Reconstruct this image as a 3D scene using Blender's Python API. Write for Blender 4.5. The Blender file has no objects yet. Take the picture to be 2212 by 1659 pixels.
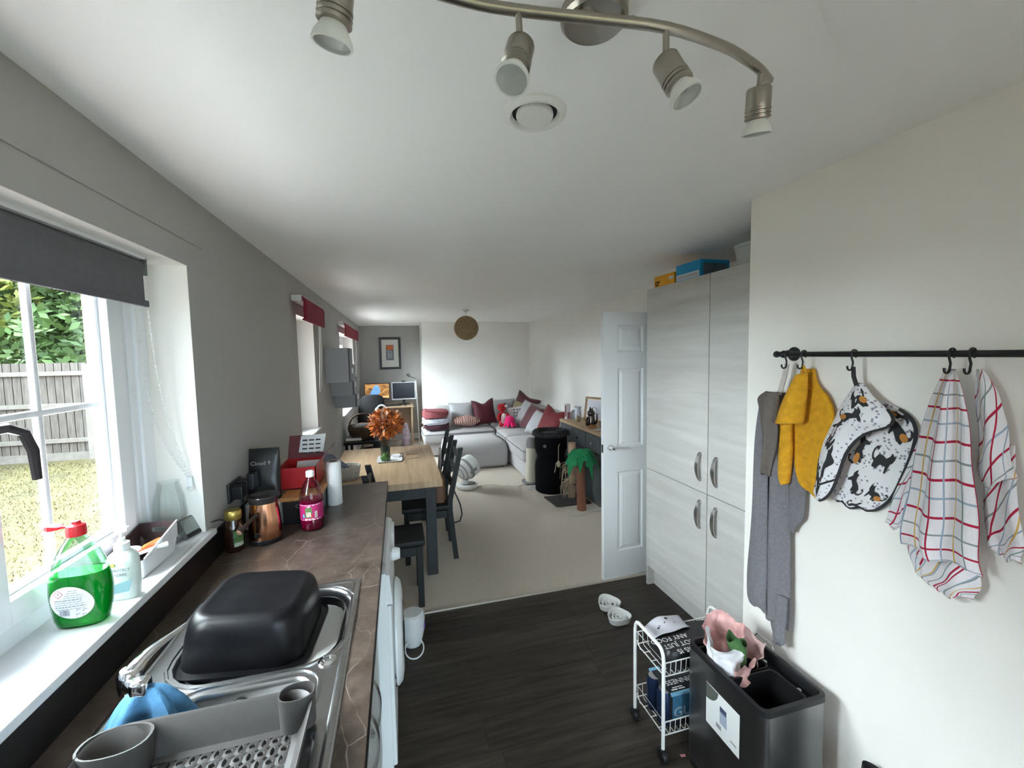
import bpy, bmesh, math, random
from mathutils import Matrix, Vector, noise as mnoise
R = math.radians
PI = math.pi
random.seed(7)
scene = bpy.context.scene
COL = scene.collection

# ------------------------------------------------------------------ camera
cam_d = bpy.data.cameras.new('camera')
cam = bpy.data.objects.new('camera', cam_d)
COL.objects.link(cam)
scene.camera = cam
FPX = 905.0
cam_d.sensor_fit = 'HORIZONTAL'
cam_d.sensor_width = 36.0
cam_d.lens = FPX / 2212.0 * 36.0
cam_d.clip_start = 0.02
cam_d.clip_end = 200
_y, _p, _r = 0.2640, 0.0708, -0.0190
_f = Vector((math.sin(_y) * math.cos(_p), math.cos(_y) * math.cos(_p), -math.sin(_p)))
_rt = Vector((math.cos(_y), -math.sin(_y), 0))
_up = _rt.cross(_f)
_r2 = math.cos(_r) * _rt + math.sin(_r) * _up
_u2 = -math.sin(_r) * _rt + math.cos(_r) * _up
_m = Matrix((_r2, _u2, -_f)).transposed().to_4x4()
_m.translation = Vector((0, 0, 1.70))
cam.matrix_world = _m

# ------------------------------------------------------------------ sky and exposure
world = bpy.data.worlds.new('overcast_sky')
scene.world = world
world.use_nodes = True
wn = world.node_tree
wn.nodes['Background'].inputs['Color'].default_value = (0.68, 0.85, 1.0, 1)
wn.nodes['Background'].inputs['Strength'].default_value = 3.2
sun_d = bpy.data.lights.new('hazy_daylight', 'SUN')
sun_d.energy = 26.0
sun_d.angle = R(110)
sun_d.color = (.88, .95, 1.0)
sun = bpy.data.objects.new('hazy_daylight', sun_d)
COL.objects.link(sun)
sun.rotation_euler = Vector((.93, .04, -.25)).to_track_quat('-Z', 'Y').to_euler()
vs = scene.view_settings
vs.view_transform = 'Standard'
vs.look = 'None'
vs.exposure = 1.87
vs.gamma = 1.0
vs.use_curve_mapping = False
scene.cycles.max_bounces = 14
scene.cycles.diffuse_bounces = 8
scene.cycles.transparent_max_bounces = 16
scene.cycles.sample_clamp_indirect = 6.0
# daylight sampling aids in the three window openings (portals emit nothing themselves)
for _n, _y0, _y1, _z0, _z1 in (('a', .56, 1.80, 1.05, 2.04), ('b', 3.55, 4.15, 1.06, 2.03), ('c', 5.95, 7.73, .93, 2.03)):
    _l = bpy.data.lights.new('daylight_portal', 'AREA')
    _l.shape = 'RECTANGLE'
    _l.size = _z1 - _z0
    _l.size_y = _y1 - _y0
    _l.cycles.is_portal = True
    _o = bpy.data.objects.new('daylight_portal', _l)
    COL.objects.link(_o)
    _o.location = (-.96, (_y0 + _y1) / 2, (_z0 + _z1) / 2)
    _o.rotation_euler = (0, -PI / 2, 0)

_l = bpy.data.lights.new('daylight_portal', 'AREA')
_l.shape = 'RECTANGLE'
_l.size = 1.80
_l.size_y = 2.05
_l.cycles.is_portal = True
_o = bpy.data.objects.new('daylight_portal', _l)
COL.objects.link(_o)
_o.location = (.45, -1.40, 1.04)
_o.rotation_euler = (PI / 2, 0, 0)

# ------------------------------------------------------------------ materials
MATS = {}
def nmat(name, col, rough=.6, metal=0.0, var=0.0, vscale=8.0, bump=0.0, bscale=60.0, trans=0.0, ior=1.45, spec=.5, emit=None, alpha=1.0, sheen=0.0, stretch=None, coat=0.0, detail=4.0):
    """plain procedural material: colour with noise variation and fine relief"""
    if name in MATS:
        return MATS[name]
    m = bpy.data.materials.new(name)
    m.use_nodes = True
    nt = m.node_tree
    b = nt.nodes['Principled BSDF']
    b.inputs['Base Color'].default_value = (*col, 1)
    b.inputs['Roughness'].default_value = rough
    b.inputs['Metallic'].default_value = metal
    b.inputs['IOR'].default_value = ior
    b.inputs['Specular IOR Level'].default_value = spec
    if trans:
        b.inputs['Transmission Weight'].default_value = trans
    if sheen:
        b.inputs['Sheen Weight'].default_value = sheen
    if coat:
        b.inputs['Coat Weight'].default_value = coat
    if alpha < 1:
        b.inputs['Alpha'].default_value = alpha
    if emit:
        b.inputs['Emission Color'].default_value = (*emit[:3], 1)
        b.inputs['Emission Strength'].default_value = emit[3]
    tc = nt.nodes.new('ShaderNodeTexCoord')
    mp = nt.nodes.new('ShaderNodeMapping')
    nt.links.new(tc.outputs['Object'], mp.inputs['Vector'])
    if stretch:
        mp.inputs['Scale'].default_value = stretch
    if var:
        n = nt.nodes.new('ShaderNodeTexNoise')
        n.inputs['Scale'].default_value = vscale
        n.inputs['Detail'].default_value = detail
        nt.links.new(mp.outputs[0], n.inputs['Vector'])
        r = nt.nodes.new('ShaderNodeValToRGB')
        r.color_ramp.elements[0].position = .3
        r.color_ramp.elements[1].position = .7
        r.color_ramp.elements[0].color = (*[max(0, c * (1 - var)) for c in col], 1)
        r.color_ramp.elements[1].color = (*[min(1, c * (1 + var)) for c in col], 1)
        nt.links.new(n.outputs['Fac'], r.inputs['Fac'])
        nt.links.new(r.outputs['Color'], b.inputs['Base Color'])
    if bump:
        n2 = nt.nodes.new('ShaderNodeTexNoise')
        n2.inputs['Scale'].default_value = bscale
        n2.inputs['Detail'].default_value = 3
        nt.links.new(mp.outputs[0], n2.inputs['Vector'])
        bp = nt.nodes.new('ShaderNodeBump')
        bp.inputs['Strength'].default_value = bump
        bp.inputs['Distance'].default_value = .004
        nt.links.new(n2.outputs['Fac'], bp.inputs['Height'])
        nt.links.new(bp.outputs['Normal'], b.inputs['Normal'])
    MATS[name] = m
    return m

def clear_mat(name, tint=(.97, .985, .98), refl=.10):
    """thin clear sheet: see-through with a fresnel reflection"""
    if name in MATS:
        return MATS[name]
    m = bpy.data.materials.new(name)
    m.use_nodes = True
    nt = m.node_tree
    for n in list(nt.nodes):
        if n.type == 'BSDF_PRINCIPLED':
            nt.nodes.remove(n)
    t = nt.nodes.new('ShaderNodeBsdfTransparent')
    t.inputs['Color'].default_value = (*tint, 1)
    g = nt.nodes.new('ShaderNodeBsdfGlossy')
    g.inputs['Roughness'].default_value = .03
    lw = nt.nodes.new('ShaderNodeLayerWeight')
    lw.inputs['Blend'].default_value = .35
    mu = nt.nodes.new('ShaderNodeMath')
    mu.operation = 'MULTIPLY'
    mu.inputs[1].default_value = refl * 2.2
    mx = nt.nodes.new('ShaderNodeMixShader')
    nt.links.new(lw.outputs['Fresnel'], mu.inputs[0])
    nt.links.new(mu.outputs[0], mx.inputs['Fac'])
    nt.links.new(t.outputs[0], mx.inputs[1])
    nt.links.new(g.outputs[0], mx.inputs[2])
    nt.links.new(mx.outputs[0], nt.nodes['Material Output'].inputs['Surface'])
    MATS[name] = m
    return m

# ------------------------------------------------------------------ mesh helpers
def rrect(x0, x1, y0, y1, r, n=5):
    pts = []
    for cx, cy, a in ((x1 - r, y1 - r, 0), (x0 + r, y1 - r, 90), (x0 + r, y0 + r, 180), (x1 - r, y0 + r, 270)):
        for i in range(n + 1):
            t = R(a + 90 * i / n)
            pts.append((cx + r * math.cos(t), cy + r * math.sin(t)))
    return pts

def ell(cx, cy, rx, ry, n=20, e=2.0):
    o = []
    for i in range(n):
        t = 2 * PI * i / n
        c, s = math.cos(t), math.sin(t)
        o.append((cx + rx * math.copysign(abs(c) ** (2 / e), c), cy + ry * math.copysign(abs(s) ** (2 / e), s)))
    return o

class MB:
    def __init__(self):
        self.v = []
        self.f = []
        self.uv = None
        self.bevelled = False
    def add(self, vs, fs):
        o = len(self.v)
        self.v += [tuple(p) for p in vs]
        self.f += [tuple(i + o for i in f) for f in fs]
        return self
    def box(self, x0, x1, y0, y1, z0, z1, bev=0.0, M=None, seg=2):
        if bev > 0:
            bm = bmesh.new()
            bmesh.ops.create_cube(bm, size=1)
            for v in bm.verts:
                v.co = Vector((x0 + (v.co.x + .5) * (x1 - x0), y0 + (v.co.y + .5) * (y1 - y0), z0 + (v.co.z + .5) * (z1 - z0)))
            bmesh.ops.bevel(bm, geom=bm.edges[:], offset=bev, segments=seg, profile=.5, affect='EDGES')
            self.bm(bm, M)
            self.bevelled = True
            return self
        vs = [(x, y, z) for z in (z0, z1) for y in (y0, y1) for x in (x0, x1)]
        if M is not None:
            vs = [M @ Vector(p) for p in vs]
        return self.add(vs, [(0, 2, 3, 1), (4, 5, 7, 6), (0, 1, 5, 4), (2, 6, 7, 3), (0, 4, 6, 2), (1, 3, 7, 5)])
    def bm(self, bm, M=None):
        bm.verts.index_update()
        vs = [(M @ v.co) if M is not None else v.co.copy() for v in bm.verts]
        self.add(vs, [tuple(v.index for v in f.verts) for f in bm.faces])
        bm.free()
        return self
    def loops(self, lps, cap0=True, cap1=True, closed=True, M=None):
        n = len(lps[0])
        vs = []
        for l in lps:
            vs += [(M @ Vector(p)) if M is not None else p for p in l]
        fs = []
        for k in range(len(lps) - 1):
            for i in range(n if closed else n - 1):
                j = (i + 1) % n
                fs.append((k * n + i, k * n + j, (k + 1) * n + j, (k + 1) * n + i))
        if cap0:
            fs.append(tuple(reversed(range(n))))
        if cap1:
            fs.append(tuple((len(lps) - 1) * n + i for i in range(n)))
        return self.add(vs, fs)
    def lathe(self, prof, c=(0, 0, 0), n=20, cap0=True, cap1=True, M=None, sx=1, sy=1):
        lps = [[(c[0] + r * sx * math.cos(2 * PI * i / n), c[1] + r * sy * math.sin(2 * PI * i / n), c[2] + z) for i in range(n)] for r, z in prof]
        return self.loops(lps, cap0, cap1, M=M)
    def tube(self, pts, r, n=8, cap=True, closed=False, flat=1.0):
        P = [Vector(p) for p in pts]
        rs = r if isinstance(r, (list, tuple)) else [r] * len(P)
        lps = []
        prev = None
        for i, p in enumerate(P):
            if closed:
                t = P[(i + 1) % len(P)] - P[i - 1]
            else:
                t = P[min(i + 1, len(P) - 1)] - P[max(i - 1, 0)]
            t.normalize()
            if prev is None:
                a = Vector((0, 0, 1)) if abs(t.z) < .9 else Vector((1, 0, 0))
                u = t.cross(a).normalized()
            else:
                u = prev - t * prev.dot(t)
                u.normalize()
            w = t.cross(u)
            prev = u
            lps.append([tuple(p + rs[i] * (math.cos(2 * PI * k / n) * u + flat * math.sin(2 * PI * k / n) * w)) for k in range(n)])
        if closed:
            lps.append(lps[0])
            return self.loops(lps, False, False)
        return self.loops(lps, cap, cap)
    def prism(self, poly, z0, z1, M=None):
        return self.loops([[(x, y, z0) for x, y in poly], [(x, y, z1) for x, y in poly]], M=M)
    def ball(self, c, rx, ry=None, rz=None, n=14, m=9, M=None):
        ry = rx if ry is None else ry
        rz = rx if rz is None else rz
        lps = []
        for k in range(m + 1):
            a = -PI / 2 + PI * k / m
            rr = max(math.cos(a), .02)
            lps.append([(c[0] + rx * rr * math.cos(2 * PI * i / n), c[1] + ry * rr * math.sin(2 * PI * i / n), c[2] + rz * math.sin(a)) for i in range(n)])
        return self.loops(lps, M=M)
    def grid(self, fn, nu, nv, uv=True):
        vs = []
        U = []
        for j in range(nv + 1):
            for i in range(nu + 1):
                u, v = i / nu, j / nv
                vs.append(tuple(fn(u, v)))
                U.append((u, v))
        fs = [(j * (nu + 1) + i, j * (nu + 1) + i + 1, (j + 1) * (nu + 1) + i + 1, (j + 1) * (nu + 1) + i) for j in range(nv) for i in range(nu)]
        if uv:
            if self.uv is None:
                self.uv = [(0, 0)] * len(self.v)
            self.uv += U
        return self.add(vs, fs)

WM = {}
def mesh_from(name, mb, mat, sharp=35):
    me = bpy.data.meshes.new(name)
    me.from_pydata(mb.v, [], mb.f)
    if mb.uv is not None:
        uvs = list(mb.uv) + [(0, 0)] * (len(mb.v) - len(mb.uv))
        ul = me.uv_layers.new(name='UVMap')
        for lp in me.loops:
            ul.data[lp.index].uv = uvs[lp.vertex_index]
    bm = bmesh.new()
    bm.from_mesh(me)
    if mb.uv is None:
        bmesh.ops.recalc_face_normals(bm, faces=bm.faces[:])
    a = R(sharp)
    for f in bm.faces:
        f.smooth = True
    for e in bm.edges:
        if len(e.link_faces) == 2 and e.calc_face_angle(0) > a:
            e.smooth = False
    bm.to_mesh(me)
    bm.free()
    me.validate()
    if mat is not None:
        me.materials.append(mat)
    return me

def obj(name, mb, mat, parent=None, sharp=35, label=None, solid=0.0, soff=0.0, sub=0):
    """mesh given in world coordinates; becomes a part of parent, or a thing with its origin at its base"""
    if parent is not None:
        inv = WM[parent.name].inverted()
        W = WM[parent.name]
        loc = None
    else:
        xs = [p[0] for p in mb.v]
        ys = [p[1] for p in mb.v]
        zs = [p[2] for p in mb.v]
        loc = Vector(((min(xs) + max(xs)) / 2, (min(ys) + max(ys)) / 2, min(zs)))
        W = Matrix.Translation(loc)
        inv = W.inverted()
    mb.v = [tuple(inv @ Vector(p)) for p in mb.v]
    o = bpy.data.objects.new(name, mesh_from(name, mb, mat, sharp))
    COL.objects.link(o)
    if parent is not None:
        o.parent = parent
    else:
        o.location = loc
    WM[o.name] = W
    if label:
        o['label'] = label
    if mb.bevelled:
        md = o.modifiers.new('even_shading', 'WEIGHTED_NORMAL')
        md.keep_sharp = True
    if solid:
        md = o.modifiers.new('thickness', 'SOLIDIFY')
        md.thickness = solid
        md.offset = soff
    if sub:
        md = o.modifiers.new('smooth', 'SUBSURF')
        md.levels = sub
        md.render_levels = sub
    return o

def tag(o, label, cat, group=None):
    o['label'] = label
    o['category'] = cat
    if group:
        o['group'] = group
    return o

def thing(name, label, cat, loc=(0, 0, 0), rz=0.0, group=None):
    o = bpy.data.objects.new(name, None)
    COL.objects.link(o)
    o.location = loc
    o.rotation_euler = (0, 0, rz)
    o.empty_display_size = .05
    WM[o.name] = Matrix.Translation(Vector(loc)) @ Matrix.Rotation(rz, 4, 'Z')
    return tag(o, label, cat, group)

def struct(name, mb, mat, parent=None, **k):
    o = obj(name, mb, mat, parent, **k)
    if parent is None:
        o['kind'] = 'structure'
    return o

def frame_m(o, u, v):
    """matrix with local x along u, local y along v, local z out of the surface"""
    u = Vector(u).normalized()
    v = Vector(v).normalized()
    w = u.cross(v)
    m = Matrix((u, v, w)).transposed().to_4x4()
    m.translation = Vector(o)
    return m

def text(body, size, o, u, v, mat, parent, name='lettering', align='LEFT', ext=.0003, spacing=1.0, sx=1.0):
    c = bpy.data.curves.new(name, 'FONT')
    c.body = body
    c.size = size
    c.align_x = align
    c.extrude = ext
    c.space_character = spacing
    c.resolution_u = 3
    c.materials.append(mat)
    tmp = bpy.data.objects.new('tmp_text', c)
    COL.objects.link(tmp)
    me = bpy.data.meshes.new_from_object(tmp.evaluated_get(bpy.context.evaluated_depsgraph_get()))
    bpy.data.objects.remove(tmp)
    bpy.data.curves.remove(c)
    me.name = name
    me.materials.clear()
    me.materials.append(mat)
    t = bpy.data.objects.new(name, me)
    COL.objects.link(t)
    t.parent = parent
    t.matrix_local = WM[parent.name].inverted() @ frame_m(o, u, v) @ Matrix.Diagonal((sx, 1, 1, 1))
    WM[t.name] = WM[parent.name]
    return t

def copy_tree(o, parent=None):
    c = o.copy()
    COL.objects.link(c)
    c.parent = parent
    for ch in o.children:
        copy_tree(ch, c)
    return c

# ------------------------------------------------------------------ common materials
paint = nmat('wall_paint', (.87, .845, .79), .75, var=.02, vscale=3, bump=.08, bscale=220)
ceil_m = nmat('ceiling_paint', (.92, .92, .91), .85, var=.015, vscale=2, bump=.06, bscale=200)
white_gloss = nmat('white_gloss_paint', (.83, .84, .85), .35)
upvc = nmat('white_upvc', (.82, .84, .87), .3)
chrome = nmat('chrome', (.82, .83, .85), .08, 1.0)
steel = nmat('brushed_steel', (.50, .50, .50), .27, 1.0, var=.08, vscale=40, stretch=(1, 12, 1))
nickel = nmat('satin_nickel', (.40, .37, .32), .3, 1.0, var=.06, vscale=30)
black_m = nmat('black_metal', (.012, .012, .013), .45)
black_p = nmat('black_plastic', (.012, .012, .014), .35)
white_p = nmat('white_plastic', (.78, .79, .79), .35)
glass_m = clear_mat('window_glass', (.97, .985, .98), .010)
# ================================================================== the setting
XL, XR, ZC = -.735, 1.43, 2.315
XG = -.885            # inner face of the window frames
W1 = (.56, 1.82, 1.02, 2.048)
W2 = (3.52, 4.18, 1.035, 2.036)
W3 = (5.93, 7.62, .90, 2.036)

def plank_mat():
    m = bpy.data.materials.new('dark_vinyl_plank')
    m.use_nodes = True
    nt = m.node_tree
    b = nt.nodes['Principled BSDF']
    b.inputs['Roughness'].default_value = .42
    b.inputs['Specular IOR Level'].default_value = .25
    oi = nt.nodes.new('ShaderNodeObjectInfo')
    tc = nt.nodes.new('ShaderNodeTexCoord')
    mp = nt.nodes.new('ShaderNodeMapping')
    mp.inputs['Scale'].default_value = (1.2, 14, 1)
    ad = nt.nodes.new('ShaderNodeVectorMath')
    ad.operation = 'ADD'
    sc_ = nt.nodes.new('ShaderNodeVectorMath')
    sc_.operation = 'SCALE'
    sc_.inputs['Scale'].default_value = 40
    cb = nt.nodes.new('ShaderNodeCombineXYZ')
    nt.links.new(oi.outputs['Random'], cb.inputs[0])
    nt.links.new(oi.outputs['Random'], cb.inputs[1])
    nt.links.new(cb.outputs[0], sc_.inputs[0])
    nt.links.new(tc.outputs['Object'], ad.inputs[0])
    nt.links.new(sc_.outputs[0], ad.inputs[1])
    nt.links.new(ad.outputs[0], mp.inputs['Vector'])
    n = nt.nodes.new('ShaderNodeTexNoise')
    n.inputs['Scale'].default_value = 2.2
    n.inputs['Detail'].default_value = 7
    n.inputs['Roughness'].default_value = .6
    nt.links.new(mp.outputs[0], n.inputs['Vector'])
    r = nt.nodes.new('ShaderNodeValToRGB')
    r.color_ramp.elements[0].position = .28
    r.color_ramp.elements[0].color = (.020, .0150, .0112, 1)
    r.color_ramp.elements[1].position = .75
    r.color_ramp.elements[1].color = (.072, .0585, .0465, 1)
    nt.links.new(n.outputs['Fac'], r.inputs['Fac'])
    hs = nt.nodes.new('ShaderNodeHueSaturation')
    mr = nt.nodes.new('ShaderNodeMapRange')
    mr.inputs['To Min'].default_value = .72
    mr.inputs['To Max'].default_value = 1.25
    nt.links.new(oi.outputs['Random'], mr.inputs['Value'])
    nt.links.new(mr.outputs[0], hs.inputs['Value'])
    nt.links.new(r.outputs[0], hs.inputs['Color'])
    nt.links.new(hs.outputs[0], b.inputs['Base Color'])
    return m
plank_m = plank_mat()

mb = MB().box(XL - .02, 2.40, -1.32, 2.722, -.06, -.003)
floor = struct('floor', mb, nmat('floor_joint', (.015, .012, .010), .8))
rng = random.Random(3)
PW = .19
shared = {}
k = 0
yy = 2.722
rows = []
y0 = 2.035 + PW * 3
while y0 > -1.30:
    rows.append((max(y0, -1.31), min(y0 + PW, 2.722)))
    y0 -= PW
for (ya, yb) in rows:
    x = XL - rng.uniform(.1, 1.1)
    while x < 2.38:
        x0, x1 = max(x, XL), min(x + 1.22, 2.39)
        if x1 - x0 > .02 and x1 > XL:
            key = (round(x1 - x0, 3), round(yb - ya, 3))
            if key not in shared:
                m_ = MB().box(-(x1 - x0) / 2 + .0008, (x1 - x0) / 2 - .0008, -(yb - ya) / 2 + .0008, (yb - ya) / 2 - .0008, -.003, 0)
                shared[key] = mesh_from('plank', m_, plank_m)
            o = bpy.data.objects.new('plank', shared[key])
            COL.objects.link(o)
            o.parent = floor
            o.matrix_local = WM[floor.name].inverted() @ Matrix.Translation(((x0 + x1) / 2, (ya + yb) / 2, 0))
        x += 1.22

carpet_m = nmat('beige_carpet', (.60, .52, .43), .95, var=.14, vscale=220, bump=.9, bscale=420, sheen=.2, detail=2)
struct('floor_carpet', MB().box(XL - .02, 2.62, 2.735, 8.95, -.06, .006), carpet_m)
struct('trim_1', MB().box(XL, 2.30, 2.716, 2.742, -.01, .010, bev=.003), nmat('threshold_strip', (.52, .47, .40), .4, .3))
struct('ceiling', MB().box(-1.05, 2.7, -1.4, 9.0, ZC, ZC + .12), ceil_m)

paint_v = nmat('living_wall_paint', (.90, .885, .85), .75, var=.02, vscale=3, bump=.08, bscale=220)
paint_l = nmat('left_wall_shade_paint', (.40, .39, .37), .75, var=.02, vscale=3, bump=.08, bscale=220)  # darker copy of the wall paint, imitating low light on these walls
def wall_with_holes(holes, x0, x1, ya, yb, zt):
    mb = MB()
    y = ya
    for (h0, h1, z0, z1) in holes:
        mb.box(x0, x1, y, h0, -.06, zt)
        mb.box(x0, x1, h0, h1, -.06, z0)
        mb.box(x0, x1, h0, h1, z1, zt)
        y = h1
    mb.box(x0, x1, y, yb, -.06, zt)
    return mb
wl = struct('wall_left', wall_with_holes((W1, W2, W3), XG - .005, XL, -1.32, 8.95, ZC + .02), paint_l)
outer = wall_with_holes([(a + .05, b - .05, c + .02, d - .04) for a, b, c, d in (W1, W2, W3)], -1.03, XG - .005, -1.32, 8.95, ZC + .10)
obj('outer_brickwork', outer, nmat('brick_outside', (.42, .20, .13), .9, var=.3, vscale=15), wl)
obj('plaster_ridge', MB().box(XL - .002, XL + .005, .3, 1.96, 2.137, 2.147, bev=.002), paint_l, wl)
struct('wall_right', MB().box(XR, 2.45, -1.32, 1.452, -.06, ZC + .02), paint)
struct('wall_cupboard_side', MB().box(2.285, 2.62, 1.452, 3.88, -.06, ZC + .02), paint_v)
struct('wall_living_right', MB().box(2.49, 2.62, 3.88, 7.86, -.06, ZC + .02), paint_v)
struct('wall_far', MB().box(.44, 2.62, 7.86, 8.95, -.06, ZC + .02), paint_v)
struct('wall_alcove', MB().box(XL - .1, .44, 8.80, 8.95, -.06, ZC + .02), paint_l)
struct('wall_back', MB().box(-1.03, -.45, -1.42, -1.32, -.06, ZC + .02).box(1.35, 2.45, -1.42, -1.32, -.06, ZC + .02).box(-.45, 1.35, -1.42, -1.32, 2.08, ZC + .02), paint)
# glazed garden doors behind the camera
gd2 = bpy.data.objects.new('door_2', None)
COL.objects.link(gd2)
gd2.location = (.45, -1.37, 0)
WM[gd2.name] = Matrix.Translation(gd2.location)
gd2['kind'] = 'structure'
gd2['label'] = 'white glazed double garden doors'
for xa, xb in ((-.45, .445), (.455, 1.35)):
    fr2 = MB().box(xa, xa + .07, -1.40, -1.35, 0, 2.08).box(xb - .07, xb, -1.40, -1.35, 0, 2.08).box(xa + .0705, xb - .0705, -1.40, -1.35, 0, .12).box(xa + .0705, xb - .0705, -1.40, -1.35, 2.0, 2.08)
    fo = obj('leaf_frame', fr2, upvc, gd2)
    obj('pane', MB().box(xa + .07, xb - .07, -1.377, -1.373, .12, 2.0), glass_m, fo)
bb = nmat('skirting_paint', (.80, .80, .79), .4)
struct('baseboard_right', MB().box(XR - .014, XR, -1.32, 1.452, 0, .11, bev=.004), bb)
struct('baseboard_living_right', MB().box(2.476, 2.49, 3.90, 7.86, .006, .12, bev=.004), bb)
struct('baseboard_far', MB().box(.44, 2.476, 7.846, 7.86, .006, .12, bev=.004), bb)
struct('baseboard_alcove', MB().box(XL + .014, .44, 8.786, 8.80, .006, .12, bev=.004), bb)
struct('baseboard_left', MB().box(XL, XL + .014, 2.76, 8.80, .006, .12, bev=.004), bb)

struct('wall_sun_block', MB().box(-1.40, -.78, -6.0, -1.43, -.15, 3.0), nmat('brick_outside', (.42, .20, .13), .9, var=.3, vscale=15))  # unseen house wing, added only to stop sun reaching the back doors
# ------------------------------------------------------------------ windows
def lining(Wd):
    y0, y1, z0, z1 = Wd
    mb = MB()
    t_ = .0022
    mb.box(XG, XL - .0006, y0, y0 + t_, z0, z1 - t_)
    mb.box(XG, XL - .0006, y1 - t_, y1, z0, z1 - t_)
    mb.box(XG, XL - .0006, y0, y1, z1 - t_, z1)
    obj('reveal_lining', mb, paint, wl, label='white plaster reveal')
for w_ in (W1, W2, W3):
    lining(w_)
def window(name, label, Wd, panes, bars_y, bar_z, handle=None, sillx=.025, horn=.03, sill_w=.025):
    y0, y1, z0, z1 = Wd
    e = bpy.data.objects.new(name, None)
    COL.objects.link(e)
    e.location = (XG, (y0 + y1) / 2, z0)
    WM[e.name] = Matrix.Translation(e.location)
    e['kind'] = 'structure'
    e['label'] = label
    xi, xo = XG, XG - .06
    fw = .075
    mb = MB()
    mb.box(xo, xi, y0, y0 + fw, z0 + .02, z1, bev=.006)
    mb.box(xo, xi, y1 - .152, y1, z0 + .02, z1, bev=.006)
    mb.box(xo + .001, xi - .0012, y0 + .01, y1 - .01, z1 - fw, z1 - .001, bev=.006)
    mb.box(xo + .001, xi - .0012, y0 + .01, y1 - .01, z0 + .021, z0 + .02 + .055, bev=.006)
    for a, b in zip(panes[:-1], panes[1:]):
        mb.box(xo + .0015, xi - .0022, a[1] - .002, b[0] + .002, z0 + .022, z1 - .002, bev=.004)
    obj('window_frame', mb, upvc, e)
    for (a, b) in panes:
        sz0, sz1 = z0 + .078, z1 - fw - .003
        sw = .062
        s = MB()
        xs0, xs1 = XG - .036, XG + .016
        s.box(xs0, xs1, a, a + sw, sz0, sz1, bev=.007)
        s.box(xs0, xs1, b - sw, b, sz0, sz1, bev=.007)
        s.box(xs0 + .001, xs1 - .0012, a + .005, b - .005, sz0 + .001, sz0 + sw, bev=.007)
        s.box(xs0 + .001, xs1 - .0012, a + .005, b - .005, sz1 - sw, sz1 - .001, bev=.007)
        gb = .014
        s.box(XG - .035, XG - .008, a + sw, a + sw + gb, sz0 + sw, sz1 - sw, bev=.004)
        s.box(XG - .035, XG - .008, b - sw - gb, b - sw, sz0 + sw, sz1 - sw, bev=.004)
        s.box(XG - .034, XG - .009, a + sw + .003, b - sw - .003, sz0 + sw, sz0 + sw + gb - .001, bev=.004)
        so = obj('sash', s, upvc, e)
        for yb_ in bars_y:
            yc = a + (b - a) * yb_
            obj('glazing_bar', MB().box(XG - .036, XG - .020, yc - .009, yc + .009, sz0 + sw, sz1 - sw, bev=.005), upvc, so)
        if bar_z:
            obj('glazing_bar', MB().box(XG - .035, XG - .019, a + sw, b - sw, bar_z - .009, bar_z + .009, bev=.005), upvc, so)
        obj('pane', MB().box(XG - .032, XG - .028, a + sw - .005, b - sw + .005, sz0 + sw - .005, sz1 - sw + .005), glass_m, so)
    def sp_(ins):
        return [(XG - .01, y0 + .001), (XL + .001, y0 + .001), (XL + .001, y0 - horn + ins), (XL + sillx - ins, y0 - horn + ins), (XL + sillx - ins, y1 + horn - ins), (XL + .001, y1 + horn - ins), (XL + .001, y1 - .001), (XG - .01, y1 - .001)]
    gk = MB()
    for (a, b) in panes:
        gk.box(XG - .012, XG + .004, b + .0002, b + .0028, z0 + .08, z1 - fw)
        gk.box(XG - .012, XG + .004, a - .0028, a - .0002, z0 + .08, z1 - fw)
    obj('gasket', gk, nmat('rubber_gasket', (.02, .015, .02), .7), e)
    fl2 = MB().box(XG - .002, XG + .007, y1 - .115, y1 - .098, z0 + .03, z1 - .01, bev=.003).box(XG - .002, XG + .010, y1 - .070, y1 - .002, z0 + .03, z1 - .01, bev=.003)
    obj('frame_moulding', fl2, upvc, e)
    s = MB().loops([[(x, y, zz) for x, y in sp_(i_)] for i_, zz in ((.003, z0), (0, z0 + .004), (0, z0 + .019), (.002, z0 + .0235), (.006, z0 + .025))])
    obj('window_sill', s, nmat('sill_gloss', (.66, .67, .68), .22), e)
    return e
win = window('window_1', 'white two-sash kitchen window with glazing bars', W1, ((.64, 1.10), (1.125, 1.665)), (.455,), 1.570)
# dark lever handle on the opening sash
hm = nmat('dark_handle', (.045, .038, .042), .35, .5)
hb = MB().box(XG + .014, XG + .026, 1.140, 1.165, 1.50, 1.62, bev=.004)
hb.tube([(XG + .03, 1.152, 1.555), (XG + .055, 1.165, 1.560), (XG + .062, 1.195, 1.545), (XG + .062, 1.215, 1.50), (XG + .060, 1.222, 1.43)], [.012, .012, .011, .011, .009], 8)
obj('handle', hb, hm, win)
window('window_2', 'white window beside the dining table', W2, ((3.598, 4.025),), (.5,), 1.55)
window('window_3', 'white window beside the desk', W3, ((6.01, 6.78), (6.805, 7.465)), (.5,), 1.55)

# ------------------------------------------------------------------ garden
lawn_m = nmat('lawn_grass', (.070, .058, .019), .95, var=.35, vscale=2.2, bump=1.0, bscale=90)
struct('ground', MB().box(-40, -1.03, -20, 40, -.35, -.15).box(-1.03, 40, -20, -1.42, -.35, -.15), lawn_m)
struct('ground_bounce', MB().box(-2.85, -1.03, -1.425, 12, -.16, -.135), nmat('bounce_paving', (.62, .59, .54), .9, var=.12, vscale=4))  # unseen pale paving, added to bounce daylight up onto the ceiling
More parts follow.
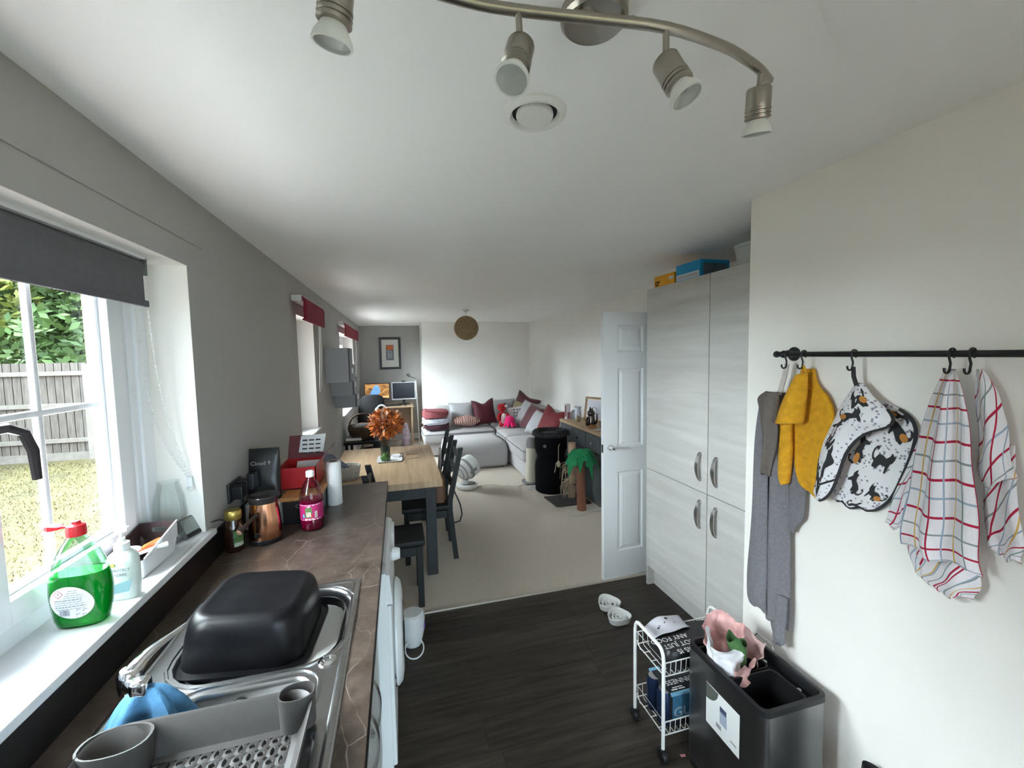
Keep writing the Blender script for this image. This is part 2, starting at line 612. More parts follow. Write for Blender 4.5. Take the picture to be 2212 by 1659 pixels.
# short tufts of grass near the house
tuft = MB()
rg = random.Random(11)
for _ in range(26000):
    x = rg.uniform(-9, -2.9)
    y = rg.uniform(1.6, 9.6)
    a = rg.uniform(0, PI)
    h = rg.uniform(.015, .045)
    w = rg.uniform(.003, .007)
    dx, dy = math.cos(a) * w, math.sin(a) * w
    tx, ty = rg.uniform(-.04, .04), rg.uniform(-.04, .04)
    tuft.add([(x - dx, y - dy, -.15), (x + dx, y + dy, -.15), (x + tx, y + ty, -.15 + h)], [(0, 1, 2)])
g = obj('grass_blades', tuft, nmat('grass_blade', (.085, .071, .022), .8, var=.25, vscale=3))
g['kind'] = 'stuff'
tag(g, 'short yellowish green grass of the lawn outside the window', 'grass')

fence = thing('garden_fence', 'weathered close-board wooden fence beyond the lawn', 'fence', (-6.5, 9.8, -.15))
fm = nmat('weathered_wood', (.10, .086, .073), .9, var=.3, vscale=5, bump=.5, bscale=40, stretch=(6, 6, .6))
fr = nmat('pale_fence_rail', (.155, .138, .12), .85, var=.15, vscale=8)
for xp in (-11.1, -9.3, -7.5, -5.7, -3.9):
    obj('post', MB().box(xp - .05, xp + .05, 9.72, 9.82, -.15, 1.66, bev=.008), fr, fence)
for z in (1.50, .90, .23):
    obj('rail', MB().box(-11.1, -3.9, 9.765, 9.80, z - .04, z + .04, bev=.006), fr, fence)
bm0 = None
for i in range(58):
    x = -11.1 + i * .125
    o_ = MB().box(x, x + .135, 9.805, 9.822 + .004 * (i % 2), -.02, 1.70)
    obj('board', o_, fm, fence)
obj('gravel_board', MB().box(-11.1, -3.9, 9.79, 9.82, -.15, .0), fr, fence)

def hedge_fn(x0, x1, y0, y1, h):
    mb = MB()
    def side(p0, p1):
        def fn(u, v):
            x, y, z_ = p0[0] + (p1[0] - p0[0]) * u, p0[1] + (p1[1] - p0[1]) * u, -.15 + h * v
            n_ = mnoise.noise_vector(Vector((x * 1.3, y * 1.3, z_ * 1.3)))
            return (x + n_.x * .22, y + n_.y * .22, z_ + n_.z * .15 * v)
        g = MB().grid(fn, 40, 24, uv=False)
        mb.add(g.v, g.f)
    side((x1, y0), (x1, y1))
    side((x0, y0), (x0, y1))
    side((x0, y0), (x1, y0))
    side((x0, y1), (x1, y1))
    g = MB().grid(lambda u, v: (x0 + (x1 - x0) * u + .1 * math.sin(v * 40), y0 + (y1 - y0) * v, -.15 + h + .15 * mnoise.noise(Vector((u * 4, v * 9, 3)))), 10, 40, uv=False)
    mb.add(g.v, g.f)
    return mb
hg = obj('sun_screen_hedge', hedge_fn(-12.2, -10.4, 1.5, 9.5, 4.6), nmat('hedge_green', (.05, .09, .025), .8, var=.5, vscale=14, bump=1.0, bscale=30))  # added out of view to keep low sun off fence and lawn
tag(hg, 'added tall green hedge out of view, keeping sun off the fence and lawn', 'hedge')
leaf_a = nmat('leaf_yellow_green', (.13, .15, .022), .6, var=.4, vscale=1.5)
leaf_b = nmat('leaf_mid_green', (.05, .09, .02), .6, var=.4, vscale=1.5)
def tree(label, x, y, h, rad, mat_, seed, n=8000):
    t = thing('garden_tree', label, 'tree', (x, y, -.15), group='trees beyond the fence')
    rg = random.Random(seed)
    obj('trunk', MB().tube([(x, y, -.15), (x + .1, y, h * .5), (x, y, h * .85)], [.16, .12, .04], 8), nmat('bark', (.12, .09, .06), .9, var=.3), t)
    mb = MB()
    blobs = [(x + rg.gauss(0, rad * .45), y + rg.gauss(0, rad * .4), h * rg.uniform(.14, .95), rad * rg.uniform(.34, .55)) for _ in range(22)]
    for i in range(n):
        bx, by, bz, br = blobs[i % 22]
        d = Vector((rg.gauss(0, 1), rg.gauss(0, 1), rg.gauss(0, 1))).normalized() * br * rg.uniform(.5, 1.05)
        c = Vector((bx, by, bz)) + d
        s = rg.uniform(.08, .16)
        u = Vector((rg.gauss(0, 1), rg.gauss(0, 1), rg.gauss(0, .6))).normalized()
        v = u.orthogonal().normalized()
        mb.add([c - u * s, c + v * s * .45, c + u * s, c - v * s * .45], [(0, 1, 2, 3)])
    f = obj('foliage', mb, mat_, t)
    f['kind'] = 'stuff'
tree('pale yellow-green tree behind the fence left of the glazing bar', -12.6, 13.2, 5.6, 1.5, leaf_a, 1)
tree('mid green tree behind the fence close to the window frame', -7.7, 13.2, 5.4, 1.5, leaf_b, 2)
tree('yellow-green bushy tree behind the fence in the middle', -10.1, 13.2, 5.8, 1.5, leaf_a, 3)
tree('mid green tree farthest behind the fence', -16.5, 20.5, 9.2, 2.4, leaf_b, 4)
tree('broad green tree behind the others beyond the fence', -11.5, 20.5, 9.6, 2.4, leaf_b, 5)
# ================================================================== kitchen run under the window
WT = .91
def marble_mat():
    m = bpy.data.materials.new('brown_marble_laminate')
    m.use_nodes = True
    nt = m.node_tree
    b = nt.nodes['Principled BSDF']
    b.inputs['Roughness'].default_value = .3
    tc = nt.nodes.new('ShaderNodeTexCoord')
    n = nt.nodes.new('ShaderNodeTexNoise')
    n.inputs['Scale'].default_value = 14
    n.inputs['Detail'].default_value = 8
    n.inputs['Roughness'].default_value = .7
    nt.links.new(tc.outputs['Object'], n.inputs['Vector'])
    r = nt.nodes.new('ShaderNodeValToRGB')
    r.color_ramp.elements[0].position = .32
    r.color_ramp.elements[0].color = (.044, .031, .024, 1)
    r.color_ramp.elements[1].position = .72
    r.color_ramp.elements[1].color = (.135, .100, .079, 1)
    nt.links.new(n.outputs['Fac'], r.inputs['Fac'])
    base = r.outputs['Color']
    for sc_, w, fac, seed in ((3.2, .0032, .42, 0), (6.5, .0032, .26, 5)):
        mp = nt.nodes.new('ShaderNodeMapping')
        mp.inputs['Location'].default_value = (seed, seed * .7, 0)
        mp.inputs['Rotation'].default_value = (0, 0, .5)
        mp.inputs['Scale'].default_value = (1.3, .8, 1)
        n2 = nt.nodes.new('ShaderNodeTexNoise')
        n2.inputs['Scale'].default_value = 5
        n2.inputs['Detail'].default_value = 3
        mixv = nt.nodes.new('ShaderNodeVectorMath')
        mixv.operation = 'MULTIPLY_ADD'
        mixv.inputs[1].default_value = (.13, .13, .13)
        nt.links.new(tc.outputs['Object'], mp.inputs['Vector'])
        nt.links.new(mp.outputs[0], n2.inputs['Vector'])
        nt.links.new(n2.outputs['Color'], mixv.inputs[0])
        nt.links.new(mp.outputs[0], mixv.inputs[2])
        vo = nt.nodes.new('ShaderNodeTexVoronoi')
        vo.feature = 'DISTANCE_TO_EDGE'
        vo.inputs['Scale'].default_value = sc_
        nt.links.new(mixv.outputs[0], vo.inputs['Vector'])
        mr = nt.nodes.new('ShaderNodeMapRange')
        mr.inputs['From Min'].default_value = 0
        mr.inputs['From Max'].default_value = w * sc_ / 3.2 * 2
        mr.inputs['To Min'].default_value = 1
        mr.inputs['To Max'].default_value = 0
        nt.links.new(vo.outputs['Distance'], mr.inputs['Value'])
        n3 = nt.nodes.new('ShaderNodeTexNoise')
        n3.inputs['Scale'].default_value = 4
        nt.links.new(mp.outputs[0], n3.inputs['Vector'])
        mr2 = nt.nodes.new('ShaderNodeMapRange')
        mr2.inputs['From Min'].default_value = .45
        mr2.inputs['From Max'].default_value = .62
        nt.links.new(n3.outputs['Fac'], mr2.inputs['Value'])
        mm = nt.nodes.new('ShaderNodeMath')
        mm.operation = 'MULTIPLY'
        nt.links.new(mr.outputs[0], mm.inputs[0])
        nt.links.new(mr2.outputs[0], mm.inputs[1])
        mm2 = nt.nodes.new('ShaderNodeMath')
        mm2.operation = 'MULTIPLY'
        mm2.inputs[1].default_value = fac
        nt.links.new(mm.outputs[0], mm2.inputs[0])
        mx = nt.nodes.new('ShaderNodeMixRGB')
        mx.inputs['Color2'].default_value = (.62, .52, .44, 1)
        nt.links.new(mm2.outputs[0], mx.inputs['Fac'])
        nt.links.new(base, mx.inputs['Color1'])
        base = mx.outputs['Color']
    nt.links.new(base, b.inputs['Base Color'])
    return m
marble = marble_mat()
dark_lam = nmat('dark_laminate', (.011, .009, .008), .4, var=.25, vscale=20, spec=.3)
SX0, SX1, SY0, SY1 = -.655, -.155, .56, 1.54
wt = thing('worktop', 'brown marble-effect laminate worktop running under the kitchen window', 'worktop', (-.41, 1.0, .872))
mb = MB()
mb.box(XL + .001, SX0 + .012, -.9, 2.74, .872, WT)
mb.box(SX1 - .012, -.092, -.9, 2.74, .872, WT)
mb.box(SX0 + .012, SX1 - .012, -.9, SY0 + .012, .872, WT)
mb.box(SX0 + .012, SX1 - .012, SY1 - .012, 2.74, .872, WT)
obj('slab', mb, marble, wt)
obj('edge_strip', MB().box(-.0925, -.0905, -.9, 2.741, .873, WT - .001), dark_lam, wt, label='dark edge strip')
obj('upstand', MB().box(XL + .001, XL + .010, -.9, 2.74, WT, 1.018), dark_lam, wt, label='dark upstand against the wall')

# ---- cabinet units below
unit_m = nmat('pale_grey_front', (.50, .515, .50), .45, var=.04, vscale=20, stretch=(1, 1, 8))
carc = nmat('carcass_white', (.72, .72, .70), .5)
bow_m = nmat('brushed_handle', (.55, .54, .52), .3, 1.0)
def bow_handle(c, out, L, parent, sgn=-1, axis='z', w=.011):
    """curved bow handle; c = centre on the door face, out = direction away from the door (unit x)"""
    mb = MB()
    n = 12
    lps = []
    for i in range(n + 1):
        t = i / n
        s = (t - .5) * L
        d = .004 + .026 * math.sin(PI * t) ** .6
        wd = w * (.75 + .5 * math.sin(PI * t))
        lps.append([(c[0] + out * (d - .0025), c[1] - wd, c[2] + s), (c[0] + out * (d - .0025), c[1] + wd, c[2] + s), (c[0] + out * (d + .0025), c[1] + wd, c[2] + s), (c[0] + out * (d + .0025), c[1] - wd, c[2] + s)])
    mb.loops(lps)
    for s in (-1, 1):
        zc = c[2] + s * (L / 2 - .006)
        mb.box(min(c[0], c[0] + out * .010), max(c[0], c[0] + out * .010), c[1] - w * .8, c[1] + w * .8, zc - .006, zc + .006)
    return obj('handle', mb, bow_m, parent)
for (ya, yb, hy, lab) in ((.08, .60, .56, 'pale grey base unit under the worktop nearest the camera'), (.605, 1.145, 1.08, 'pale grey base unit below the sink with a bow handle'), (1.15, 1.625, 1.20, 'pale grey base unit beside the washing machine'), (2.262, 2.73, 2.32, 'pale grey base unit at the far end of the worktop')):
    u = thing('base_unit', lab, 'cabinet', (-.4, (ya + yb) / 2, 0), group='base units under the worktop')
    obj('body', MB().box(-.70, -.135, ya, yb, .15, .871), carc, u)
    d = obj('door', MB().box(-.134, -.115, ya + .002, yb - .002, .152, .868, bev=.002), unit_m, u)
    bow_handle((-.115, hy, .70), 1, .17, d)
    obj('plinth', MB().box(-.175, -.16, ya, yb, 0, .15), unit_m, u)

wm = thing('washing_machine', 'white washing machine with round porthole door under the worktop', 'washing machine', (-.36, 1.945, 0))
wmp = nmat('appliance_white', (.74, .76, .76), .3)
obj('body', MB().box(-.66, -.075, 1.642, 2.248, .02, .862, bev=.006), wmp, wm)
fas = MB().loops([[(-.08, y, .735), (-.055, y, .735), (-.064, y, .852), (-.08, y, .856)] for y in (1.645, 2.245)])
obj('control_panel', fas, wmp, wm)
obj('front_panel', MB().box(-.078, -.060, 1.646, 2.244, .06, .728, bev=.006), wmp, wm)
obj('drawer', MB().box(-.066, -.052, 2.08, 2.235, .742, .84, bev=.006), wmp, wm)
Mx = lambda c: Matrix.Translation(c) @ Matrix.Rotation(PI / 2, 4, 'Y')
obj('knob', MB().lathe([(.030, 0), (.030, .012), (.024, .034), (.022, .036)], M=Mx((-.060, 1.95, .795))), wmp, wm)
pd_ = obj('porthole_door', MB().lathe([(.205, -.004), (.222, .004), (.222, .012), (.205, .028), (.165, .036), (.150, .030)], M=Mx((-.058, 1.945, .44)), n=32), wmp, wm)
obj('porthole_glass', MB().lathe([(.150, .026), (.148, .030), (.10, .040), (.03, .044)], M=Mx((-.058, 1.945, .44)), n=28), nmat('smoked_glass', (.03, .035, .04), .05, coat=.5), pd_)
for z, y in ((.36, 1.755), (.29, 1.80)):
    obj('latch', MB().box(-.062, -.046, y - .010, y + .010, z - .012, z + .012), black_p, wm)
for y in (1.69, 2.20):
    obj('foot', MB().lathe([(.02, 0), (.02, .025)], c=(-.12, y, 0)), black_p, wm)

tub = thing('detergent_tub', 'small white plastic tub on the floor past the washing machine', 'tub', (.03, 2.46, 0))
obj('body', MB().lathe([(.045, 0), (.05, .004), (.068, .085), (.072, .16), (.068, .185), (.055, .195)], c=(.025, 2.45, 0), n=20), nmat('milky_plastic', (.66, .67, .66), .4), tub)
obj('wire_loop', MB().tube([(.03 + .052 * math.cos(a), 2.36 + .06 * math.sin(a), .012 + .02 * (1 + math.sin(a))) for a in [R(i * 20) for i in range(18)]], .004, 6, closed=True), white_p, tub)
obj('mark', MB().box(.072, .0955, 2.425, 2.455, .10, .13), nmat('purple_print', (.15, .08, .35), .5), tub)

# ------------------------------------------------------------------ sink
def sheet(outer_, holes, z):
    bm = bmesh.new()
    es = []
    for lp in [outer_] + holes:
        vs = [bm.verts.new((x, y, z)) for x, y in lp]
        for i in range(len(vs)):
            es.append(bm.edges.new((vs[i], vs[(i + 1) % len(vs)])))
    bmesh.ops.triangle_fill(bm, use_beauty=True, use_dissolve=False, edges=es)
    def inside(p, lp):
        k = False
        for i in range(len(lp)):
            (xa, ya), (xb, yb) = lp[i], lp[i - 1]
            if (ya > p.y) != (yb > p.y) and p.x < (xb - xa) * (p.y - ya) / (yb - ya) + xa:
                k = not k
        return k
    bad = [f for f in bm.faces if any(inside(f.calc_center_median(), lp) for lp in holes)]
    if bad:
        bmesh.ops.delete(bm, geom=bad, context='FACES_ONLY')
    return bm
def zl(lp, z):
    return [(x, y, z) for x, y in lp]
sink = thing('kitchen_sink', 'stainless steel one-and-a-half bowl kitchen sink set in the worktop', 'sink', (-.4, 1.05, .75))
z = WT + .005
def bowl_loops(x0, x1, y0, y1, r, depth):
    a = [zl(rrect(x0, x1, y0, y1, r), z)]
    for ins, dz in ((.004, .004), (.008, .014), (.014, depth - .03), (.024, depth - .008), (.045, depth)):
        a.append(zl(rrect(x0 + ins, x1 - ins, y0 + ins, y1 - ins, max(r - ins, .012)), z - dz))
    return a
B1 = (-.590, -.172, 1.128, 1.502, .115)
B2 = (-.515, -.232, .955, 1.092, .045)
DR = (-.620, -.195, .585, .925, .03)
outl = rrect(SX0, SX1, SY0, SY1, .02)
inn = rrect(SX0 + .022, SX1 - .022, SY0 + .022, SY1 - .022, .02)
rim = MB().loops([zl(outl, WT + .0005), zl(rrect(SX0 + .003, SX1 - .003, SY0 + .003, SY1 - .003, .018), WT + .006), zl(rrect(SX0 + .012, SX1 - .012, SY0 + .012, SY1 - .012, .016), WT + .008), zl(rrect(SX0 + .018, SX1 - .018, SY0 + .018, SY1 - .018, .018), WT + .0075), zl(inn, z)], False, False)
rim.bm(sheet(inn, [rrect(*B1), rrect(*B2), rrect(*DR)], z))
obj('rim', rim, steel, sink, sharp=50)
obj('main_bowl', MB().loops(bowl_loops(*B1, .155), False, True), steel, sink)
b2 = bowl_loops(*B2, .09)
obj('half_bowl', MB().loops(b2, False, True), steel, sink)
lip = MB()
for bb_, w_ in ((B1, .012), (B2, .020)):
    x0, x1, y0, y1, r = bb_
    lip.tube([(x, y, z) for x, y in rrect(x0 - w_, x1 + w_, y0 - w_, y1 + w_, r + w_)], .0045, 6, closed=True)
obj('bowl_lip', lip, steel, sink)
dl = [zl(rrect(*DR), z), zl(rrect(DR[0] + .006, DR[1] - .006, DR[2] + .006, DR[3] - .006, .026), z - .008)]
dr = MB().loops(dl, False, True)
for i in range(9):
    x = -.58 + i * .043
    dr.tube([(x, .62, z - .008), (x, .89, z - .008)], .005, 6)
obj('drainer', dr, steel, sink)
kn = MB().lathe([(.022, 0), (.022, .003), (.016, .006), (.004, .007)], c=(-.206, 1.128, z), n=20)
kn.box(-.215, -.197, 1.124, 1.132, z + .005, z + .016, bev=.002)
obj('waste_knob', kn, chrome, sink)
obj('overflow', MB().lathe([(.017, 0), (.017, .004), (.011, .003), (.010, -.004)], M=Matrix.Translation((-.392, 1.0785, z - .035)) @ Matrix.Rotation(PI / 2, 4, 'X'), n=16), nmat('dark_steel', (.12, .12, .12), .35, 1.0), sink)
obj('strainer', MB().lathe([(.04, 0), (.038, .003), (.02, .001), (.004, .004)], c=(-.38, 1.31, z - .155), n=18), chrome, sink)

# ---- tap
tap = thing('mixer_tap', 'chrome mixer tap with long lever beside the sink bowl', 'tap', (-.585, 1.048, WT + .005))
obj('body', MB().lathe([(.028, 0), (.028, .006), (.022, .014), (.020, .07), (.022, .095), (.022, .112), (.015, .124)], c=(-.585, 1.048, WT + .005), n=18), chrome, tap)
lv = MB()
P0, P1 = Vector((-.584, 1.042, 1.028)), Vector((-.530, 1.174, 1.050))
pts = [P0 + (P1 - P0) * t + Vector((0, 0, .016 * math.sin(t * PI) * (1 - t))) for t in [i / 9 for i in range(10)]]
lv.tube(pts, [.017, .019, .0175, .015, .013, .0115, .0105, .009, .0078, .005], 12, flat=.6)
obj('lever', lv, chrome, tap)
sp = MB().tube([(-.585, 1.045, .985), (-.578, 1.035, 1.008), (-.566, 1.022, 1.018), (-.552, 1.010, 1.020), (-.546, 1.004, 1.020)], [.015, .016, .016, .015, .012], 12)
obj('spout', sp, chrome, tap)
spb = MB().box(-.560, -.526, .988, 1.020, 1.006, 1.042, bev=.010, seg=3)
obj('spout_collar', spb, chrome, tap)

# ---- blue cloth over the tap
def cloth_fn(u, v):
    a = 2 * PI * u + 2.35
    rr = .006 + .066 * v ** .62 + .008 * v * math.sin(a * 5) + .005 * v * math.sin(a * 9 + 1)
    open_ = max(0, 1 - abs(u - .40) / .10) * v
    x = -.532 + rr * 1.10 * math.cos(a)
    y = 1.004 + rr * .60 * math.sin(a) + .034 * open_
    zz = 1.022 - .088 * v ** 1.3 + .006 * math.sin(a * 4) * v
    return (x, y, zz)
cl = obj('dish_cloth', MB().grid(cloth_fn, 72, 18), nmat('blue_cloth', (.060, .18, .32), .85, var=.25, vscale=30, bump=.3, bscale=250), solid=.0025)
tag(cl, 'blue dish cloth draped over the tap spout', 'cloth')

# ---- upturned washing-up bowl
TB = Matrix.Translation((-.425, 1.335, .886)) @ Matrix.Diagonal((.95, .98, 1.10, 1)) @ Matrix.Rotation(R(3.5), 4, 'Y') @ Matrix.Rotation(R(-4), 4, 'Z')
bowl = thing('washing_up_bowl', 'black plastic washing-up bowl upside down in the sink', 'bowl', (-.415, 1.345, .897))
bp_ = nmat('black_bowl_plastic', (.005, .005, .006), .36, var=.2, vscale=25, spec=.3)
def rl(hx, hy, r, zz):
    return [(x, y, zz) for x, y in rrect(-hx, hx, -hy, hy, r, 7)]
lps = [rl(.178, .170, .07, .0), rl(.178, .170, .07, .006), rl(.160, .153, .065, .008), rl(.158, .151, .065, .030), rl(.152, .146, .065, .075), rl(.146, .141, .063, .100), rl(.140, .135, .06, .114), rl(.131, .126, .055, .123), rl(.12, .115, .05, .127), rl(.112, .107, .045, .1262), rl(.104, .099, .04, .1245), rl(.05, .045, .02, .129), rl(.01, .009, .004, .1295)]
obj('shell', MB().loops(lps, False, True, M=TB), bp_, bowl)
hnd = MB().box(-.03, .03, .15, .185, .004, .02, bev=.006, M=TB)
obj('grip', hnd, bp_, bowl)

lin = thing('sink_shade_bowl', 'added black shell standing in for the dark shade inside the main sink bowl', 'bowl', (-.38, 1.31, .77))  # invented inner bowl; its black stands in for shade on the steel
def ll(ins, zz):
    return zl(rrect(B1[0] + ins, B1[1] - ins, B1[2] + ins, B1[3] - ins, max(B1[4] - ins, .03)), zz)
obj('shade_shell', MB().loops([ll(.050, .768), ll(.030, .775), ll(.021, .80), ll(.017, .897), ll(.019, .899), ll(.022, .897), ll(.026, .80), ll(.050, .773)]), nmat('black_bowl_plastic', (.005, .005, .006), .36, var=.2, vscale=25, spec=.3), lin)

# ---- grey dish rack
rk = thing('dish_rack', 'grey plastic dish drainer with perforated floor and cutlery cups', 'dish rack', (-.39, .76, WT + .01))
rk_m = nmat('warm_grey_plastic', (.060, .055, .051), .45, var=.05, vscale=60)
RX0, RX1, RY0, RY1 = -.590, -.196, .50, .952
zf = .925
wl_ = MB().loops([zl(rrect(RX0, RX1, RY0, RY1, .05, 6), .985), zl(rrect(RX0 + .002, RX1 - .002, RY0 + .002, RY1 - .002, .05, 6), .990), zl(rrect(RX0 + .007, RX1 - .007, RY0 + .007, RY1 - .007, .046, 6), .986), zl(rrect(RX0 + .022, RX1 - .022, RY0 + .022, RY1 - .022, .036, 6), zf + .02), zl(rrect(RX0 + .030, RX1 - .030, RY0 + .030, RY1 - .030, .03, 6), zf + .004), zl(rrect(RX0 + .042, RX1 - .042, RY0 + .042, RY1 - .042, .024, 6), zf)], False, False)
wl_.loops([zl(rrect(RX0, RX1, RY0, RY1, .05, 6), .985), zl(rrect(RX0 + .016, RX1 - .016, RY0 + .016, RY1 - .016, .04, 6), zf + .012), zl(rrect(RX0 + .030, RX1 - .030, RY0 + .030, RY1 - .030, .03, 6), zf - .005)], False, False)
obj('side_wall', wl_, rk_m, rk)
fl = MB()
fx0, fx1, fy0, fy1 = RX0 + .041, RX1 - .041, RY0 + .041, RY1 - .041
nx, ny = 15, 16
for i in range(nx):
    for j in range(ny):
        cx0, cy0 = fx0 + (fx1 - fx0) * i / nx, fy0 + (fy1 - fy0) * j / ny
        cx1, cy1 = fx0 + (fx1 - fx0) * (i + 1) / nx, fy0 + (fy1 - fy0) * (j + 1) / ny
        mx_, my_ = (cx0 + cx1) / 2, (cy0 + cy1) / 2
        rx_, ry_ = (.0052, .0052) if (i + j) % 2 == 0 else (.0034, .0082)
        sq = []
        for k in range(12):
            a = 2 * PI * k / 12
            c_, s_ = math.cos(a), math.sin(a)
            q = max(abs(c_), abs(s_))
            sq.append((mx_ + c_ / q * (cx1 - cx0) / 2, my_ + s_ / q * (cy1 - cy0) / 2))
        el = ell(mx_, my_, rx_, ry_, 12)
        fl.loops([zl(sq, zf), zl(ell(mx_, my_, rx_ * 1.25, ry_ * 1.15, 12), zf + .0012), zl(el, zf), zl(el, zf - .004)], False, False)
obj('perforated_floor', fl, rk_m, rk)
def cup(cx_, cy_, rx_, ry_, z0_, z1_, nm='cutlery_cup', e=2.3):
    mb = MB()
    seq = [(1.0, z0_), (1.02, (z0_ + z1_) / 2), (1.06, z1_ - .004), (1.05, z1_), (.97, z1_), (.93, z1_ - .006), (.90, z0_ + .006), (.4, z0_ + .004)]
    mb.loops([[(x, y, zz) for x, y in ell(cx_, cy_, rx_ * s, ry_ * s, 24, e)] for s, zz in seq], True, True)
    return obj(nm, mb, rk_m, rk)
cup(-.232, .930, .034, .026, zf + .002, .999)
cup(-.540, .912, .056, .036, zf + .002, .989)

# ------------------------------------------------------------------ things on the window sill
SZ = 1.045
# washing-up liquid
wl2 = thing('washing_up_liquid', 'clear bottle of bright green washing-up liquid with red flip cap', 'bottle', (-.790, 1.262, SZ))
bc = (-.790, 1.268)
secs = [(0, .047, .026), (.004, .051, .029), (.02, .056, .032), (.05, .060, .034), (.085, .0625, .035), (.115, .061, .034), (.135, .057, .033), (.16, .050, .030), (.185, .040, .026), (.205, .030, .021), (.216, .022, .017), (.222, .016, .015), (.228, .0155, .0145)]
def bsec(s, off=0.0, z0=0.0):
    return [[(x, y, SZ + zz) for x, y in ell(bc[0], bc[1], max(hw - off, .004), max(hd - off, .004), 28, 2.6)] for zz, hw, hd in s]
liq = nmat('green_liquid', (.0, .42, .035), .08, trans=.55, ior=1.33)
obj('shell', MB().loops(bsec(secs), True, False), clear_mat('clear_plastic', (.74, .83, .80), .30), wl2)
lsec = [s for s in secs if s[0] < .13] + [(.133, .0575, .033)]
obj('liquid', MB().loops(bsec([(max(a, .003), b, c) for a, b, c in lsec], .0025)), liq, wl2)
redc = nmat('red_plastic', (.62, .012, .02), .35)
cp_ = MB().lathe([(.019, 0), (.0195, .012), (.018, .026), (.010, .030), (.009, .036), (.004, .037)], c=(bc[0], bc[1], SZ + .226), n=20)
obj('cap', cp_, redc, wl2)
fl_ = MB().loops([[(bc[0] - .017 - t * .045, bc[1] - w_, SZ + .248 + t * .004 - h_), (bc[0] - .017 - t * .045, bc[1] + w_, SZ + .248 + t * .004 - h_), (bc[0] - .017 - t * .045, bc[1] + w_, SZ + .248 + t * .004 + h_), (bc[0] - .017 - t * .045, bc[1] - w_, SZ + .248 + t * .004 + h_)] for t, w_, h_ in ((0, .003, .002), (.22, .003, .002), (.3, .011, .003), (.7, .015, .006), (.92, .010, .004), (1, .003, .001))])
obj('flip_lid', fl_, redc, wl2)
def front_y(x, zz, off):
    zr = zz - SZ
    for (a, b) in zip(secs[:-1], secs[1:]):
        if a[0] <= zr <= b[0]:
            t = (zr - a[0]) / (b[0] - a[0])
            hw, hd = a[1] + t * (b[1] - a[1]), a[2] + t * (b[2] - a[2])
            break
    q = min(abs((x - bc[0]) / hw), .999)
    return bc[1] - hd * (1 - q ** 2.6) ** (1 / 2.6) - off
def lab_poly(s):
    o = []
    for i in range(32):
        a = 2 * PI * i / 32
        c_, s_ = math.cos(a), math.sin(a)
        x = bc[0] - .003 + s * (.044 * c_ - .006 * s_)
        zz = SZ + .070 + s * .041 * s_
        o.append((x, front_y(x, zz, .0010), zz))
    return o
lb = MB().loops([lab_poly(s) for s in (1, .85, .7, .5, .3, .1)], False, True)
obj('paper_label', lb, nmat('label_white', (.72, .74, .74), .5), wl2)
pr = MB()
rg = random.Random(5)
def strip(x0, x1, zc_, h):
    n = 5
    pr.loops([[(x0 + (x1 - x0) * i / n, front_y(x0 + (x1 - x0) * i / n, zc_ + dz, .0016), zc_ + dz) for i in range(n + 1)] for dz in (-h, h)], False, False, closed=False)
for k in range(9):
    zc_ = SZ + .100 - k * .0056
    wd = .040 * math.sqrt(max(.05, 1 - ((zc_ - SZ - .070) / .043) ** 2))
    xa = bc[0] - wd + (.022 if k < 4 else .004)
    xb = bc[0] + wd - .008 - rg.uniform(0, .012)
    x = xa
    while x < xb:
        w_ = rg.uniform(.004, .011)
        strip(x, min(x + w_, xb), zc_, .0006 if k not in (4, 7) else .0010)
        x += w_ + .0015
x = bc[0] - .028
for k in range(11):
    w_ = rg.choice((.0006, .0010, .0015))
    strip(x, x + w_, SZ + .046, .0075)
    x += w_ + rg.choice((.0006, .0012))
for k, (dx, dz_) in enumerate(((.012, .052), (.024, .050), (.010, .040), (.022, .038))):
    strip(bc[0] + dx - .004, bc[0] + dx + .004, SZ + dz_, .0008)
    strip(bc[0] + dx - .004, bc[0] + dx - .003, SZ + dz_ - .003, .003)
obj('print', pr, nmat('label_ink', (.20, .21, .26), .6), wl2)
hz = MB()
cxh, czh = bc[0] - .026, SZ + .094
for (s0, s1) in ((.0105, .0088),):
    q = [(0, 1), (1, 0), (0, -1), (-1, 0)]
    hz.loops([[(cxh + s * a, front_y(cxh + s * a, czh + s * b, .0018), czh + s * b) for a, b in q] for s in (s0, s1)], False, False)
obj('hazard_diamond', hz, nmat('hazard_red', (.45, .03, .05), .5), wl2)
text('!', .011, (cxh - .0014, front_y(cxh, czh, .0022), czh - .0036), (1, 0, 0), (0, 0, 1), nmat('print_black', (.02, .02, .02), .6), wl2, 'hazard_mark')

# hand soap
so_ = thing('hand_soap', 'white pump bottle of hand soap with grey printed lettering', 'soap bottle', (-.770, 1.362, SZ))
sc0 = (-.758, 1.374)
ss = [(0, .030, .020), (.004, .033, .023), (.03, .035, .024), (.09, .036, .024), (.112, .035, .023), (.125, .029, .020), (.133, .019, .016), (.137, .015, .015)]
soapm = nmat('milky_soap', (.70, .76, .72), .25, trans=.25)
obj('shell', MB().loops([[(x, y, SZ + zz) for x, y in ell(*sc0, a, b, 24, 2.8)] for zz, a, b in ss]), soapm, so_)
pump = MB().lathe([(.0175, .135), (.0175, .155), (.012, .158), (.0085, .160), (.0085, .168), (.0045, .169), (.0045, .188)], c=(*sc0, SZ), n=18)
pump.loops([[(sc0[0] - .016 + t * .034, sc0[1] - w_, SZ + .186 + h0), (sc0[0] - .016 + t * .034, sc0[1] + w_, SZ + .186 + h0), (sc0[0] - .016 + t * .034, sc0[1] + w_, SZ + .198), (sc0[0] - .016 + t * .034, sc0[1] - w_, SZ + .198)] for t, w_, h0 in ((0, .004, .008), (.3, .009, .002), (.75, .010, 0), (1, .007, .002))])
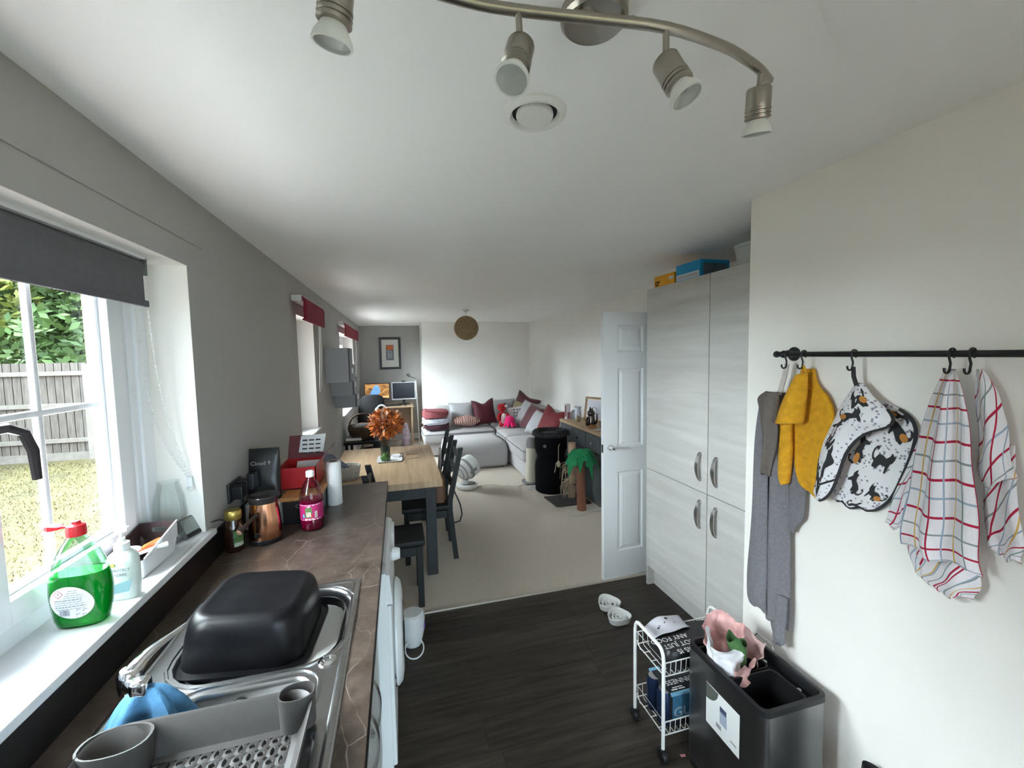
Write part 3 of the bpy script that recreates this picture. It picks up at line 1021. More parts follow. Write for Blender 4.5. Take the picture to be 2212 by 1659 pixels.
obj('pump', pump, nmat('pump_white', (.80, .82, .80), .35, trans=.15), so_)
fy = sc0[1] - .0252
ink = nmat('soap_ink', (.16, .18, .22), .6)
text('PROTECT', .0105, (sc0[0] - .016, fy, SZ + .084), (1, 0, 0), (0, 0, 1), ink, so_, sx=.95)
text('+CARE', .0105, (sc0[0] - .012, fy, SZ + .071), (1, 0, 0), (0, 0, 1), ink, so_, sx=.95)
text('A', .022, (sc0[0] + .004, fy, SZ + .098), (1, 0, 0), (0, 0, 1), nmat('pale_ink', (.5, .55, .52), .6), so_, 'logo_letter')
pt = MB().loops([[(sc0[0] + a, fy + .0003, SZ + b) for a, b in ((-.022, .022), (.022, .026), (.030, .058), (-.010, .048))], [(sc0[0] + a, fy - .0003, SZ + b) for a, b in ((-.022, .022), (.022, .026), (.030, .058), (-.010, .048))]])
obj('blue_panel', pt, nmat('soap_blue', (.22, .38, .42), .5), so_)
obj('yellow_panel', MB().box(sc0[0] - .024, sc0[0] - .008, fy, fy + .002, SZ + .098, SZ + .106), nmat('soap_yellow', (.55, .42, .06), .5), so_)

# white tray with brown inside
ty = thing('sill_tray', 'white plastic caddy with dark brown inside and slot handles on the sill', 'caddy', (-.81, 1.56, SZ))
def trl(s, zz, x0=-.858, x1=-.764, y0=1.464, y1=1.660):
    return [(x, y, zz) for x, y in rrect(x0 - s, x1 + s, y0 - s, y1 + s, .012, 4)]
obj('outer_shell', MB().loops([trl(-.004, SZ), trl(0, SZ + .004), trl(.008, SZ + .062)], True, False), nmat('caddy_white', (.76, .77, .78), .3), ty)
brn = nmat('caddy_brown', (.035, .022, .022), .3)
obj('inner_shell', MB().loops([trl(.008, SZ + .062), trl(.0055, SZ + .062), trl(-.003, SZ + .006)], False, True), brn, ty)
# raised end walls with slot holes
for yy_, sgn in ((1.667, 1), (1.457, -1)):
    if sgn < 0:
        continue
    bm = sheet([(a, b) for a, b in [(-.866, .055), (-.756, .055), (-.7555, .102), (-.760, .108), (-.862, .108), (-.8665, .102)]], [rrect(-.832, -.790, .074, .090, .0075, 4)], 0)
    mb = MB()
    r_ = bmesh.ops.extrude_face_region(bm, geom=bm.faces[:])
    for v in [e for e in r_['geom'] if isinstance(e, bmesh.types.BMVert)]:
        v.co.z += .004
    mb.bm(bm, Matrix.Translation((0, yy_, SZ)) @ Matrix.Rotation(PI / 2, 4, 'X'))
    obj('end_wall', mb, brn, ty)
obj('side_rise', MB().loops([[(-.866, y, SZ + .055), (-.862, y, SZ + .055), (-.862, y, SZ + h), (-.866, y, SZ + h)] for y, h in ((1.47, .064), (1.667, .108))]), brn, ty)
obj('side_rise', MB().loops([[(-.760, y, SZ + .055), (-.756, y, SZ + .055), (-.756, y, SZ + h), (-.760, y, SZ + h)] for y, h in ((1.47, .064), (1.667, .108))]), nmat('caddy_white', (.76, .77, .78), .3), ty)
br1 = thing('dish_brush', 'white dish brush with round bristle head lying in the caddy', 'brush', (-.81, 1.50, SZ + .012))
br = MB()
for i in range(26):
    a = 2 * PI * i / 26
    br.tube([(-.822 + .006 * math.cos(a), 1.515 + .006 * math.sin(a), SZ + .052), (-.822 + .020 * math.cos(a), 1.515 + .016 * math.sin(a), SZ + .074), (-.822 + .033 * math.cos(a), 1.515 + .024 * math.sin(a), SZ + .078)], [.004, .006, .004], 5)
obj('bristles', br, nmat('bristle_white', (.80, .77, .86), .6), br1)
obj('handle', MB().tube([(-.822, 1.515, SZ + .012), (-.822, 1.515, SZ + .058)], .006, 8), white_p, br1)
b2_ = obj('scrub_brush', MB().tube([(-.805, 1.475, SZ + .066), (-.785, 1.50, SZ + .069), (-.757, 1.535, SZ + .070), (-.738, 1.555, SZ + .068)], [.006, .005, .006, .009], 8), white_p)
tag(b2_, 'slim white brush handle resting over the caddy rim', 'brush')
b3_ = obj('orange_scraper', MB().tube([(-.800, 1.49, SZ + .062), (-.785, 1.535, SZ + .075), (-.772, 1.58, SZ + .074), (-.767, 1.61, SZ + .066)], [.005, .008, .009, .006], 8), nmat('orange_plastic', (.75, .12, .03), .4))
tag(b3_, 'orange plastic scraper handle in the caddy', 'scraper')

# glass vase and smart display
vz = thing('glass_vase', 'tall clear glass vase in the corner of the window sill', 'vase', (-.815, 1.755, SZ))
obj('glass', MB().lathe([(.034, 0), (.040, .004), (.050, .05), (.053, .10), (.047, .16), (.037, .20), (.033, .212), (.035, .222), (.032, .222), (.030, .212), (.044, .16), (.050, .10), (.037, .01)], c=(-.815, 1.752, SZ), n=26, cap1=True), clear_mat('vase_glass', (.95, .965, .965), .12), vz)
dm = thing('energy_display', 'small grey digital display standing on the sill end', 'display', (-.745, 1.795, SZ))
DM = Matrix.Translation((-.752, 1.800, SZ)) @ Matrix.Rotation(R(-16), 4, 'Z') @ Matrix.Rotation(R(-22), 4, 'Y')
obj('case', MB().box(-.022, .0, -.055, .055, .0, .078, bev=.005, M=DM), nmat('display_case', (.10, .105, .10), .4), dm)
obj('screen', MB().box(-.001, .0015, -.047, .047, .020, .072, M=DM), nmat('lcd_grey', (.30, .33, .31), .2), dm)
obj('button_row', MB().box(-.001, .0015, -.047, .047, .005, .017, M=DM), black_p, dm)
obj('stand', MB().box(-.05, -.02, -.03, .03, .0, .004, M=Matrix.Translation((-.752, 1.800, SZ)) @ Matrix.Rotation(R(-16), 4, 'Z')), nmat('display_case', (.1, .1, .1), .4), dm)
obj('cable', MB().tube([(-.745, 1.85, SZ + .02), (-.72, 1.90, SZ + .012), (-.712, 1.96, 1.03), (-.718, 2.02, .97), (-.72, 2.06, .93)], .0025, 6), black_p, dm)

# kitchen roller blind
bl = thing('roller_blind', 'dark grey roller blind half rolled up over the kitchen window', 'blind', (-.82, 1.13, 1.88))
gfab = nmat('grey_blind_fabric', (.125, .125, .135), .9, var=.06, vscale=60, bump=.15, bscale=400)
obj('roller', MB().tube([(-.828, .585, 2.012), (-.828, 1.685, 2.012)], .026, 16), gfab, bl)
obj('fabric', MB().box(-.8035, -.8010, .600, 1.672, 1.892, 2.012), gfab, bl)
obj('bottom_bar', MB().box(-.8075, -.797, .600, 1.690, 1.880, 1.902, bev=.004), gfab, bl)
obj('headrail', MB().box(-.86, -.80, .575, 1.70, 2.036, 2.047, bev=.002), white_p, bl)
obj('end_bracket', MB().box(-.86, -.80, 1.686, 1.700, 1.985, 2.046, bev=.003), nmat('bracket_grey', (.10, .12, .11), .5), bl)
def chain(p0, p1, sag, n=46):
    P0, P1 = Vector(p0), Vector(p1)
    return [P0 + (P1 - P0) * (i / n) + Vector((0, 0, -sag * math.sin(PI * (i / n)) )) + Vector((sag * .35, 0, 0)) * -math.sin(PI * i / n) for i in range(n + 1)]
ch = MB()
for p0, p1, sg in (((-.850, 1.712, 1.99), (-.776, 1.808, 1.262), .10), ((-.818, 1.712, 1.99), (-.770, 1.808, 1.262), .06)):
    for q in chain(p0, p1, sg):
        ch.ball(q, .0042, n=6, m=4)
    ch.tube(chain(p0, p1, sg, 20), .0014, 5)
c_ = obj('bead_chain', ch, nmat('chain_white', (.78, .78, .76), .4), bl)
cl_ = MB().box(-.782, -.762, 1.806, 1.8185, 1.225, 1.265, bev=.004)
cl_.tube([(-.772 + .010 * math.cos(a), 1.809, 1.222 + .012 * math.sin(a)) for a in [R(i * 30) for i in range(12)]], .003, 6, closed=True)
obj('chain_clip', cl_, white_p, bl)

# ------------------------------------------------------------------ things on the worktop
jar = thing('honey_jar', 'dark glass jar with gold lid and green label beside the copper jug', 'jar', (-.682, 1.935, WT))
obj('glass', MB().lathe([(.030, 0), (.034, .004), (.036, .02), (.036, .085), (.033, .105), (.026, .125), (.024, .135)], c=(-.682, 1.935, WT), n=20), nmat('dark_honey', (.030, .012, .006), .06, coat=.8), jar)
obj('lid', MB().lathe([(.029, .134), (.031, .137), (.031, .166), (.027, .172), (.01, .173)], c=(-.682, 1.935, WT), n=20), nmat('gold_lid', (.48, .36, .10), .35, .8), jar)
lbm = MB().loops([[(-.682 + .0366 * math.cos(a), 1.935 + .0366 * math.sin(a), WT + zz) for a in [R(-75 + i * 8) for i in range(9)]] for zz in (.025, .092)], False, False, closed=False)
obj('paper_label', lbm, nmat('green_label', (.08, .18, .06), .5, var=.5, vscale=60), jar)
obj('label_base', MB().loops([[(-.682 + .0369 * math.cos(a), 1.935 + .0369 * math.sin(a), WT + zz) for a in [R(-73 + i * 8) for i in range(8)]] for zz in (.026, .042)], False, False, closed=False), nmat('pale_label', (.55, .58, .5), .5), jar)

kt = thing('copper_jug', 'copper milk warmer jug with black rim and side handle on the worktop', 'jug', (-.585, 1.995, WT))
kc = (-.585, 2.005, WT)
copper = nmat('copper', (.70, .34, .20), .16, 1.0)
obj('base', MB().lathe([(.060, 0), (.066, .003), (.067, .018), (.064, .022)], c=kc, n=28), black_p, kt)
obj('body', MB().lathe([(.064, .020), (.066, .025), (.064, .06), (.060, .11), (.055, .155), (.053, .175)], c=kc, n=32), copper, kt)
obj('rim', MB().lathe([(.053, .172), (.055, .180), (.063, .200), (.061, .203), (.050, .196), (.030, .192), (.010, .190)], c=kc, n=32), nmat('dark_rim', (.06, .055, .055), .2, .6), kt)
hn = MB().tube([(-.598, 1.948, 1.045), (-.612, 1.915, 1.035), (-.632, 1.872, 1.016), (-.638, 1.858, 1.010)], [.009, .008, .0105, .0115], 10)
hh = obj('handle', hn, nmat('dark_wood_handle', (.03, .018, .014), .35), kt)
obj('end_cap', MB().lathe([(.0105, 0), (.0115, .002), (.009, .004)], M=Matrix.Translation((-.6375, 1.860, 1.0105)) @ Vector((-.42, -.86, -.3)).to_track_quat('Z', 'Y').to_matrix().to_4x4(), n=16), nmat('rose_copper', (.85, .45, .30), .35, .6), hh)
obj('dial', MB().lathe([(.011, 0), (.011, .003), (.005, .004)], M=Matrix.Translation((-.600, 1.941, WT + .045)) @ Vector((-.22, -.97, .05)).to_track_quat('Z', 'Y').to_matrix().to_4x4(), n=16), black_p, kt)

sk = thing('wall_socket', 'dark double wall socket with black plugs above the worktop', 'socket', (XL, 2.11, 1.08))
obj('plate', MB().box(XL, XL + .010, 2.035, 2.185, 1.075, 1.160, bev=.003), nmat('dark_socket', (.05, .05, .05), .4, .5), sk)
for y, zz in ((2.075, 1.115), (2.140, 1.122)):
    p_ = obj('plug', MB().box(XL + .010, XL + .055, y - .026, y + .026, zz - .028, zz + .030, bev=.006), black_p, sk)
    obj('cable', MB().tube([(XL + .045, y, zz - .02), (XL + .05, y + .005, zz - .08), (XL + .04, y + .02, WT + .012), (XL + .05, y + .05, WT + .006)], .0035, 6), black_p, p_)
obj('adaptor', MB().box(XL + .055, XL + .085, 2.105, 2.175, 1.110, 1.185, bev=.006), black_p, sk)

wbx = obj('white_canister', MB().box(-.712, -.560, 2.135, 2.275, WT, 1.032, bev=.012, seg=3), nmat('satin_white_box', (.62, .63, .62), .35))
tag(wbx, 'white squarish canister behind the copper jug', 'canister')
bag = thing('coffee_pouch', 'black stand-up foil pouch on top of the white canister', 'pouch', (-.635, 2.21, 1.033))
def pouch(u, v):
    w = .070 - .004 * v
    th = .034 * (1 - v) ** .55 + .002
    a = 2 * PI * u
    x = w * math.copysign(abs(math.cos(a)) ** .6, math.cos(a))
    y = th * math.copysign(abs(math.sin(a)) ** .8, math.sin(a))
    y += .004 * math.sin(v * 9 + x * 30) * (1 - v)
    return (-.635 + x, 2.205 + y + .02 * v, 1.033 + .240 * v)
pf = nmat('black_foil', (.012, .012, .013), .32, var=.3, vscale=30, bump=.4, bscale=30)
obj('foil', MB().grid(pouch, 40, 14, uv=False), pf, bag)
obj('top_seal', MB().box(-.700, -.570, 2.222, 2.228, 1.250, 1.275), pf, bag)
text('Cloud 9', .026, (-.682, 2.1725, 1.205), (1, 0, 0), (0, .1, 1), nmat('pouch_print', (.35, .35, .36), .5), bag)

bb2 = thing('bread_box', 'black storage box with wooden lid under the red carton', 'box', (-.475, 2.38, WT))
obj('body', MB().box(-.555, -.395, 2.165, 2.62, WT, 1.022, bev=.004), nmat('black_box', (.02, .018, .02), .3), bb2)
obj('lid', MB().box(-.565, -.385, 2.155, 2.63, 1.022, 1.040, bev=.003), nmat('orange_wood', (.42, .20, .07), .5, var=.25, vscale=6, stretch=(10, 1, 10)), bb2)
text('C', .024, (-.500, 2.1642, .985), (1, 0, 0), (0, 0, 1), nmat('pouch_print', (.35, .35, .36), .5), bb2)
rb = thing('red_carton', 'open red carton with maroon flaps and white sheet on the bread box', 'carton', (-.48, 2.40, 1.041))
redb = nmat('red_card', (.42, .01, .015), .4)
maro = nmat('maroon_card', (.16, .045, .05), .5)
mbx = MB()
for (a0, a1, b0, b1) in ((-.605, -.600, 2.29, 2.52), (-.430, -.425, 2.29, 2.52), (-.605, -.425, 2.29, 2.295), (-.605, -.425, 2.515, 2.52)):
    mbx.box(a0, a1, b0, b1, 1.041, 1.150)
mbx.box(-.605, -.425, 2.29, 2.52, 1.041, 1.045)
obj('body', mbx, redb, rb)
obj('flap', MB().loops([[(-.605, 2.515, 1.150), (-.425, 2.515, 1.150), (-.425, 2.519, 1.150), (-.605, 2.519, 1.150)], [(-.610, 2.60, 1.262), (-.420, 2.60, 1.262), (-.420, 2.604, 1.260), (-.610, 2.604, 1.260)]]), maro, rb)
obj('flap', MB().loops([[(-.428, 2.29, 1.150), (-.424, 2.29, 1.150), (-.424, 2.52, 1.150), (-.428, 2.52, 1.150)], [(-.362, 2.29, 1.225), (-.358, 2.29, 1.223), (-.358, 2.52, 1.223), (-.362, 2.52, 1.225)]]), maro, rb)
ws = obj('sheet', MB().loops([[(-.560, 2.50, 1.10), (-.435, 2.50, 1.10), (-.435, 2.502, 1.10), (-.560, 2.502, 1.10)], [(-.545, 2.575, 1.262), (-.415, 2.575, 1.268), (-.415, 2.577, 1.268), (-.545, 2.577, 1.262)]]), nmat('paper_white', (.80, .80, .80), .6), rb)
pb = MB()
for r_ in range(4):
    for c2 in range(3):
        zc_ = 1.235 - r_ * .022
        yv = 2.50 + (zc_ - 1.10) / .165 * .075 - .003
        pb.box(-.535 + c2 * .034, -.510 + c2 * .034, yv, yv + .001, zc_, zc_ + .007)
obj('print', pb, nmat('print_black', (.02, .02, .02), .6), ws)

jb = thing('cordial_bottle', 'plastic bottle of dark pink fruit cordial with white cap', 'bottle', (-.413, 2.085, WT))
jc = (-.413, 2.085, WT)
jp = [(.040, 0), (.048, .005), (.051, .02), (.051, .045), (.049, .05), (.049, .128), (.051, .134), (.050, .150), (.045, .178), (.034, .208), (.021, .228), (.0165, .238), (.0155, .245)]
obj('shell', MB().lathe(jp, c=jc, n=28, cap1=False), clear_mat('cordial_plastic', (.80, .78, .78), .30), jb)
obj('cordial', MB().lathe([(max(r_ - .002, .01), zz + .001) for r_, zz in jp[:7]] + [(.0485, .140)], c=jc, n=28), nmat('cordial_liquid', (.26, .005, .045), .05, trans=.35, ior=1.34), jb)
obj('cap', MB().lathe([(.0165, .244), (.018, .246), (.018, .268), (.015, .272), (.005, .272)], c=jc, n=20), white_p, jb)
obj('wrap_label', MB().lathe([(.0497, .052), (.0500, .056), (.0500, .122), (.0497, .127)], c=jc, n=36, cap0=False, cap1=False), nmat('pink_label', (.42, .018, .13), .35), jb)
def on_cyl(c, r_, a0, a1, z0, z1, n=6):
    return MB().loops([[(c[0] + r_ * math.cos(R(a0 + (a1 - a0) * i / n)), c[1] + r_ * math.sin(R(a0 + (a1 - a0) * i / n)), c[2] + zz) for i in range(n + 1)] for zz in (z0, z1)], False, False, closed=False)
for a0, a1, z0, z1, mt in ((-112, -78, .066, .112, nmat('label_green', (.10, .17, .06), .5, var=.5, vscale=120)), (-106, -84, .070, .092, nmat('label_cream', (.70, .55, .48), .5, var=.3, vscale=150)), (-66, -52, .062, .094, nmat('label_pale', (.45, .42, .36), .5)), (-128, -116, .066, .082, nmat('label_blue', (.15, .38, .70), .5)), (-84, -76, .070, .080, nmat('label_red', (.60, .03, .03), .5)), (-115, -70, .058, .062, nmat('label_cream', (.7, .55, .48), .5)), (-145, -35, .1215, .124, nmat('paper_white', (.8, .8, .8), .6)), (-145, -35, .0545, .057, nmat('paper_white', (.8, .8, .8), .6)), (-102, -86, .1145, .1185, nmat('paper_white', (.8, .8, .8), .6))):
    obj('label_print', on_cyl(jc, .0504, a0, a1, z0, z1), mt, jb)

kr = thing('kitchen_roll', 'upright roll of white kitchen paper at the worktop end', 'paper roll', (-.357, 2.40, WT))
rollm = nmat('tissue_white', (.74, .74, .73), .7, var=.05, vscale=120, bump=.2, bscale=200)
obj('paper', MB().lathe([(.036, 0), (.038, .003), (.038, .232), (.036, .235), (.023, .235), (.022, .20)], c=(-.357, 2.40, WT), n=24), rollm, kr)
obj('core', MB().lathe([(.0225, .15), (.0225, .2355), (.019, .2355), (.019, .15)], c=(-.357, 2.40, WT), n=20, cap0=False, cap1=False), nmat('cardboard', (.22, .15, .10), .8), kr)
# ================================================================== right side of the kitchen
def grain_mat(name, c0, c1, stretch, scale=3.0, rough=.45):
    m = bpy.data.materials.new(name)
    m.use_nodes = True
    nt = m.node_tree
    b = nt.nodes['Principled BSDF']
    b.inputs['Roughness'].default_value = rough
    tc = nt.nodes.new('ShaderNodeTexCoord')
    mp = nt.nodes.new('ShaderNodeMapping')
    mp.inputs['Scale'].default_value = stretch
    n = nt.nodes.new('ShaderNodeTexNoise')
    n.inputs['Scale'].default_value = scale
    n.inputs['Detail'].default_value = 8
    n.inputs['Roughness'].default_value = .62
    n.inputs['Distortion'].default_value = .25
    r = nt.nodes.new('ShaderNodeValToRGB')
    r.color_ramp.elements[0].position = .3
    r.color_ramp.elements[0].color = (*c0, 1)
    r.color_ramp.elements[1].position = .68
    r.color_ramp.elements[1].color = (*c1, 1)
    bp = nt.nodes.new('ShaderNodeBump')
    bp.inputs['Strength'].default_value = .12
    bp.inputs['Distance'].default_value = .002
    nt.links.new(tc.outputs['Object'], mp.inputs['Vector'])
    nt.links.new(mp.outputs[0], n.inputs['Vector'])
    nt.links.new(n.outputs['Fac'], r.inputs['Fac'])
    nt.links.new(r.outputs['Color'], b.inputs['Base Color'])
    nt.links.new(n.outputs['Fac'], bp.inputs['Height'])
    nt.links.new(bp.outputs['Normal'], b.inputs['Normal'])
    return m
pale_wood = grain_mat('pale_grey_woodgrain', (.50, .485, .455), (.64, .625, .595), (.6, .6, 7), 2.2)
XC = 1.702
for (ya, yb, hy, lab) in ((2.006, 2.623, 2.062, 'tall pale woodgrain larder unit next to the open door'), (1.456, 2.003, 1.930, 'tall pale woodgrain larder unit half hidden behind the wall corner')):
    u = thing('larder_unit', lab, 'cabinet', (2.0, (ya + yb) / 2, 0), group='tall larder units')
    obj('body', MB().box(XC + .020, 2.275, ya, yb, .146, 2.128), carc, u)
    d1 = obj('door', MB().box(XC, XC + .019, ya + .0015, yb - .0015, .868, 2.132, bev=.0015), pale_wood, u)
    d2 = obj('door', MB().box(XC, XC + .019, ya + .0015, yb - .0015, .146, .864, bev=.0015), pale_wood, u)
    bow_handle((XC, hy, 1.017), -1, .172, d1)
    bow_handle((XC, hy, .728), -1, .172, d2)
    obj('plinth', MB().box(XC + .055, XC + .070, ya, yb, 0, .146), pale_wood, u)
    if ya > 2:
        obj('end_panel', MB().box(XC + .002, XC + .055, yb - .022, yb - .002, 0, .146), pale_wood, u)

# boxes on top of the larder units
b = thing('orange_box', 'orange cardboard box on top of the larder units', 'box', (1.83, 2.46, 2.133))
orm = nmat('orange_card', (.78, .36, .015), .5)
obj('body', MB().box(1.724, 1.95, 2.352, 2.566, 2.133, 2.208), orm, b)
obj('window_cutout', MB().box(1.7225, 1.725, 2.356, 2.405, 2.168, 2.186, bev=.004), nmat('paper_white', (.8, .8, .8), .6), b)
op = MB()
for y_, z_, w_, h_ in ((2.552, 2.160, .010, .012), (2.538, 2.164, .008, .012), (2.526, 2.161, .012, .010), (2.512, 2.165, .006, .012), (2.550, 2.144, .006, .013), (2.540, 2.142, .009, .011), (2.527, 2.145, .008, .013)):
    op.box(1.7224, 1.7242, y_ - w_, y_, z_, z_ + h_)
obj('print_marks', op, nmat('print_black', (.02, .02, .02), .6), b)
b = thing('blue_box', 'bright blue cardboard box on top of the larder units', 'box', (1.9, 2.22, 2.133))
obj('body', MB().box(1.724, 1.93, 2.112, 2.334, 2.133, 2.236, bev=.002), nmat('blue_card', (.01, .26, .52), .4, var=.1), b)
obj('print_band', MB().box(1.7222, 1.725, 2.130, 2.318, 2.146, 2.168), nmat('band_grey', (.45, .45, .45), .5), b)
obj('print_band', MB().box(1.7228, 1.725, 2.122, 2.326, 2.140, 2.174), nmat('band_pale', (.62, .72, .80), .5), b)
obj('side_print', MB().box(1.745, 1.91, 2.1100, 2.113, 2.140, 2.215), nmat('side_grey_blue', (.10, .14, .18), .5, var=.3, vscale=25), b)
b = thing('clear_bucket', 'translucent plastic tub on top of the larder units', 'tub', (1.85, 1.80, 2.133))
obj('shell', MB().lathe([(.088, 0), (.092, .003), (.108, .095), (.113, .099), (.113, .112), (.108, .112), (.104, .10), (.088, .006)], c=(1.822, 1.80, 2.131), n=28), nmat('frosted_plastic', (.62, .63, .62), .35, trans=.35), b)

# ------------------------------------------------------------------ open panel door
DW = .762
DMx = Matrix.Translation((1.418, 2.728, 0)) @ Matrix.Rotation(R(3.0), 4, 'Z') @ Matrix.Rotation(PI / 2, 4, 'X')
e = bpy.data.objects.new('door_1', None)
COL.objects.link(e)
e.location = (1.418, 2.728, 0)
WM[e.name] = Matrix.Translation(e.location)
e['kind'] = 'structure'
e['label'] = 'open white six-panel door beside the larder units'
dpaint = nmat('door_paint', (.74, .76, .77), .4)
pans = []
for x0 in (.118, .118 + .215 + .096):
    for (z0, z1) in ((.216, .818), (1.004, 1.584), (1.703, 1.896)):
        pans.append((x0, x0 + .215, z0, z1))
def prect(p, ins):
    return [(p[0] + ins, p[2] + ins), (p[1] - ins, p[2] + ins), (p[1] - ins, p[3] - ins), (p[0] + ins, p[3] - ins)]
mbd = MB()
for face_z, sg in ((.0, 1), (-.035, -1)):
    bmf = sheet([(0, .010), (DW, .010), (DW, 1.990), (0, 1.990)], [prect(p, 0) for p in pans], face_z)
    mbd.bm(bmf, DMx)
mbd.loops([[(x, y, zz) for x, y in ((0, .010), (DW, .010), (DW, 1.990), (0, 1.990))] for zz in (0, -.035)], False, False, M=DMx)
obj('slab', mbd, dpaint, e, sharp=20)
for p in pans:
    pm = MB()
    for sg, base in ((1, 0), (-1, -.035)):
        pm.loops([[(x, y, base + sg * dz) for x, y in prect(p, ins)] for ins, dz in ((0, 0), (.006, -.009), (.014, -.010), (.038, -.002), (.042, -.002))], False, True, M=DMx)
    obj('panel', pm, dpaint, e, sharp=15)
hm_ = MB().lathe([(.026, 0), (.026, .008), (.012, .011), (.010, .045)], c=(.054, 1.004, 0), n=20, M=DMx)
hm_.tube([DMx @ Vector(q) for q in ((.054, 1.004, .045), (.066, 1.003, .050), (.10, 1.001, .050), (.19, .996, .048))], [.0095, .0095, .009, .008], 10)
obj('lever_handle', hm_, chrome, e)
obj('latch_plate', MB().box(-.0012, .001, .97, 1.03, -.029, -.006, M=DMx), nmat('dark_steel', (.12, .12, .12), .35, 1.0), e)

# ------------------------------------------------------------------ hook rail and textiles
RZ, RXX = 1.681, 1.380
rl_ = thing('hook_rail', 'long black metal hanging rail on the right wall', 'rail', (XR, .6, RZ))
obj('bar', MB().tube([(RXX, 1.262, RZ), (RXX, -.10, RZ - .003)], .0088, 12), black_m, rl_)
fin = MB().ball((RXX, 1.268, RZ), .0125, n=12, m=8)
fin.lathe([(.010, 0), (.010, .02)], M=Matrix.Translation((RXX, 1.268, RZ)) @ Matrix.Rotation(PI / 2, 4, 'X'))
obj('finial', fin, black_m, rl_)
for yb_ in (1.238, -.07):
    bk = MB().lathe([(.026, 0), (.026, .004), (.012, .010), (.009, .05)], M=Matrix.Translation((XR, yb_, RZ)) @ Matrix.Rotation(-PI / 2, 4, 'Y'), n=18)
    bk.ball((RXX, yb_, RZ), .014, n=12, m=8)
    obj('bracket', bk, black_m, rl_)
hook_labels = ['black S-hook at the rail end holding the grey towel', 'black S-hook holding the yellow pot holder', 'black S-hook holding the cat-print oven glove', 'black S-hook holding the nearer fold of check towels', 'black S-hook holding the rightmost check towel']
for y, lab in zip((1.222, 1.158, .989, .748, .708), hook_labels):
    pts = [(RXX + .0125 * math.cos(R(a)), y, RZ + .0125 * math.sin(R(a))) for a in range(-60, 215, 25)]
    pts += [(RXX - .010, y, RZ - .012), (RXX - .004, y, RZ - .026), (RXX - .004, y + .001, RZ - .038)]
    pts += [(RXX - .004 + .011 * (math.cos(R(a)) - 1) , y + .001, RZ - .040 + .011 * math.sin(R(a))) for a in range(0, -200, -28)]
    h = obj('s_hook', MB().tube(pts, .0028, 8), black_m)
    tag(h, lab, 'hook', 'S-hooks on the black rail')

def interp(rows, t):
    n = len(rows) - 1
    f = min(max(t, 0), 1) * n
    i = min(int(f), n - 1)
    a = f - i
    # smooth cubic through neighbours
    p0, p1, p2, p3 = rows[max(i - 1, 0)], rows[i], rows[i + 1], rows[min(i + 2, n)]
    o = []
    for k in range(len(p1)):
        m1, m2 = (p2[k] - p0[k]) / 2, (p3[k] - p1[k]) / 2
        o.append((2 * a ** 3 - 3 * a ** 2 + 1) * p1[k] + (a ** 3 - 2 * a ** 2 + a) * m1 + (-2 * a ** 3 + 3 * a ** 2) * p2[k] + (a ** 3 - a ** 2) * m2)
    return o
def drape(rows, off, amp, k, ph=0.0, xfn=None, tilt=0.0):
    """rows: (z, y_left, y_right, bulge) from the top down, left as seen from the room"""
    def fn(u, v):
        zt, yl, yr, bg = interp(rows, v)
        y = yl + (yr - yl) * u
        wv = .5 + .5 * math.sin(2 * PI * (k * u + ph + .25 * v))
        x = XR - off - amp * wv * min(1, v * 4 + .15) - bg * math.sin(PI * u)
        if xfn:
            x -= xfn(u, v)
        zz = zt + tilt * (u - .5) * v + .007 * v * math.sin(9 * u + 3 * ph + 20 * off)
        y += .010 * v * mnoise.noise(Vector((u * 3.1 + off * 90, v * 4.0, ph))) + .004 * math.sin(v * 14 + off * 200) * v
        x -= .008 * v * (1 + mnoise.noise(Vector((u * 4.3, v * 3.2, off * 70))))
        return (min(x, XR - .004), y, zz)
    return fn

# grey towel
gt = thing('grey_towel', 'long grey bath towel hanging folded from the rail end', 'towel', (1.40, 1.28, .57))
gtm = nmat('grey_terry', (.185, .18, .195), .95, var=.12, vscale=90, bump=.8, bscale=380, sheen=.1)
gtb = nmat('brown_grey_hem', (.135, .115, .105), .9, var=.1, vscale=60, bump=.4, bscale=300)
obj('main_fold', MB().grid(drape([(1.535, 1.283, 1.245, .01), (1.49, 1.325, 1.232, .02), (1.40, 1.335, 1.228, .02), (1.20, 1.345, 1.220, .02), (.95, 1.354, 1.205, .02), (.75, 1.358, 1.203, .02), (.645, 1.340, 1.205, .015)], .022, .020, 1.5, .1, tilt=-.04), 30, 40), gtm, gt, solid=.006)
obj('front_fold', MB().grid(drape([(1.50, 1.330, 1.285, .015), (1.35, 1.342, 1.282, .02), (1.10, 1.350, 1.276, .022), (.85, 1.358, 1.270, .022), (.70, 1.362, 1.268, .02), (.668, 1.356, 1.272, .01)], .055, .006, 1, .2), 14, 30), gtm, gt, solid=.006)
obj('tail', MB().grid(drape([(.76, 1.262, 1.200, .012), (.66, 1.264, 1.200, .012), (.59, 1.256, 1.206, .012), (.565, 1.243, 1.215, .006)], .040, .006, 1, .4), 12, 12), gtm, gt, solid=.008)
obj('side_flap', MB().grid(drape([(1.36, 1.225, 1.190, .01), (1.22, 1.225, 1.160, .012), (1.10, 1.222, 1.158, .012), (1.05, 1.22, 1.180, .01), (1.01, 1.222, 1.205, .004)], .014, .006, 1), 12, 14), gtm, gt, solid=.006)
obj('hem_fold', MB().grid(drape([(1.540, 1.292, 1.240, .015), (1.505, 1.328, 1.230, .022), (1.45, 1.312, 1.236, .02), (1.36, 1.300, 1.244, .015), (1.22, 1.290, 1.262, .008)], .066, .012, 1.0, .5), 16, 16), gtb, gt, solid=.005)
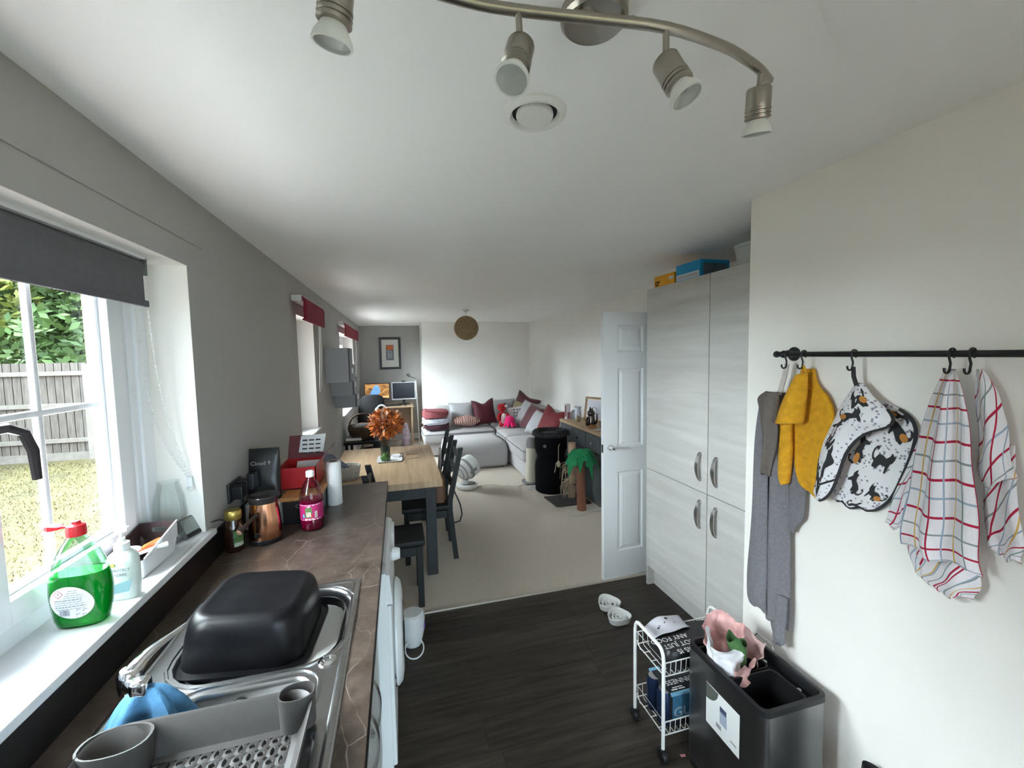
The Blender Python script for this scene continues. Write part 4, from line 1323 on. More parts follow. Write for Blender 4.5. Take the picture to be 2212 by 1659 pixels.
obj('loop_strap', MB().loops([[(XR - .052, y0, zz), (XR - .052, y0 - .019, zz - .003), (XR - .049, y0 - .019, zz - .003), (XR - .049, y0, zz)] for y0, zz in ((1.232, 1.648), (1.242, 1.60), (1.262, 1.53))]), nmat('satin_strap', (.60, .56, .53), .35, var=.1, vscale=60), gt)

# yellow pot holder
yp = thing('yellow_pot_holder', 'thick mustard yellow quilted pot holder hanging from the rail', 'pot holder', (1.40, 1.15, 1.19))
ym = nmat('mustard_quilt', (.66, .33, .012), .9, var=.14, vscale=45, bump=.9, bscale=70, sheen=.1)
obj('back_side', MB().grid(drape([(1.628, 1.176, 1.146, .0), (1.575, 1.205, 1.128, .004), (1.53, 1.232, 1.085, .006), (1.465, 1.240, 1.062, .008), (1.38, 1.225, 1.070, .008), (1.30, 1.205, 1.085, .008), (1.21, 1.175, 1.098, .006), (1.183, 1.140, 1.092, .0)], .012, .006, 1.2, .1), 22, 26), ym, yp, solid=.009)
def curl(u, v):
    zt, yl, yr = interp([(1.610, 1.178, 1.150), (1.56, 1.206, 1.146), (1.50, 1.232, 1.148), (1.45, 1.244, 1.150), (1.430, 1.246, 1.156)], v)
    a = -PI * .95 + PI * 1.35 * u
    yc, hw = (yl + yr) / 2, (yl - yr) / 2
    return (XR - .040 - (.026 + .036 * v) * math.sin(-a), yc - hw * math.cos(a) * -1, zt - .006 * math.cos(a))
obj('folded_cuff', MB().grid(curl, 22, 14), ym, yp, solid=.010)
def lobe(u, v):
    zt, yl, yr = interp([(1.49, 1.243, 1.196), (1.40, 1.250, 1.200), (1.32, 1.250, 1.196), (1.24, 1.250, 1.200), (1.205, 1.243, 1.206), (1.193, 1.230, 1.220)], v)
    a = 2 * PI * u
    yc, hw = (yl + yr) / 2, (yl - yr) / 2
    return (XR - .046 - .017 * math.sin(a), yc + hw * math.cos(a), zt)
obj('rolled_side', MB().grid(lobe, 20, 18, uv=False), ym, yp)
obj('hanging_loop', MB().tube([(XR - .052, 1.158, 1.640), (XR - .045, 1.168, 1.615), (XR - .045, 1.15, 1.612), (XR - .052, 1.158, 1.640)], .005, 7), ym, yp)

# cat-print glove
gl = thing('cat_print_oven_glove', 'white oven glove printed with black cats and dark binding on the rail', 'oven glove', (1.40, .97, 1.19))
def glove_mat():
    m = bpy.data.materials.new('leafy_white_cotton')
    m.use_nodes = True
    nt = m.node_tree
    b = nt.nodes['Principled BSDF']
    b.inputs['Roughness'].default_value = .9
    tc = nt.nodes.new('ShaderNodeTexCoord')
    vo = nt.nodes.new('ShaderNodeTexVoronoi')
    vo.inputs['Scale'].default_value = 95
    nz = nt.nodes.new('ShaderNodeTexNoise')
    nz.inputs['Scale'].default_value = 22
    a = nt.nodes.new('ShaderNodeMath'); a.operation = 'LESS_THAN'; a.inputs[1].default_value = .34
    c = nt.nodes.new('ShaderNodeMath'); c.operation = 'GREATER_THAN'; c.inputs[1].default_value = .48
    d = nt.nodes.new('ShaderNodeMath'); d.operation = 'MULTIPLY'
    mx = nt.nodes.new('ShaderNodeMixRGB')
    mx.inputs['Color1'].default_value = (.76, .755, .77, 1)
    mx.inputs['Color2'].default_value = (.27, .26, .32, 1)
    nt.links.new(tc.outputs['Object'], vo.inputs['Vector'])
    nt.links.new(tc.outputs['Object'], nz.inputs['Vector'])
    nt.links.new(vo.outputs['Distance'], a.inputs[0])
    nt.links.new(nz.outputs['Fac'], c.inputs[0])
    nt.links.new(a.outputs[0], d.inputs[0])
    nt.links.new(c.outputs[0], d.inputs[1])
    nt.links.new(d.outputs[0], mx.inputs['Fac'])
    nt.links.new(mx.outputs[0], b.inputs['Base Color'])
    return m
gm = glove_mat()
inner_rows = [(1.535, .985, .915, .0), (1.50, 1.01, .860, .006), (1.455, 1.03, .838, .01), (1.38, 1.05, .846, .012), (1.30, 1.06, .872, .012), (1.235, 1.07, .898, .01), (1.200, 1.075, .925, .006), (1.186, 1.05, .96, .0)]
inner = drape(inner_rows, .012, .002, 1)
obj('inner_side', MB().grid(inner, 26, 30), gm, gl, solid=.006)
outer_rows = [(1.588, .992, .972, .0), (1.552, 1.012, .935, .02), (1.512, 1.034, .884, .03), (1.478, 1.048, .872, .036), (1.440, 1.062, .940, .030), (1.380, 1.082, .985, .026), (1.310, 1.096, 1.008, .024), (1.240, 1.108, 1.034, .02), (1.200, 1.112, 1.055, .012), (1.186, 1.098, 1.066, .006)]
outerf = drape(outer_rows, .030, .0, 1, xfn=lambda u, v: .030 * u * min(1, v * 3))
obj('outer_side', MB().grid(outerf, 24, 34), gm, gl, solid=.007)
bind = nmat('charcoal_binding', (.030, .030, .034), .85)
def edge(fn, pairs, r_, off=(0, 0, 0)):
    return MB().tube([Vector(fn(u, v)) + Vector(off) for u, v in pairs], r_, 8)
obj('binding', edge(outerf, [(1, v / 24) for v in range(5, 25)], .0052), bind, gl)
obj('binding', edge(inner, [(1, v / 24) for v in range(2, 25)] + [(1 - u / 10, 1) for u in range(1, 11)], .0048), bind, gl)
obj('binding', edge(outerf, [(u / 10, .62 + .09 * math.sin(PI * u / 10) + .10 * u / 10) for u in range(0, 11)], .0032, (-.004, 0, 0)), bind, gl)
obj('hanging_strap', MB().tube([(XR - .052, .989, 1.640), (XR - .050, .988, 1.61), (XR - .044, .983, 1.582)], .006, 8), bind, gl)
CAT = [(-.5, -.30), (-.52, .0), (-.40, .22), (-.15, .26), (.10, .20), (.24, .34), (.27, .50), (.35, .38), (.45, .40), (.50, .52), (.54, .34), (.52, .18), (.42, .08), (.46, -.30), (.36, -.32), (.26, -.08), (-.05, -.10), (-.20, -.32), (-.32, -.30), (-.30, -.12), (-.38, -.32)]
TAIL = [(-.50, -.1), (-.66, -.05), (-.78, .10), (-.80, .32), (-.70, .48), (-.56, .50), (-.50, .40), (-.57, .36), (-.62, .42), (-.70, .36), (-.70, .16), (-.60, .04), (-.48, .0)]
def patch(fn, polys, cu, cv, s, rot, flip, asp, off):
    mb = MB()
    for poly in polys:
        pts = []
        for x, y in poly:
            x *= flip
            xr, yr = x * math.cos(rot) - y * math.sin(rot), x * math.sin(rot) + y * math.cos(rot)
            uu, vv = cu + xr * s, cv - yr * s * asp
            p = fn(min(max(uu, .01), .99), min(max(vv, .01), .99))
            pts.append((p[0] - off, p[1], p[2]))
        c = fn(cu, cv)
        mb.add(pts, [tuple(range(len(pts)))])
    return mb
def tri(mb):
    bm = bmesh.new()
    vs = [bm.verts.new(p) for p in mb.v]
    for f in mb.f:
        bm.faces.new([vs[i] for i in f])
    bmesh.ops.triangulate(bm, faces=bm.faces[:])
    return MB().bm(bm)
catm = nmat('cat_black_print', (.030, .031, .033), .9)
org_p = nmat('cat_orange_print', (.52, .22, .05), .9)
for fn, spots, off, s, asp in ((outerf, ((.42, .30, .3, 1), (.30, .47, -1.0, -1), (.55, .155, .2, -1), (.62, .66, .8, 1), (.35, .80, -.6, 1)), .0052, .40, .42), (inner, ((.80, .30, -.5, -1), (.72, .48, -.3, 1), (.78, .70, -.4, -1), (.62, .88, -.2, 1), (.40, .42, 1.2, 1), (.42, .64, -.9, -1), (.88, .16, -.5, 1)), .0050, .23, .62)):
    for i, (cu, cv, rot, fl_) in enumerate(spots):
        obj('cat_print', tri(patch(fn, (CAT, TAIL), cu, cv, s, rot, fl_, asp, off)), catm, gl)
        if i % 2 == 0:
            obj('print_spot', tri(patch(fn, ([(.30 * math.cos(a) - .55, .20 * math.sin(a)) for a in [R(k * 30) for k in range(12)]],), cu, cv, s * .8, rot, fl_, asp, off + .0008)), org_p, gl)

# check tea towels
def plaid():
    m = bpy.data.materials.new('check_cotton')
    m.use_nodes = True
    nt = m.node_tree
    b = nt.nodes['Principled BSDF']
    b.inputs['Roughness'].default_value = .95
    uv = nt.nodes.new('ShaderNodeUVMap')
    uv.uv_map = 'UVMap'
    sp = nt.nodes.new('ShaderNodeSeparateXYZ')
    nt.links.new(uv.outputs[0], sp.inputs[0])
    col = None
    nz = nt.nodes.new('ShaderNodeTexNoise')
    nz.inputs['Scale'].default_value = 300
    base = nt.nodes.new('ShaderNodeMixRGB')
    base.inputs['Color1'].default_value = (.66, .63, .64, 1)
    base.inputs['Color2'].default_value = (.78, .755, .77, 1)
    tcc = nt.nodes.new('ShaderNodeTexCoord')
    nt.links.new(tcc.outputs['Object'], nz.inputs['Vector'])
    nt.links.new(nz.outputs['Fac'], base.inputs['Fac'])
    col = base.outputs[0]
    def line(ch, per, off, w, c):
        nonlocal col
        a = nt.nodes.new('ShaderNodeMath'); a.operation = 'ADD'; a.inputs[1].default_value = off
        d = nt.nodes.new('ShaderNodeMath'); d.operation = 'DIVIDE'; d.inputs[1].default_value = per
        f = nt.nodes.new('ShaderNodeMath'); f.operation = 'FRACT'
        l = nt.nodes.new('ShaderNodeMath'); l.operation = 'LESS_THAN'; l.inputs[1].default_value = w / per
        nt.links.new(sp.outputs[ch], a.inputs[0])
        nt.links.new(a.outputs[0], d.inputs[0])
        nt.links.new(d.outputs[0], f.inputs[0])
        nt.links.new(f.outputs[0], l.inputs[0])
        mx = nt.nodes.new('ShaderNodeMixRGB')
        mx.inputs['Color2'].default_value = (*c, 1)
        nt.links.new(l.outputs[0], mx.inputs['Fac'])
        nt.links.new(col, mx.inputs['Color1'])
        col = mx.outputs[0]
    P = .170
    for ch in (1, 0):
        line(ch, P, .0, .0050, (.30, .36, .45))
        line(ch, P, .0425, .0062, (.40, .010, .045))
        line(ch, P, .085, .0050, (.24, .27, .27) if ch else (.20, .27, .25))
        line(ch, P, .1275, .0056, (.60, .36, .09) if ch == 0 else (.40, .010, .045))
    nt.links.new(col, b.inputs['Base Color'])
    n2 = nt.nodes.new('ShaderNodeBump')
    n2.inputs['Strength'].default_value = .4
    n2.inputs['Distance'].default_value = .002
    nt.links.new(nz.outputs['Fac'], n2.inputs['Height'])
    nt.links.new(n2.outputs[0], b.inputs['Normal'])
    return m
plm = plaid()
def towel_grid(fn, nu, nv, w, h, u0=0.0, v0=0.0, skew=0.0):
    mb = MB().grid(fn, nu, nv)
    mb.uv = [(u0 + u * w + skew * v, v0 + v * h + skew * .6 * (u - .5)) for u, v in mb.uv]
    return mb
t1 = thing('check_tea_towel', 'white tea towel with red and blue check hanging in front on the rail', 'tea towel', (1.39, .76, 1.05), group='check tea towels')
obj('front_fold', towel_grid(drape([(1.640, .762, .742, .0), (1.575, .778, .716, .012), (1.50, .792, .700, .018), (1.40, .806, .690, .020), (1.30, .818, .680, .022), (1.20, .826, .668, .020), (1.135, .828, .660, .016)], .040, .022, 2.2, .1), 34, 44, .30, .52), plm, t1, solid=.003)
obj('left_fold', towel_grid(drape([(1.56, .782, .765, .0), (1.48, .805, .776, .008), (1.38, .834, .790, .010), (1.28, .862, .805, .010), (1.20, .884, .812, .008), (1.172, .884, .826, .004)], .030, .012, 1.2, .3), 14, 30, .13, .40, .2, .1, .08), plm, t1, solid=.003)
obj('lower_fold', towel_grid(drape([(1.20, .815, .690, .01), (1.13, .812, .682, .014), (1.08, .800, .680, .014), (1.05, .785, .688, .010), (1.036, .762, .700, .0)], .022, .010, 1.4, .2, tilt=.02), 22, 18, .22, .17, .05, .3, .25), plm, t1, solid=.003)
obj('back_corner', towel_grid(drape([(1.22, .846, .800, .004), (1.14, .846, .792, .006), (1.07, .822, .778, .004), (1.045, .800, .775, .0)], .012, .006, 1.2), 10, 14, .08, .18, .4, .1, .2), plm, t1, solid=.003)
t2 = thing('check_tea_towel', 'white tea towel with yellow and grey check hanging rightmost on the rail', 'tea towel', (1.40, .65, 1.18), group='check tea towels')
obj('front_fold', towel_grid(drape([(1.640, .712, .700, .0), (1.58, .708, .668, .01), (1.51, .700, .652, .014), (1.44, .694, .640, .014), (1.385, .688, .628, .010), (1.365, .682, .626, .004)], .024, .014, 1.2, .5, tilt=.05), 18, 24, .16, .27, .13, .02, .12), plm, t2, solid=.003)
obj('back_fold', towel_grid(drape([(1.46, .690, .640, .006), (1.36, .686, .630, .010), (1.27, .680, .616, .010), (1.21, .668, .612, .006), (1.182, .652, .618, .0)], .012, .008, 1.2, .1), 16, 20, .13, .28, .02, .15, .15), plm, t2, solid=.003)

# ------------------------------------------------------------------ bin
BX0, BX1, BY0, BY1 = 1.100, 1.372, 1.022, 1.398
bn = thing('recycling_bin', 'dark brushed steel two-compartment bin with black rim against the right wall', 'bin', (1.236, 1.21, 0))
bs = nmat('bin_steel', (.30, .30, .305), .30, 1.0, var=.08, vscale=18, stretch=(1, 1, .15))
obj('body', MB().loops([zl(rrect(BX0, BX1, BY0, BY1, .028, 6), .03), zl(rrect(BX0, BX1, BY0, BY1, .028, 6), .505)], False, False), bs, bn)
obj('base', MB().loops([zl(rrect(BX0 + .004, BX1 - .004, BY0 + .004, BY1 - .004, .026, 6), 0), zl(rrect(BX0 + .004, BX1 - .004, BY0 + .004, BY1 - .004, .026, 6), .032)]), black_p, bn)
rimm = nmat('rim_black', (.010, .010, .011), .4)
obj('rim', MB().loops([zl(rrect(BX0 - .002, BX1 + .002, BY0 - .002, BY1 + .002, .030, 6), .503), zl(rrect(BX0 - .001, BX1 + .001, BY0 - .001, BY1 + .001, .030, 6), .522), zl(rrect(BX0 + .012, BX1 - .012, BY0 + .012, BY1 - .012, .022, 6), .524), zl(rrect(BX0 + .018, BX1 - .018, BY0 + .018, BY1 - .018, .018, 6), .512), zl(rrect(BX0 + .018, BX1 - .018, BY0 + .018, BY1 - .018, .018, 6), .485)], False, False), rimm, bn)
for (ya, yb) in ((BY0 + .028, 1.196), (1.206, BY1 - .028)):
    obj('bucket', MB().loops([zl(rrect(BX0 + .022, BX1 - .055, ya, yb, .02), .497), zl(rrect(BX0 + .020, BX1 - .053, ya - .002, yb + .002, .021), .502), zl(rrect(BX0 + .026, BX1 - .059, ya + .004, yb - .004, .018), .500), zl(rrect(BX0 + .034, BX1 - .066, ya + .010, yb - .010, .018), .06)], False, True), rimm, bn)
obj('back_shelf', MB().box(BX1 - .055, BX1 - .016, BY0 + .02, BY1 - .02, .47, .486), rimm, bn)
for y in (1.10, 1.245):
    obj('button', MB().lathe([(.008, 0), (.008, .004), (.003, .005)], c=(BX1 - .038, y, .486), n=14), nmat('button_pale', (.6, .68, .66), .4), bn)
obj('hinge_bar', MB().tube([(BX1 - .002, 1.24, .53), (BX1 + .002, 1.25, .545), (BX1 + .004, 1.32, .545), (BX1, 1.33, .53)], .0022, 6), chrome, bn)
obj('sticker', MB().box(BX0 - .0012, BX0 + .001, 1.121, 1.283, .272, .432), nmat('sticker_white', (.70, .71, .70), .5), bn)
dd = [(1.283, .432), (1.283, .372)] + [(1.283 - .062 * math.sin(R(a)), .432 - .060 * math.cos(R(a))) for a in range(8, 91, 8)]
obj('sticker_print', MB().loops([[(BX0 - dx, y, zz) for y, zz in dd] for dx in (.0012, .0017)]), nmat('sticker_green', (.09, .10, .085), .5), bn)
obj('sticker_picture', MB().box(BX0 - .0018, BX0 - .0012, 1.178, 1.212, .326, .372), nmat('sticker_blue_grey', (.33, .37, .46), .5), bn)
obj('sticker_picture', MB().box(BX0 - .0018, BX0 - .0012, 1.180, 1.212, .372, .392), nmat('sticker_navy', (.06, .07, .13), .5), bn)
obj('sticker_picture', MB().box(BX0 - .0018, BX0 - .0012, 1.205, 1.230, .298, .315), nmat('sticker_grey', (.30, .30, .30), .5), bn)
obj('sticker_picture', MB().box(BX0 - .0018, BX0 - .0012, 1.132, 1.160, .300, .306), nmat('sticker_grey', (.3, .3, .3), .5), bn)
# plastic bag in the far bucket
pbg = thing('bin_bag', 'crumpled white and pink plastic bag sticking out of the bin', 'bag', (1.19, 1.29, .44))
def crumple(c, rx, ry, z0, z1, a0, a1, seed, flare=.5):
    def fn(u, v):
        a = R(a0 + (a1 - a0) * u)
        k = .65 + flare * v
        p = Vector((c[0] + rx * k * math.cos(a), c[1] + ry * k * math.sin(a), z0 + (z1 - z0) * v))
        n = mnoise.noise_vector(Vector((p.x * 24 + seed, p.y * 24, p.z * 18)))
        n2 = mnoise.noise_vector(Vector((p.x * 55 + seed, p.y * 55, p.z * 45)))
        top = .014 * math.sin(a * 3 + seed) * v
        return p + n * .016 + n2 * .006 + Vector((0, 0, top))
    return fn
pgm = nmat('bag_white', (.78, .78, .80), .22, var=.06, vscale=40, trans=.1)
ppk = nmat('bag_pink', (.74, .42, .40), .25, var=.35, vscale=22, trans=.1)
obj('white_side', MB().grid(crumple((1.168, 1.270), .066, .085, .455, .592, 105, 300, 1.0, .20), 30, 22), pgm, pbg, sharp=60)
obj('pink_side', MB().grid(crumple((1.200, 1.310), .075, .066, .470, .622, -30, 165, 4.0, .45), 30, 20), ppk, pbg, sharp=60)
obj('pink_corner', MB().grid(crumple((1.195, 1.205), .045, .026, .470, .540, 180, 370, 8.0, .3), 18, 12), ppk, pbg, sharp=60)
obj('loose_handle', MB().grid(crumple((1.285, 1.265), .022, .060, .475, .590, -80, 120, 12.0, .4), 16, 12), nmat('bag_pale_pink', (.74, .52, .50), .25, trans=.15), pbg, sharp=60)
gw = obj('green_wrapper', MB().grid(crumple((1.222, 1.258), .034, .048, .455, .590, 0, 360, 9.0, .05), 24, 14, uv=False), nmat('green_wrap', (.055, .13, .045), .35, var=.3, vscale=18))
tag(gw, 'dark green wrapper stuffed inside the plastic bag in the bin', 'wrapper')
pk = obj('pink_scrap', MB().loops([[(1.085, 1.418, .0008), (1.108, 1.412, .0008), (1.104, 1.404, .0008), (1.086, 1.407, .0008)], [(1.085, 1.418, .003), (1.108, 1.412, .004), (1.104, 1.404, .003), (1.086, 1.407, .002)]]), nmat('pink_paper', (.62, .25, .28), .7))
tag(pk, 'tiny pink scrap on the floor by the bin', 'scrap')
bo = obj('black_shopping_bag', MB().grid(lambda u, v: (XR - .050 + .034 * math.sin(2 * PI * u) * (1 - .25 * v), .84 + .085 * math.copysign(abs(math.cos(2 * PI * u)) ** .7, math.cos(2 * PI * u)) * (1 - .12 * v ** 3), .004 + .386 * v - .03 * (math.cos(2 * PI * u) < -.2) * v ** 6), 32, 16, uv=False), nmat('black_fabric', (.016, .015, .017), .7, bump=.3))
tag(bo, 'black upright bag standing by the right wall at the photo edge', 'bag')

# ------------------------------------------------------------------ trolley
tr = thing('wire_trolley', 'white two-tier wire trolley on black castors between bin and larder', 'trolley', (1.2, 1.51, 0))
tw = nmat('white_wire', (.80, .79, .76), .4)
TX0, TX1, TYa, TYb = 1.000, 1.395, 1.412, 1.625
for x in (TX0, TX1):
    pts = [(x, TYa, .055), (x, TYa, .44)] + [(x, TYa + .03 - .03 * math.cos(R(a)), .44 + .045 * math.sin(R(a))) for a in (30, 60, 90)] + [(x, TYb - .03 + .03 * math.sin(R(a)), .44 + .045 * math.cos(R(a))) for a in (0, 30, 60)] + [(x, TYb, .44), (x, TYb, .055)]
    obj('hoop_leg', MB().tube(pts, .0075, 10), tw, tr)
def basket(z0, z1):
    mb = MB()
    rr = .0028
    for zz in (z1, z0 + .006):
        mb.tube([(TX0 + .008, TYa + .004, zz), (TX1 - .008, TYa + .004, zz), (TX1 - .008, TYb - .004, zz), (TX0 + .008, TYb - .004, zz)], rr, 6, closed=True)
    n = 15
    for i in range(n + 1):
        x = TX0 + .012 + (TX1 - TX0 - .024) * i / n
        mb.tube([(x, TYa + .003, z1), (x, TYa + .006, z0 + .012), (x, TYa + .016, z0), (x, TYb - .016, z0), (x, TYb - .006, z0 + .012), (x, TYb - .003, z1)], .0016, 5)
    for k in range(3):
        y = TYa + .05 + k * .055
        mb.tube([(TX0 + .01, y, z0 - .002), (TX1 - .01, y, z0 - .002)], .0022, 5)
    # end rails dip at the sides
    for x in (TX0 + .008, TX1 - .008):
        mb.tube([(x, TYa + .004, z0 + .024), (x, TYa + .03, z0 + .006), (x, TYb - .05, z0 + .006), (x, TYb - .03, z0 + .0), (x, TYb - .004, z0 + .024)], .0026, 6)
    return mb
obj('upper_basket', basket(.362, .425), tw, tr)
obj('lower_basket', basket(.105, .168), tw, tr)
for x in (TX0, TX1):
    for y in (TYa, TYb):
        cs = MB().lathe([(.024, -.011), (.026, -.008), (.026, .008), (.024, .011)], M=Matrix.Translation((x, y, .026)) @ Matrix.Rotation(PI / 2, 4, 'Y'), n=18)
        cs.box(x - .016, x + .016, y - .012, y + .018, .036, .058, bev=.004)
        obj('castor', cs, black_p, tr)
# things in the trolley
fb = thing('black_food_bag', 'black carrier bag with white upside-down lettering in the top basket', 'bag', (1.2, 1.51, .368))
def fbag(u, v):
    a = 2 * PI * u
    e_ = .35
    sx_ = math.copysign(abs(math.cos(a)) ** e_, math.cos(a))
    sy_ = math.copysign(abs(math.sin(a)) ** e_, math.sin(a))
    k = 1 - .10 * v ** 4
    return (1.205 + .168 * sx_ * k, 1.515 + .086 * sy_ * k, .370 + .070 * v)
fm_ = nmat('black_carrier', (.012, .011, .012), .4, bump=.3, bscale=30)
g_ = MB().grid(fbag, 40, 8, uv=False)
n0 = len(g_.v)
g_.f.append(tuple(range(41 * 8, 41 * 9 - 1)))
obj('carrier', g_, fm_, fb)
wht = nmat('print_white', (.78, .78, .78), .5)
for i, s_ in enumerate(('THIS IS', 'NOT JUST', 'ANY FOOD')):
    text(s_, .037, (1.195 + .012 * (i == 1), 1.452 + i * .040, .4412), (-1, 0, 0), (0, -1, 0), wht, fb, sx=.95)
pp = thing('spotted_paper', 'creased white paper with black blotches lying over the carrier bag', 'paper', (1.13, 1.57, .445))
def paper(u, v):
    x = 1.040 + .20 * u
    y = 1.535 + .085 * v + .02 * u
    return (x, y, .4440 + .026 * math.sin(PI * u) * (.35 + .65 * v) + .004 * math.sin(9 * u + 5 * v))
obj('sheet', MB().grid(paper, 16, 10), nmat('pale_paper', (.60, .59, .64), .7), pp, solid=.0012)
for i, (cu, cv, s) in enumerate(((.25, .45, .035), (.55, .75, .05), (.45, .55, .02), (.68, .40, .018), (.30, .52, .02))):
    q = [paper(cu + s * math.cos(R(k * 40)) * (1 + .4 * math.sin(k * 3.1)), cv + s * 1.6 * math.sin(R(k * 40))) for k in range(9)]
    obj('blotch', MB().add([(a, b_, c_ + .0022) for a, b_, c_ in q], [tuple(range(9))]), nmat('print_black', (.02, .02, .02), .6), pp)
gp = thing('stout_can_pack', 'dark blue multipack of stout cans in the lower basket', 'can pack', (1.2, 1.51, .11))
gd = nmat('pack_black', (.012, .013, .018), .35)
gb_ = nmat('pack_blue', (.045, .16, .27), .4, var=.35, vscale=9)
obj('carton', MB().box(1.050, 1.360, 1.436, 1.590, .112, .262, bev=.008), gd, gp)
obj('front_print', MB().box(1.062, 1.350, 1.4345, 1.437, .150, .250), gb_, gp)
obj('blue_edge', MB().box(1.056, 1.354, 1.434, 1.444, .250, .2635, bev=.002), nmat('pack_sky', (.20, .45, .62), .4), gp)
obj('blue_edge', MB().box(1.048, 1.10, 1.575, 1.5915, .255, .2635, bev=.002), nmat('pack_sky', (.2, .45, .62), .4), gp)
for k, y in enumerate((1.475, 1.552)):
    cn = obj('can', MB().lathe([(.028, .0), (.033, .008), (.033, .132), (.026, .143), (.026, .146)], c=(1.052, y, .113), n=18), nmat('can_navy', (.02, .04, .10), .25, .6), gp)
    obj('can_top', MB().lathe([(.026, .1461), (.0255, .148), (.010, .1465)], c=(1.052, y, .113), n=16), steel, cn)
text('GUINNESS', .060, (1.066, 1.4338, .158), (1, 0, 0), (0, 0, 1), nmat('pack_grey_print', (.34, .38, .42), .5), gp, sx=1.05)
text('GUINNESS', .036, (1.235, 1.505, .2622), (-1, 0, 0), (0, -1, 0), wht, gp, sx=1.0)
obj('small_print', MB().box(1.07, 1.10, 1.452, 1.458, .2618, .2624).box(1.105, 1.135, 1.452, 1.458, .2618, .2624).box(1.08, 1.13, 1.463, 1.467, .2618, .2624), wht, gp)

# ------------------------------------------------------------------ pet bowls
pbm = nmat('pet_bowl_grey', (.74, .74, .73), .4)
def tri_loop(c, r_, zz, rot, e_=.22):
    o = []
    for i in range(30):
        a = 2 * PI * i / 30
        k = 1 + e_ * .5 * math.cos(3 * a)
        o.append((c[0] + r_ * k * math.cos(a + rot), c[1] + r_ * k * math.sin(a + rot), zz))
    return o
for c, lab in (((1.300, 2.440), 'pale grey slow-feeder pet bowl nearer the carpet'), ((1.290, 2.292), 'pale grey slow-feeder pet bowl nearer the camera')):
    pb_ = thing('pet_bowl', lab, 'pet bowl', (*c, 0), group='slow-feeder bowls on the floor')
    rot = R(90)
    obj('shell', MB().loops([tri_loop(c, .058, 0, rot), tri_loop(c, .064, .004, rot), tri_loop(c, .074, .042, rot), tri_loop(c, .072, .045, rot), tri_loop(c, .068, .042, rot), tri_loop(c, .058, .010, rot), tri_loop(c, .05, .008, rot)]), pbm, pb_)
    obj('ridge', MB().loops([tri_loop(c, .046, .008, rot), tri_loop(c, .045, .030, rot), tri_loop(c, .038, .030, rot), tri_loop(c, .037, .008, rot)], False, False), pbm, pb_)
    obj('ridge', MB().loops([tri_loop(c, .021, .008, rot, 0), tri_loop(c, .020, .028, rot, 0), tri_loop(c, .014, .028, rot, 0), tri_loop(c, .013, .008, rot, 0)], False, False), pbm, pb_)
    fd = MB()
    rg = random.Random(int(c[1] * 100))
    for k in range(22):
        a, r_ = rg.uniform(0, 6.28), rg.choice((.027, .032, .008, .052))
        fd.ball((c[0] + r_ * math.cos(a), c[1] + r_ * math.sin(a), .013), .005, n=6, m=4)
    o = obj('kibble', fd, nmat('kibble', (.08, .045, .03), .8), pb_)
    o['kind'] = 'stuff'

# ------------------------------------------------------------------ ceiling fittings
tk = thing('spotlight_bar', 'curved satin nickel ceiling spotlight bar with four lamps', 'ceiling light', (.35, .70, 2.2))
obj('ceiling_plate', MB().lathe([(.056, 0), (.060, -.004), (.060, -.020), (.054, -.026), (.02, -.027)], c=(.362, .727, ZC), n=30), nickel, tk)
for x in (.325, .405):
    obj('stem', MB().tube([(x, .722 - (x - .325) * .1, ZC - .02), (x, .668, 2.262), (x, .660 - (x - .325) * .1, 2.245)], .005, 8), nickel, tk)
bp2 = [(-.30, .46, 2.24), (-.20, .545, 2.24), (-.10, .618, 2.24), (.0, .655, 2.24), (.116, .672, 2.24), (.203, .670, 2.24), (.324, .657, 2.24), (.453, .645, 2.24), (.578, .658, 2.24), (.650, .677, 2.24), (.700, .695, 2.24), (.742, .716, 2.24)]
fine = []
for i in range(45):
    fine.append(tuple(interp(bp2, i / 44)))
obj('bar', MB().tube(fine, .0085, 12), nickel, tk)
lens_m = clear_mat('lamp_lens', (.92, .93, .93), .12)
bulbw = nmat('bulb_white', (.74, .74, .70), .4)
def head(top, joint, axis):
    ax = Vector(axis).normalized()
    T = Vector(top)
    J = Vector(joint)
    a_ = obj('arm', MB().tube([T, (T + J) / 2, J], [.0055, .0055, .0055], 8).ball(J, .0075, n=10, m=6), nickel, tk)
    M = Matrix.Translation(J + ax * .004 + ax.cross(Vector((0, 0, 1))).cross(ax).normalized() * .0) @ ax.to_track_quat('Z', 'Y').to_matrix().to_4x4()
    prof = [(.010, -.012), (.020, -.010), (.0225, -.006), (.0225, .026), (.0235, .027), (.0235, .030), (.0215, .031), (.0215, .033), (.0235, .034), (.0235, .037), (.0215, .038), (.0215, .040), (.0235, .041), (.0235, .044), (.018, .046)]
    h_ = obj('lamp_head', MB().lathe(prof, n=24, M=M), nickel, tk)
    obj('bulb', MB().lathe([(.016, .044), (.019, .050), (.026, .062), (.0275, .068), (.0275, .071), (.0245, .0712), (.0235, .066), (.010, .056), (.004, .055)], n=24, M=M), bulbw, h_)
    obj('lens', MB().lathe([(.024, .0700), (.024, .0708), (.012, .0725), (.003, .073)], n=20, M=M), lens_m, h_)
head((.203, .670, 2.236), (.206, .672, 2.186), (-.28, -.30, -.85))
head((.453, .645, 2.236), (.455, .648, 2.186), (.28, -.30, -.80))
head((.700, .695, 2.236), (.702, .700, 2.205), (.16, .22, -.95))
head((-.060, .636, 2.236), (-.060, .640, 2.205), (-.16, .20, -.95))
head((-.25, .505, 2.236), (-.25, .51, 2.205), (-.1, .2, -.95))
vt = thing('ceiling_vent', 'round white extractor vent in the ceiling', 'vent', (.360, 1.060, ZC))
vp = nmat('vent_white', (.80, .80, .77), .3)
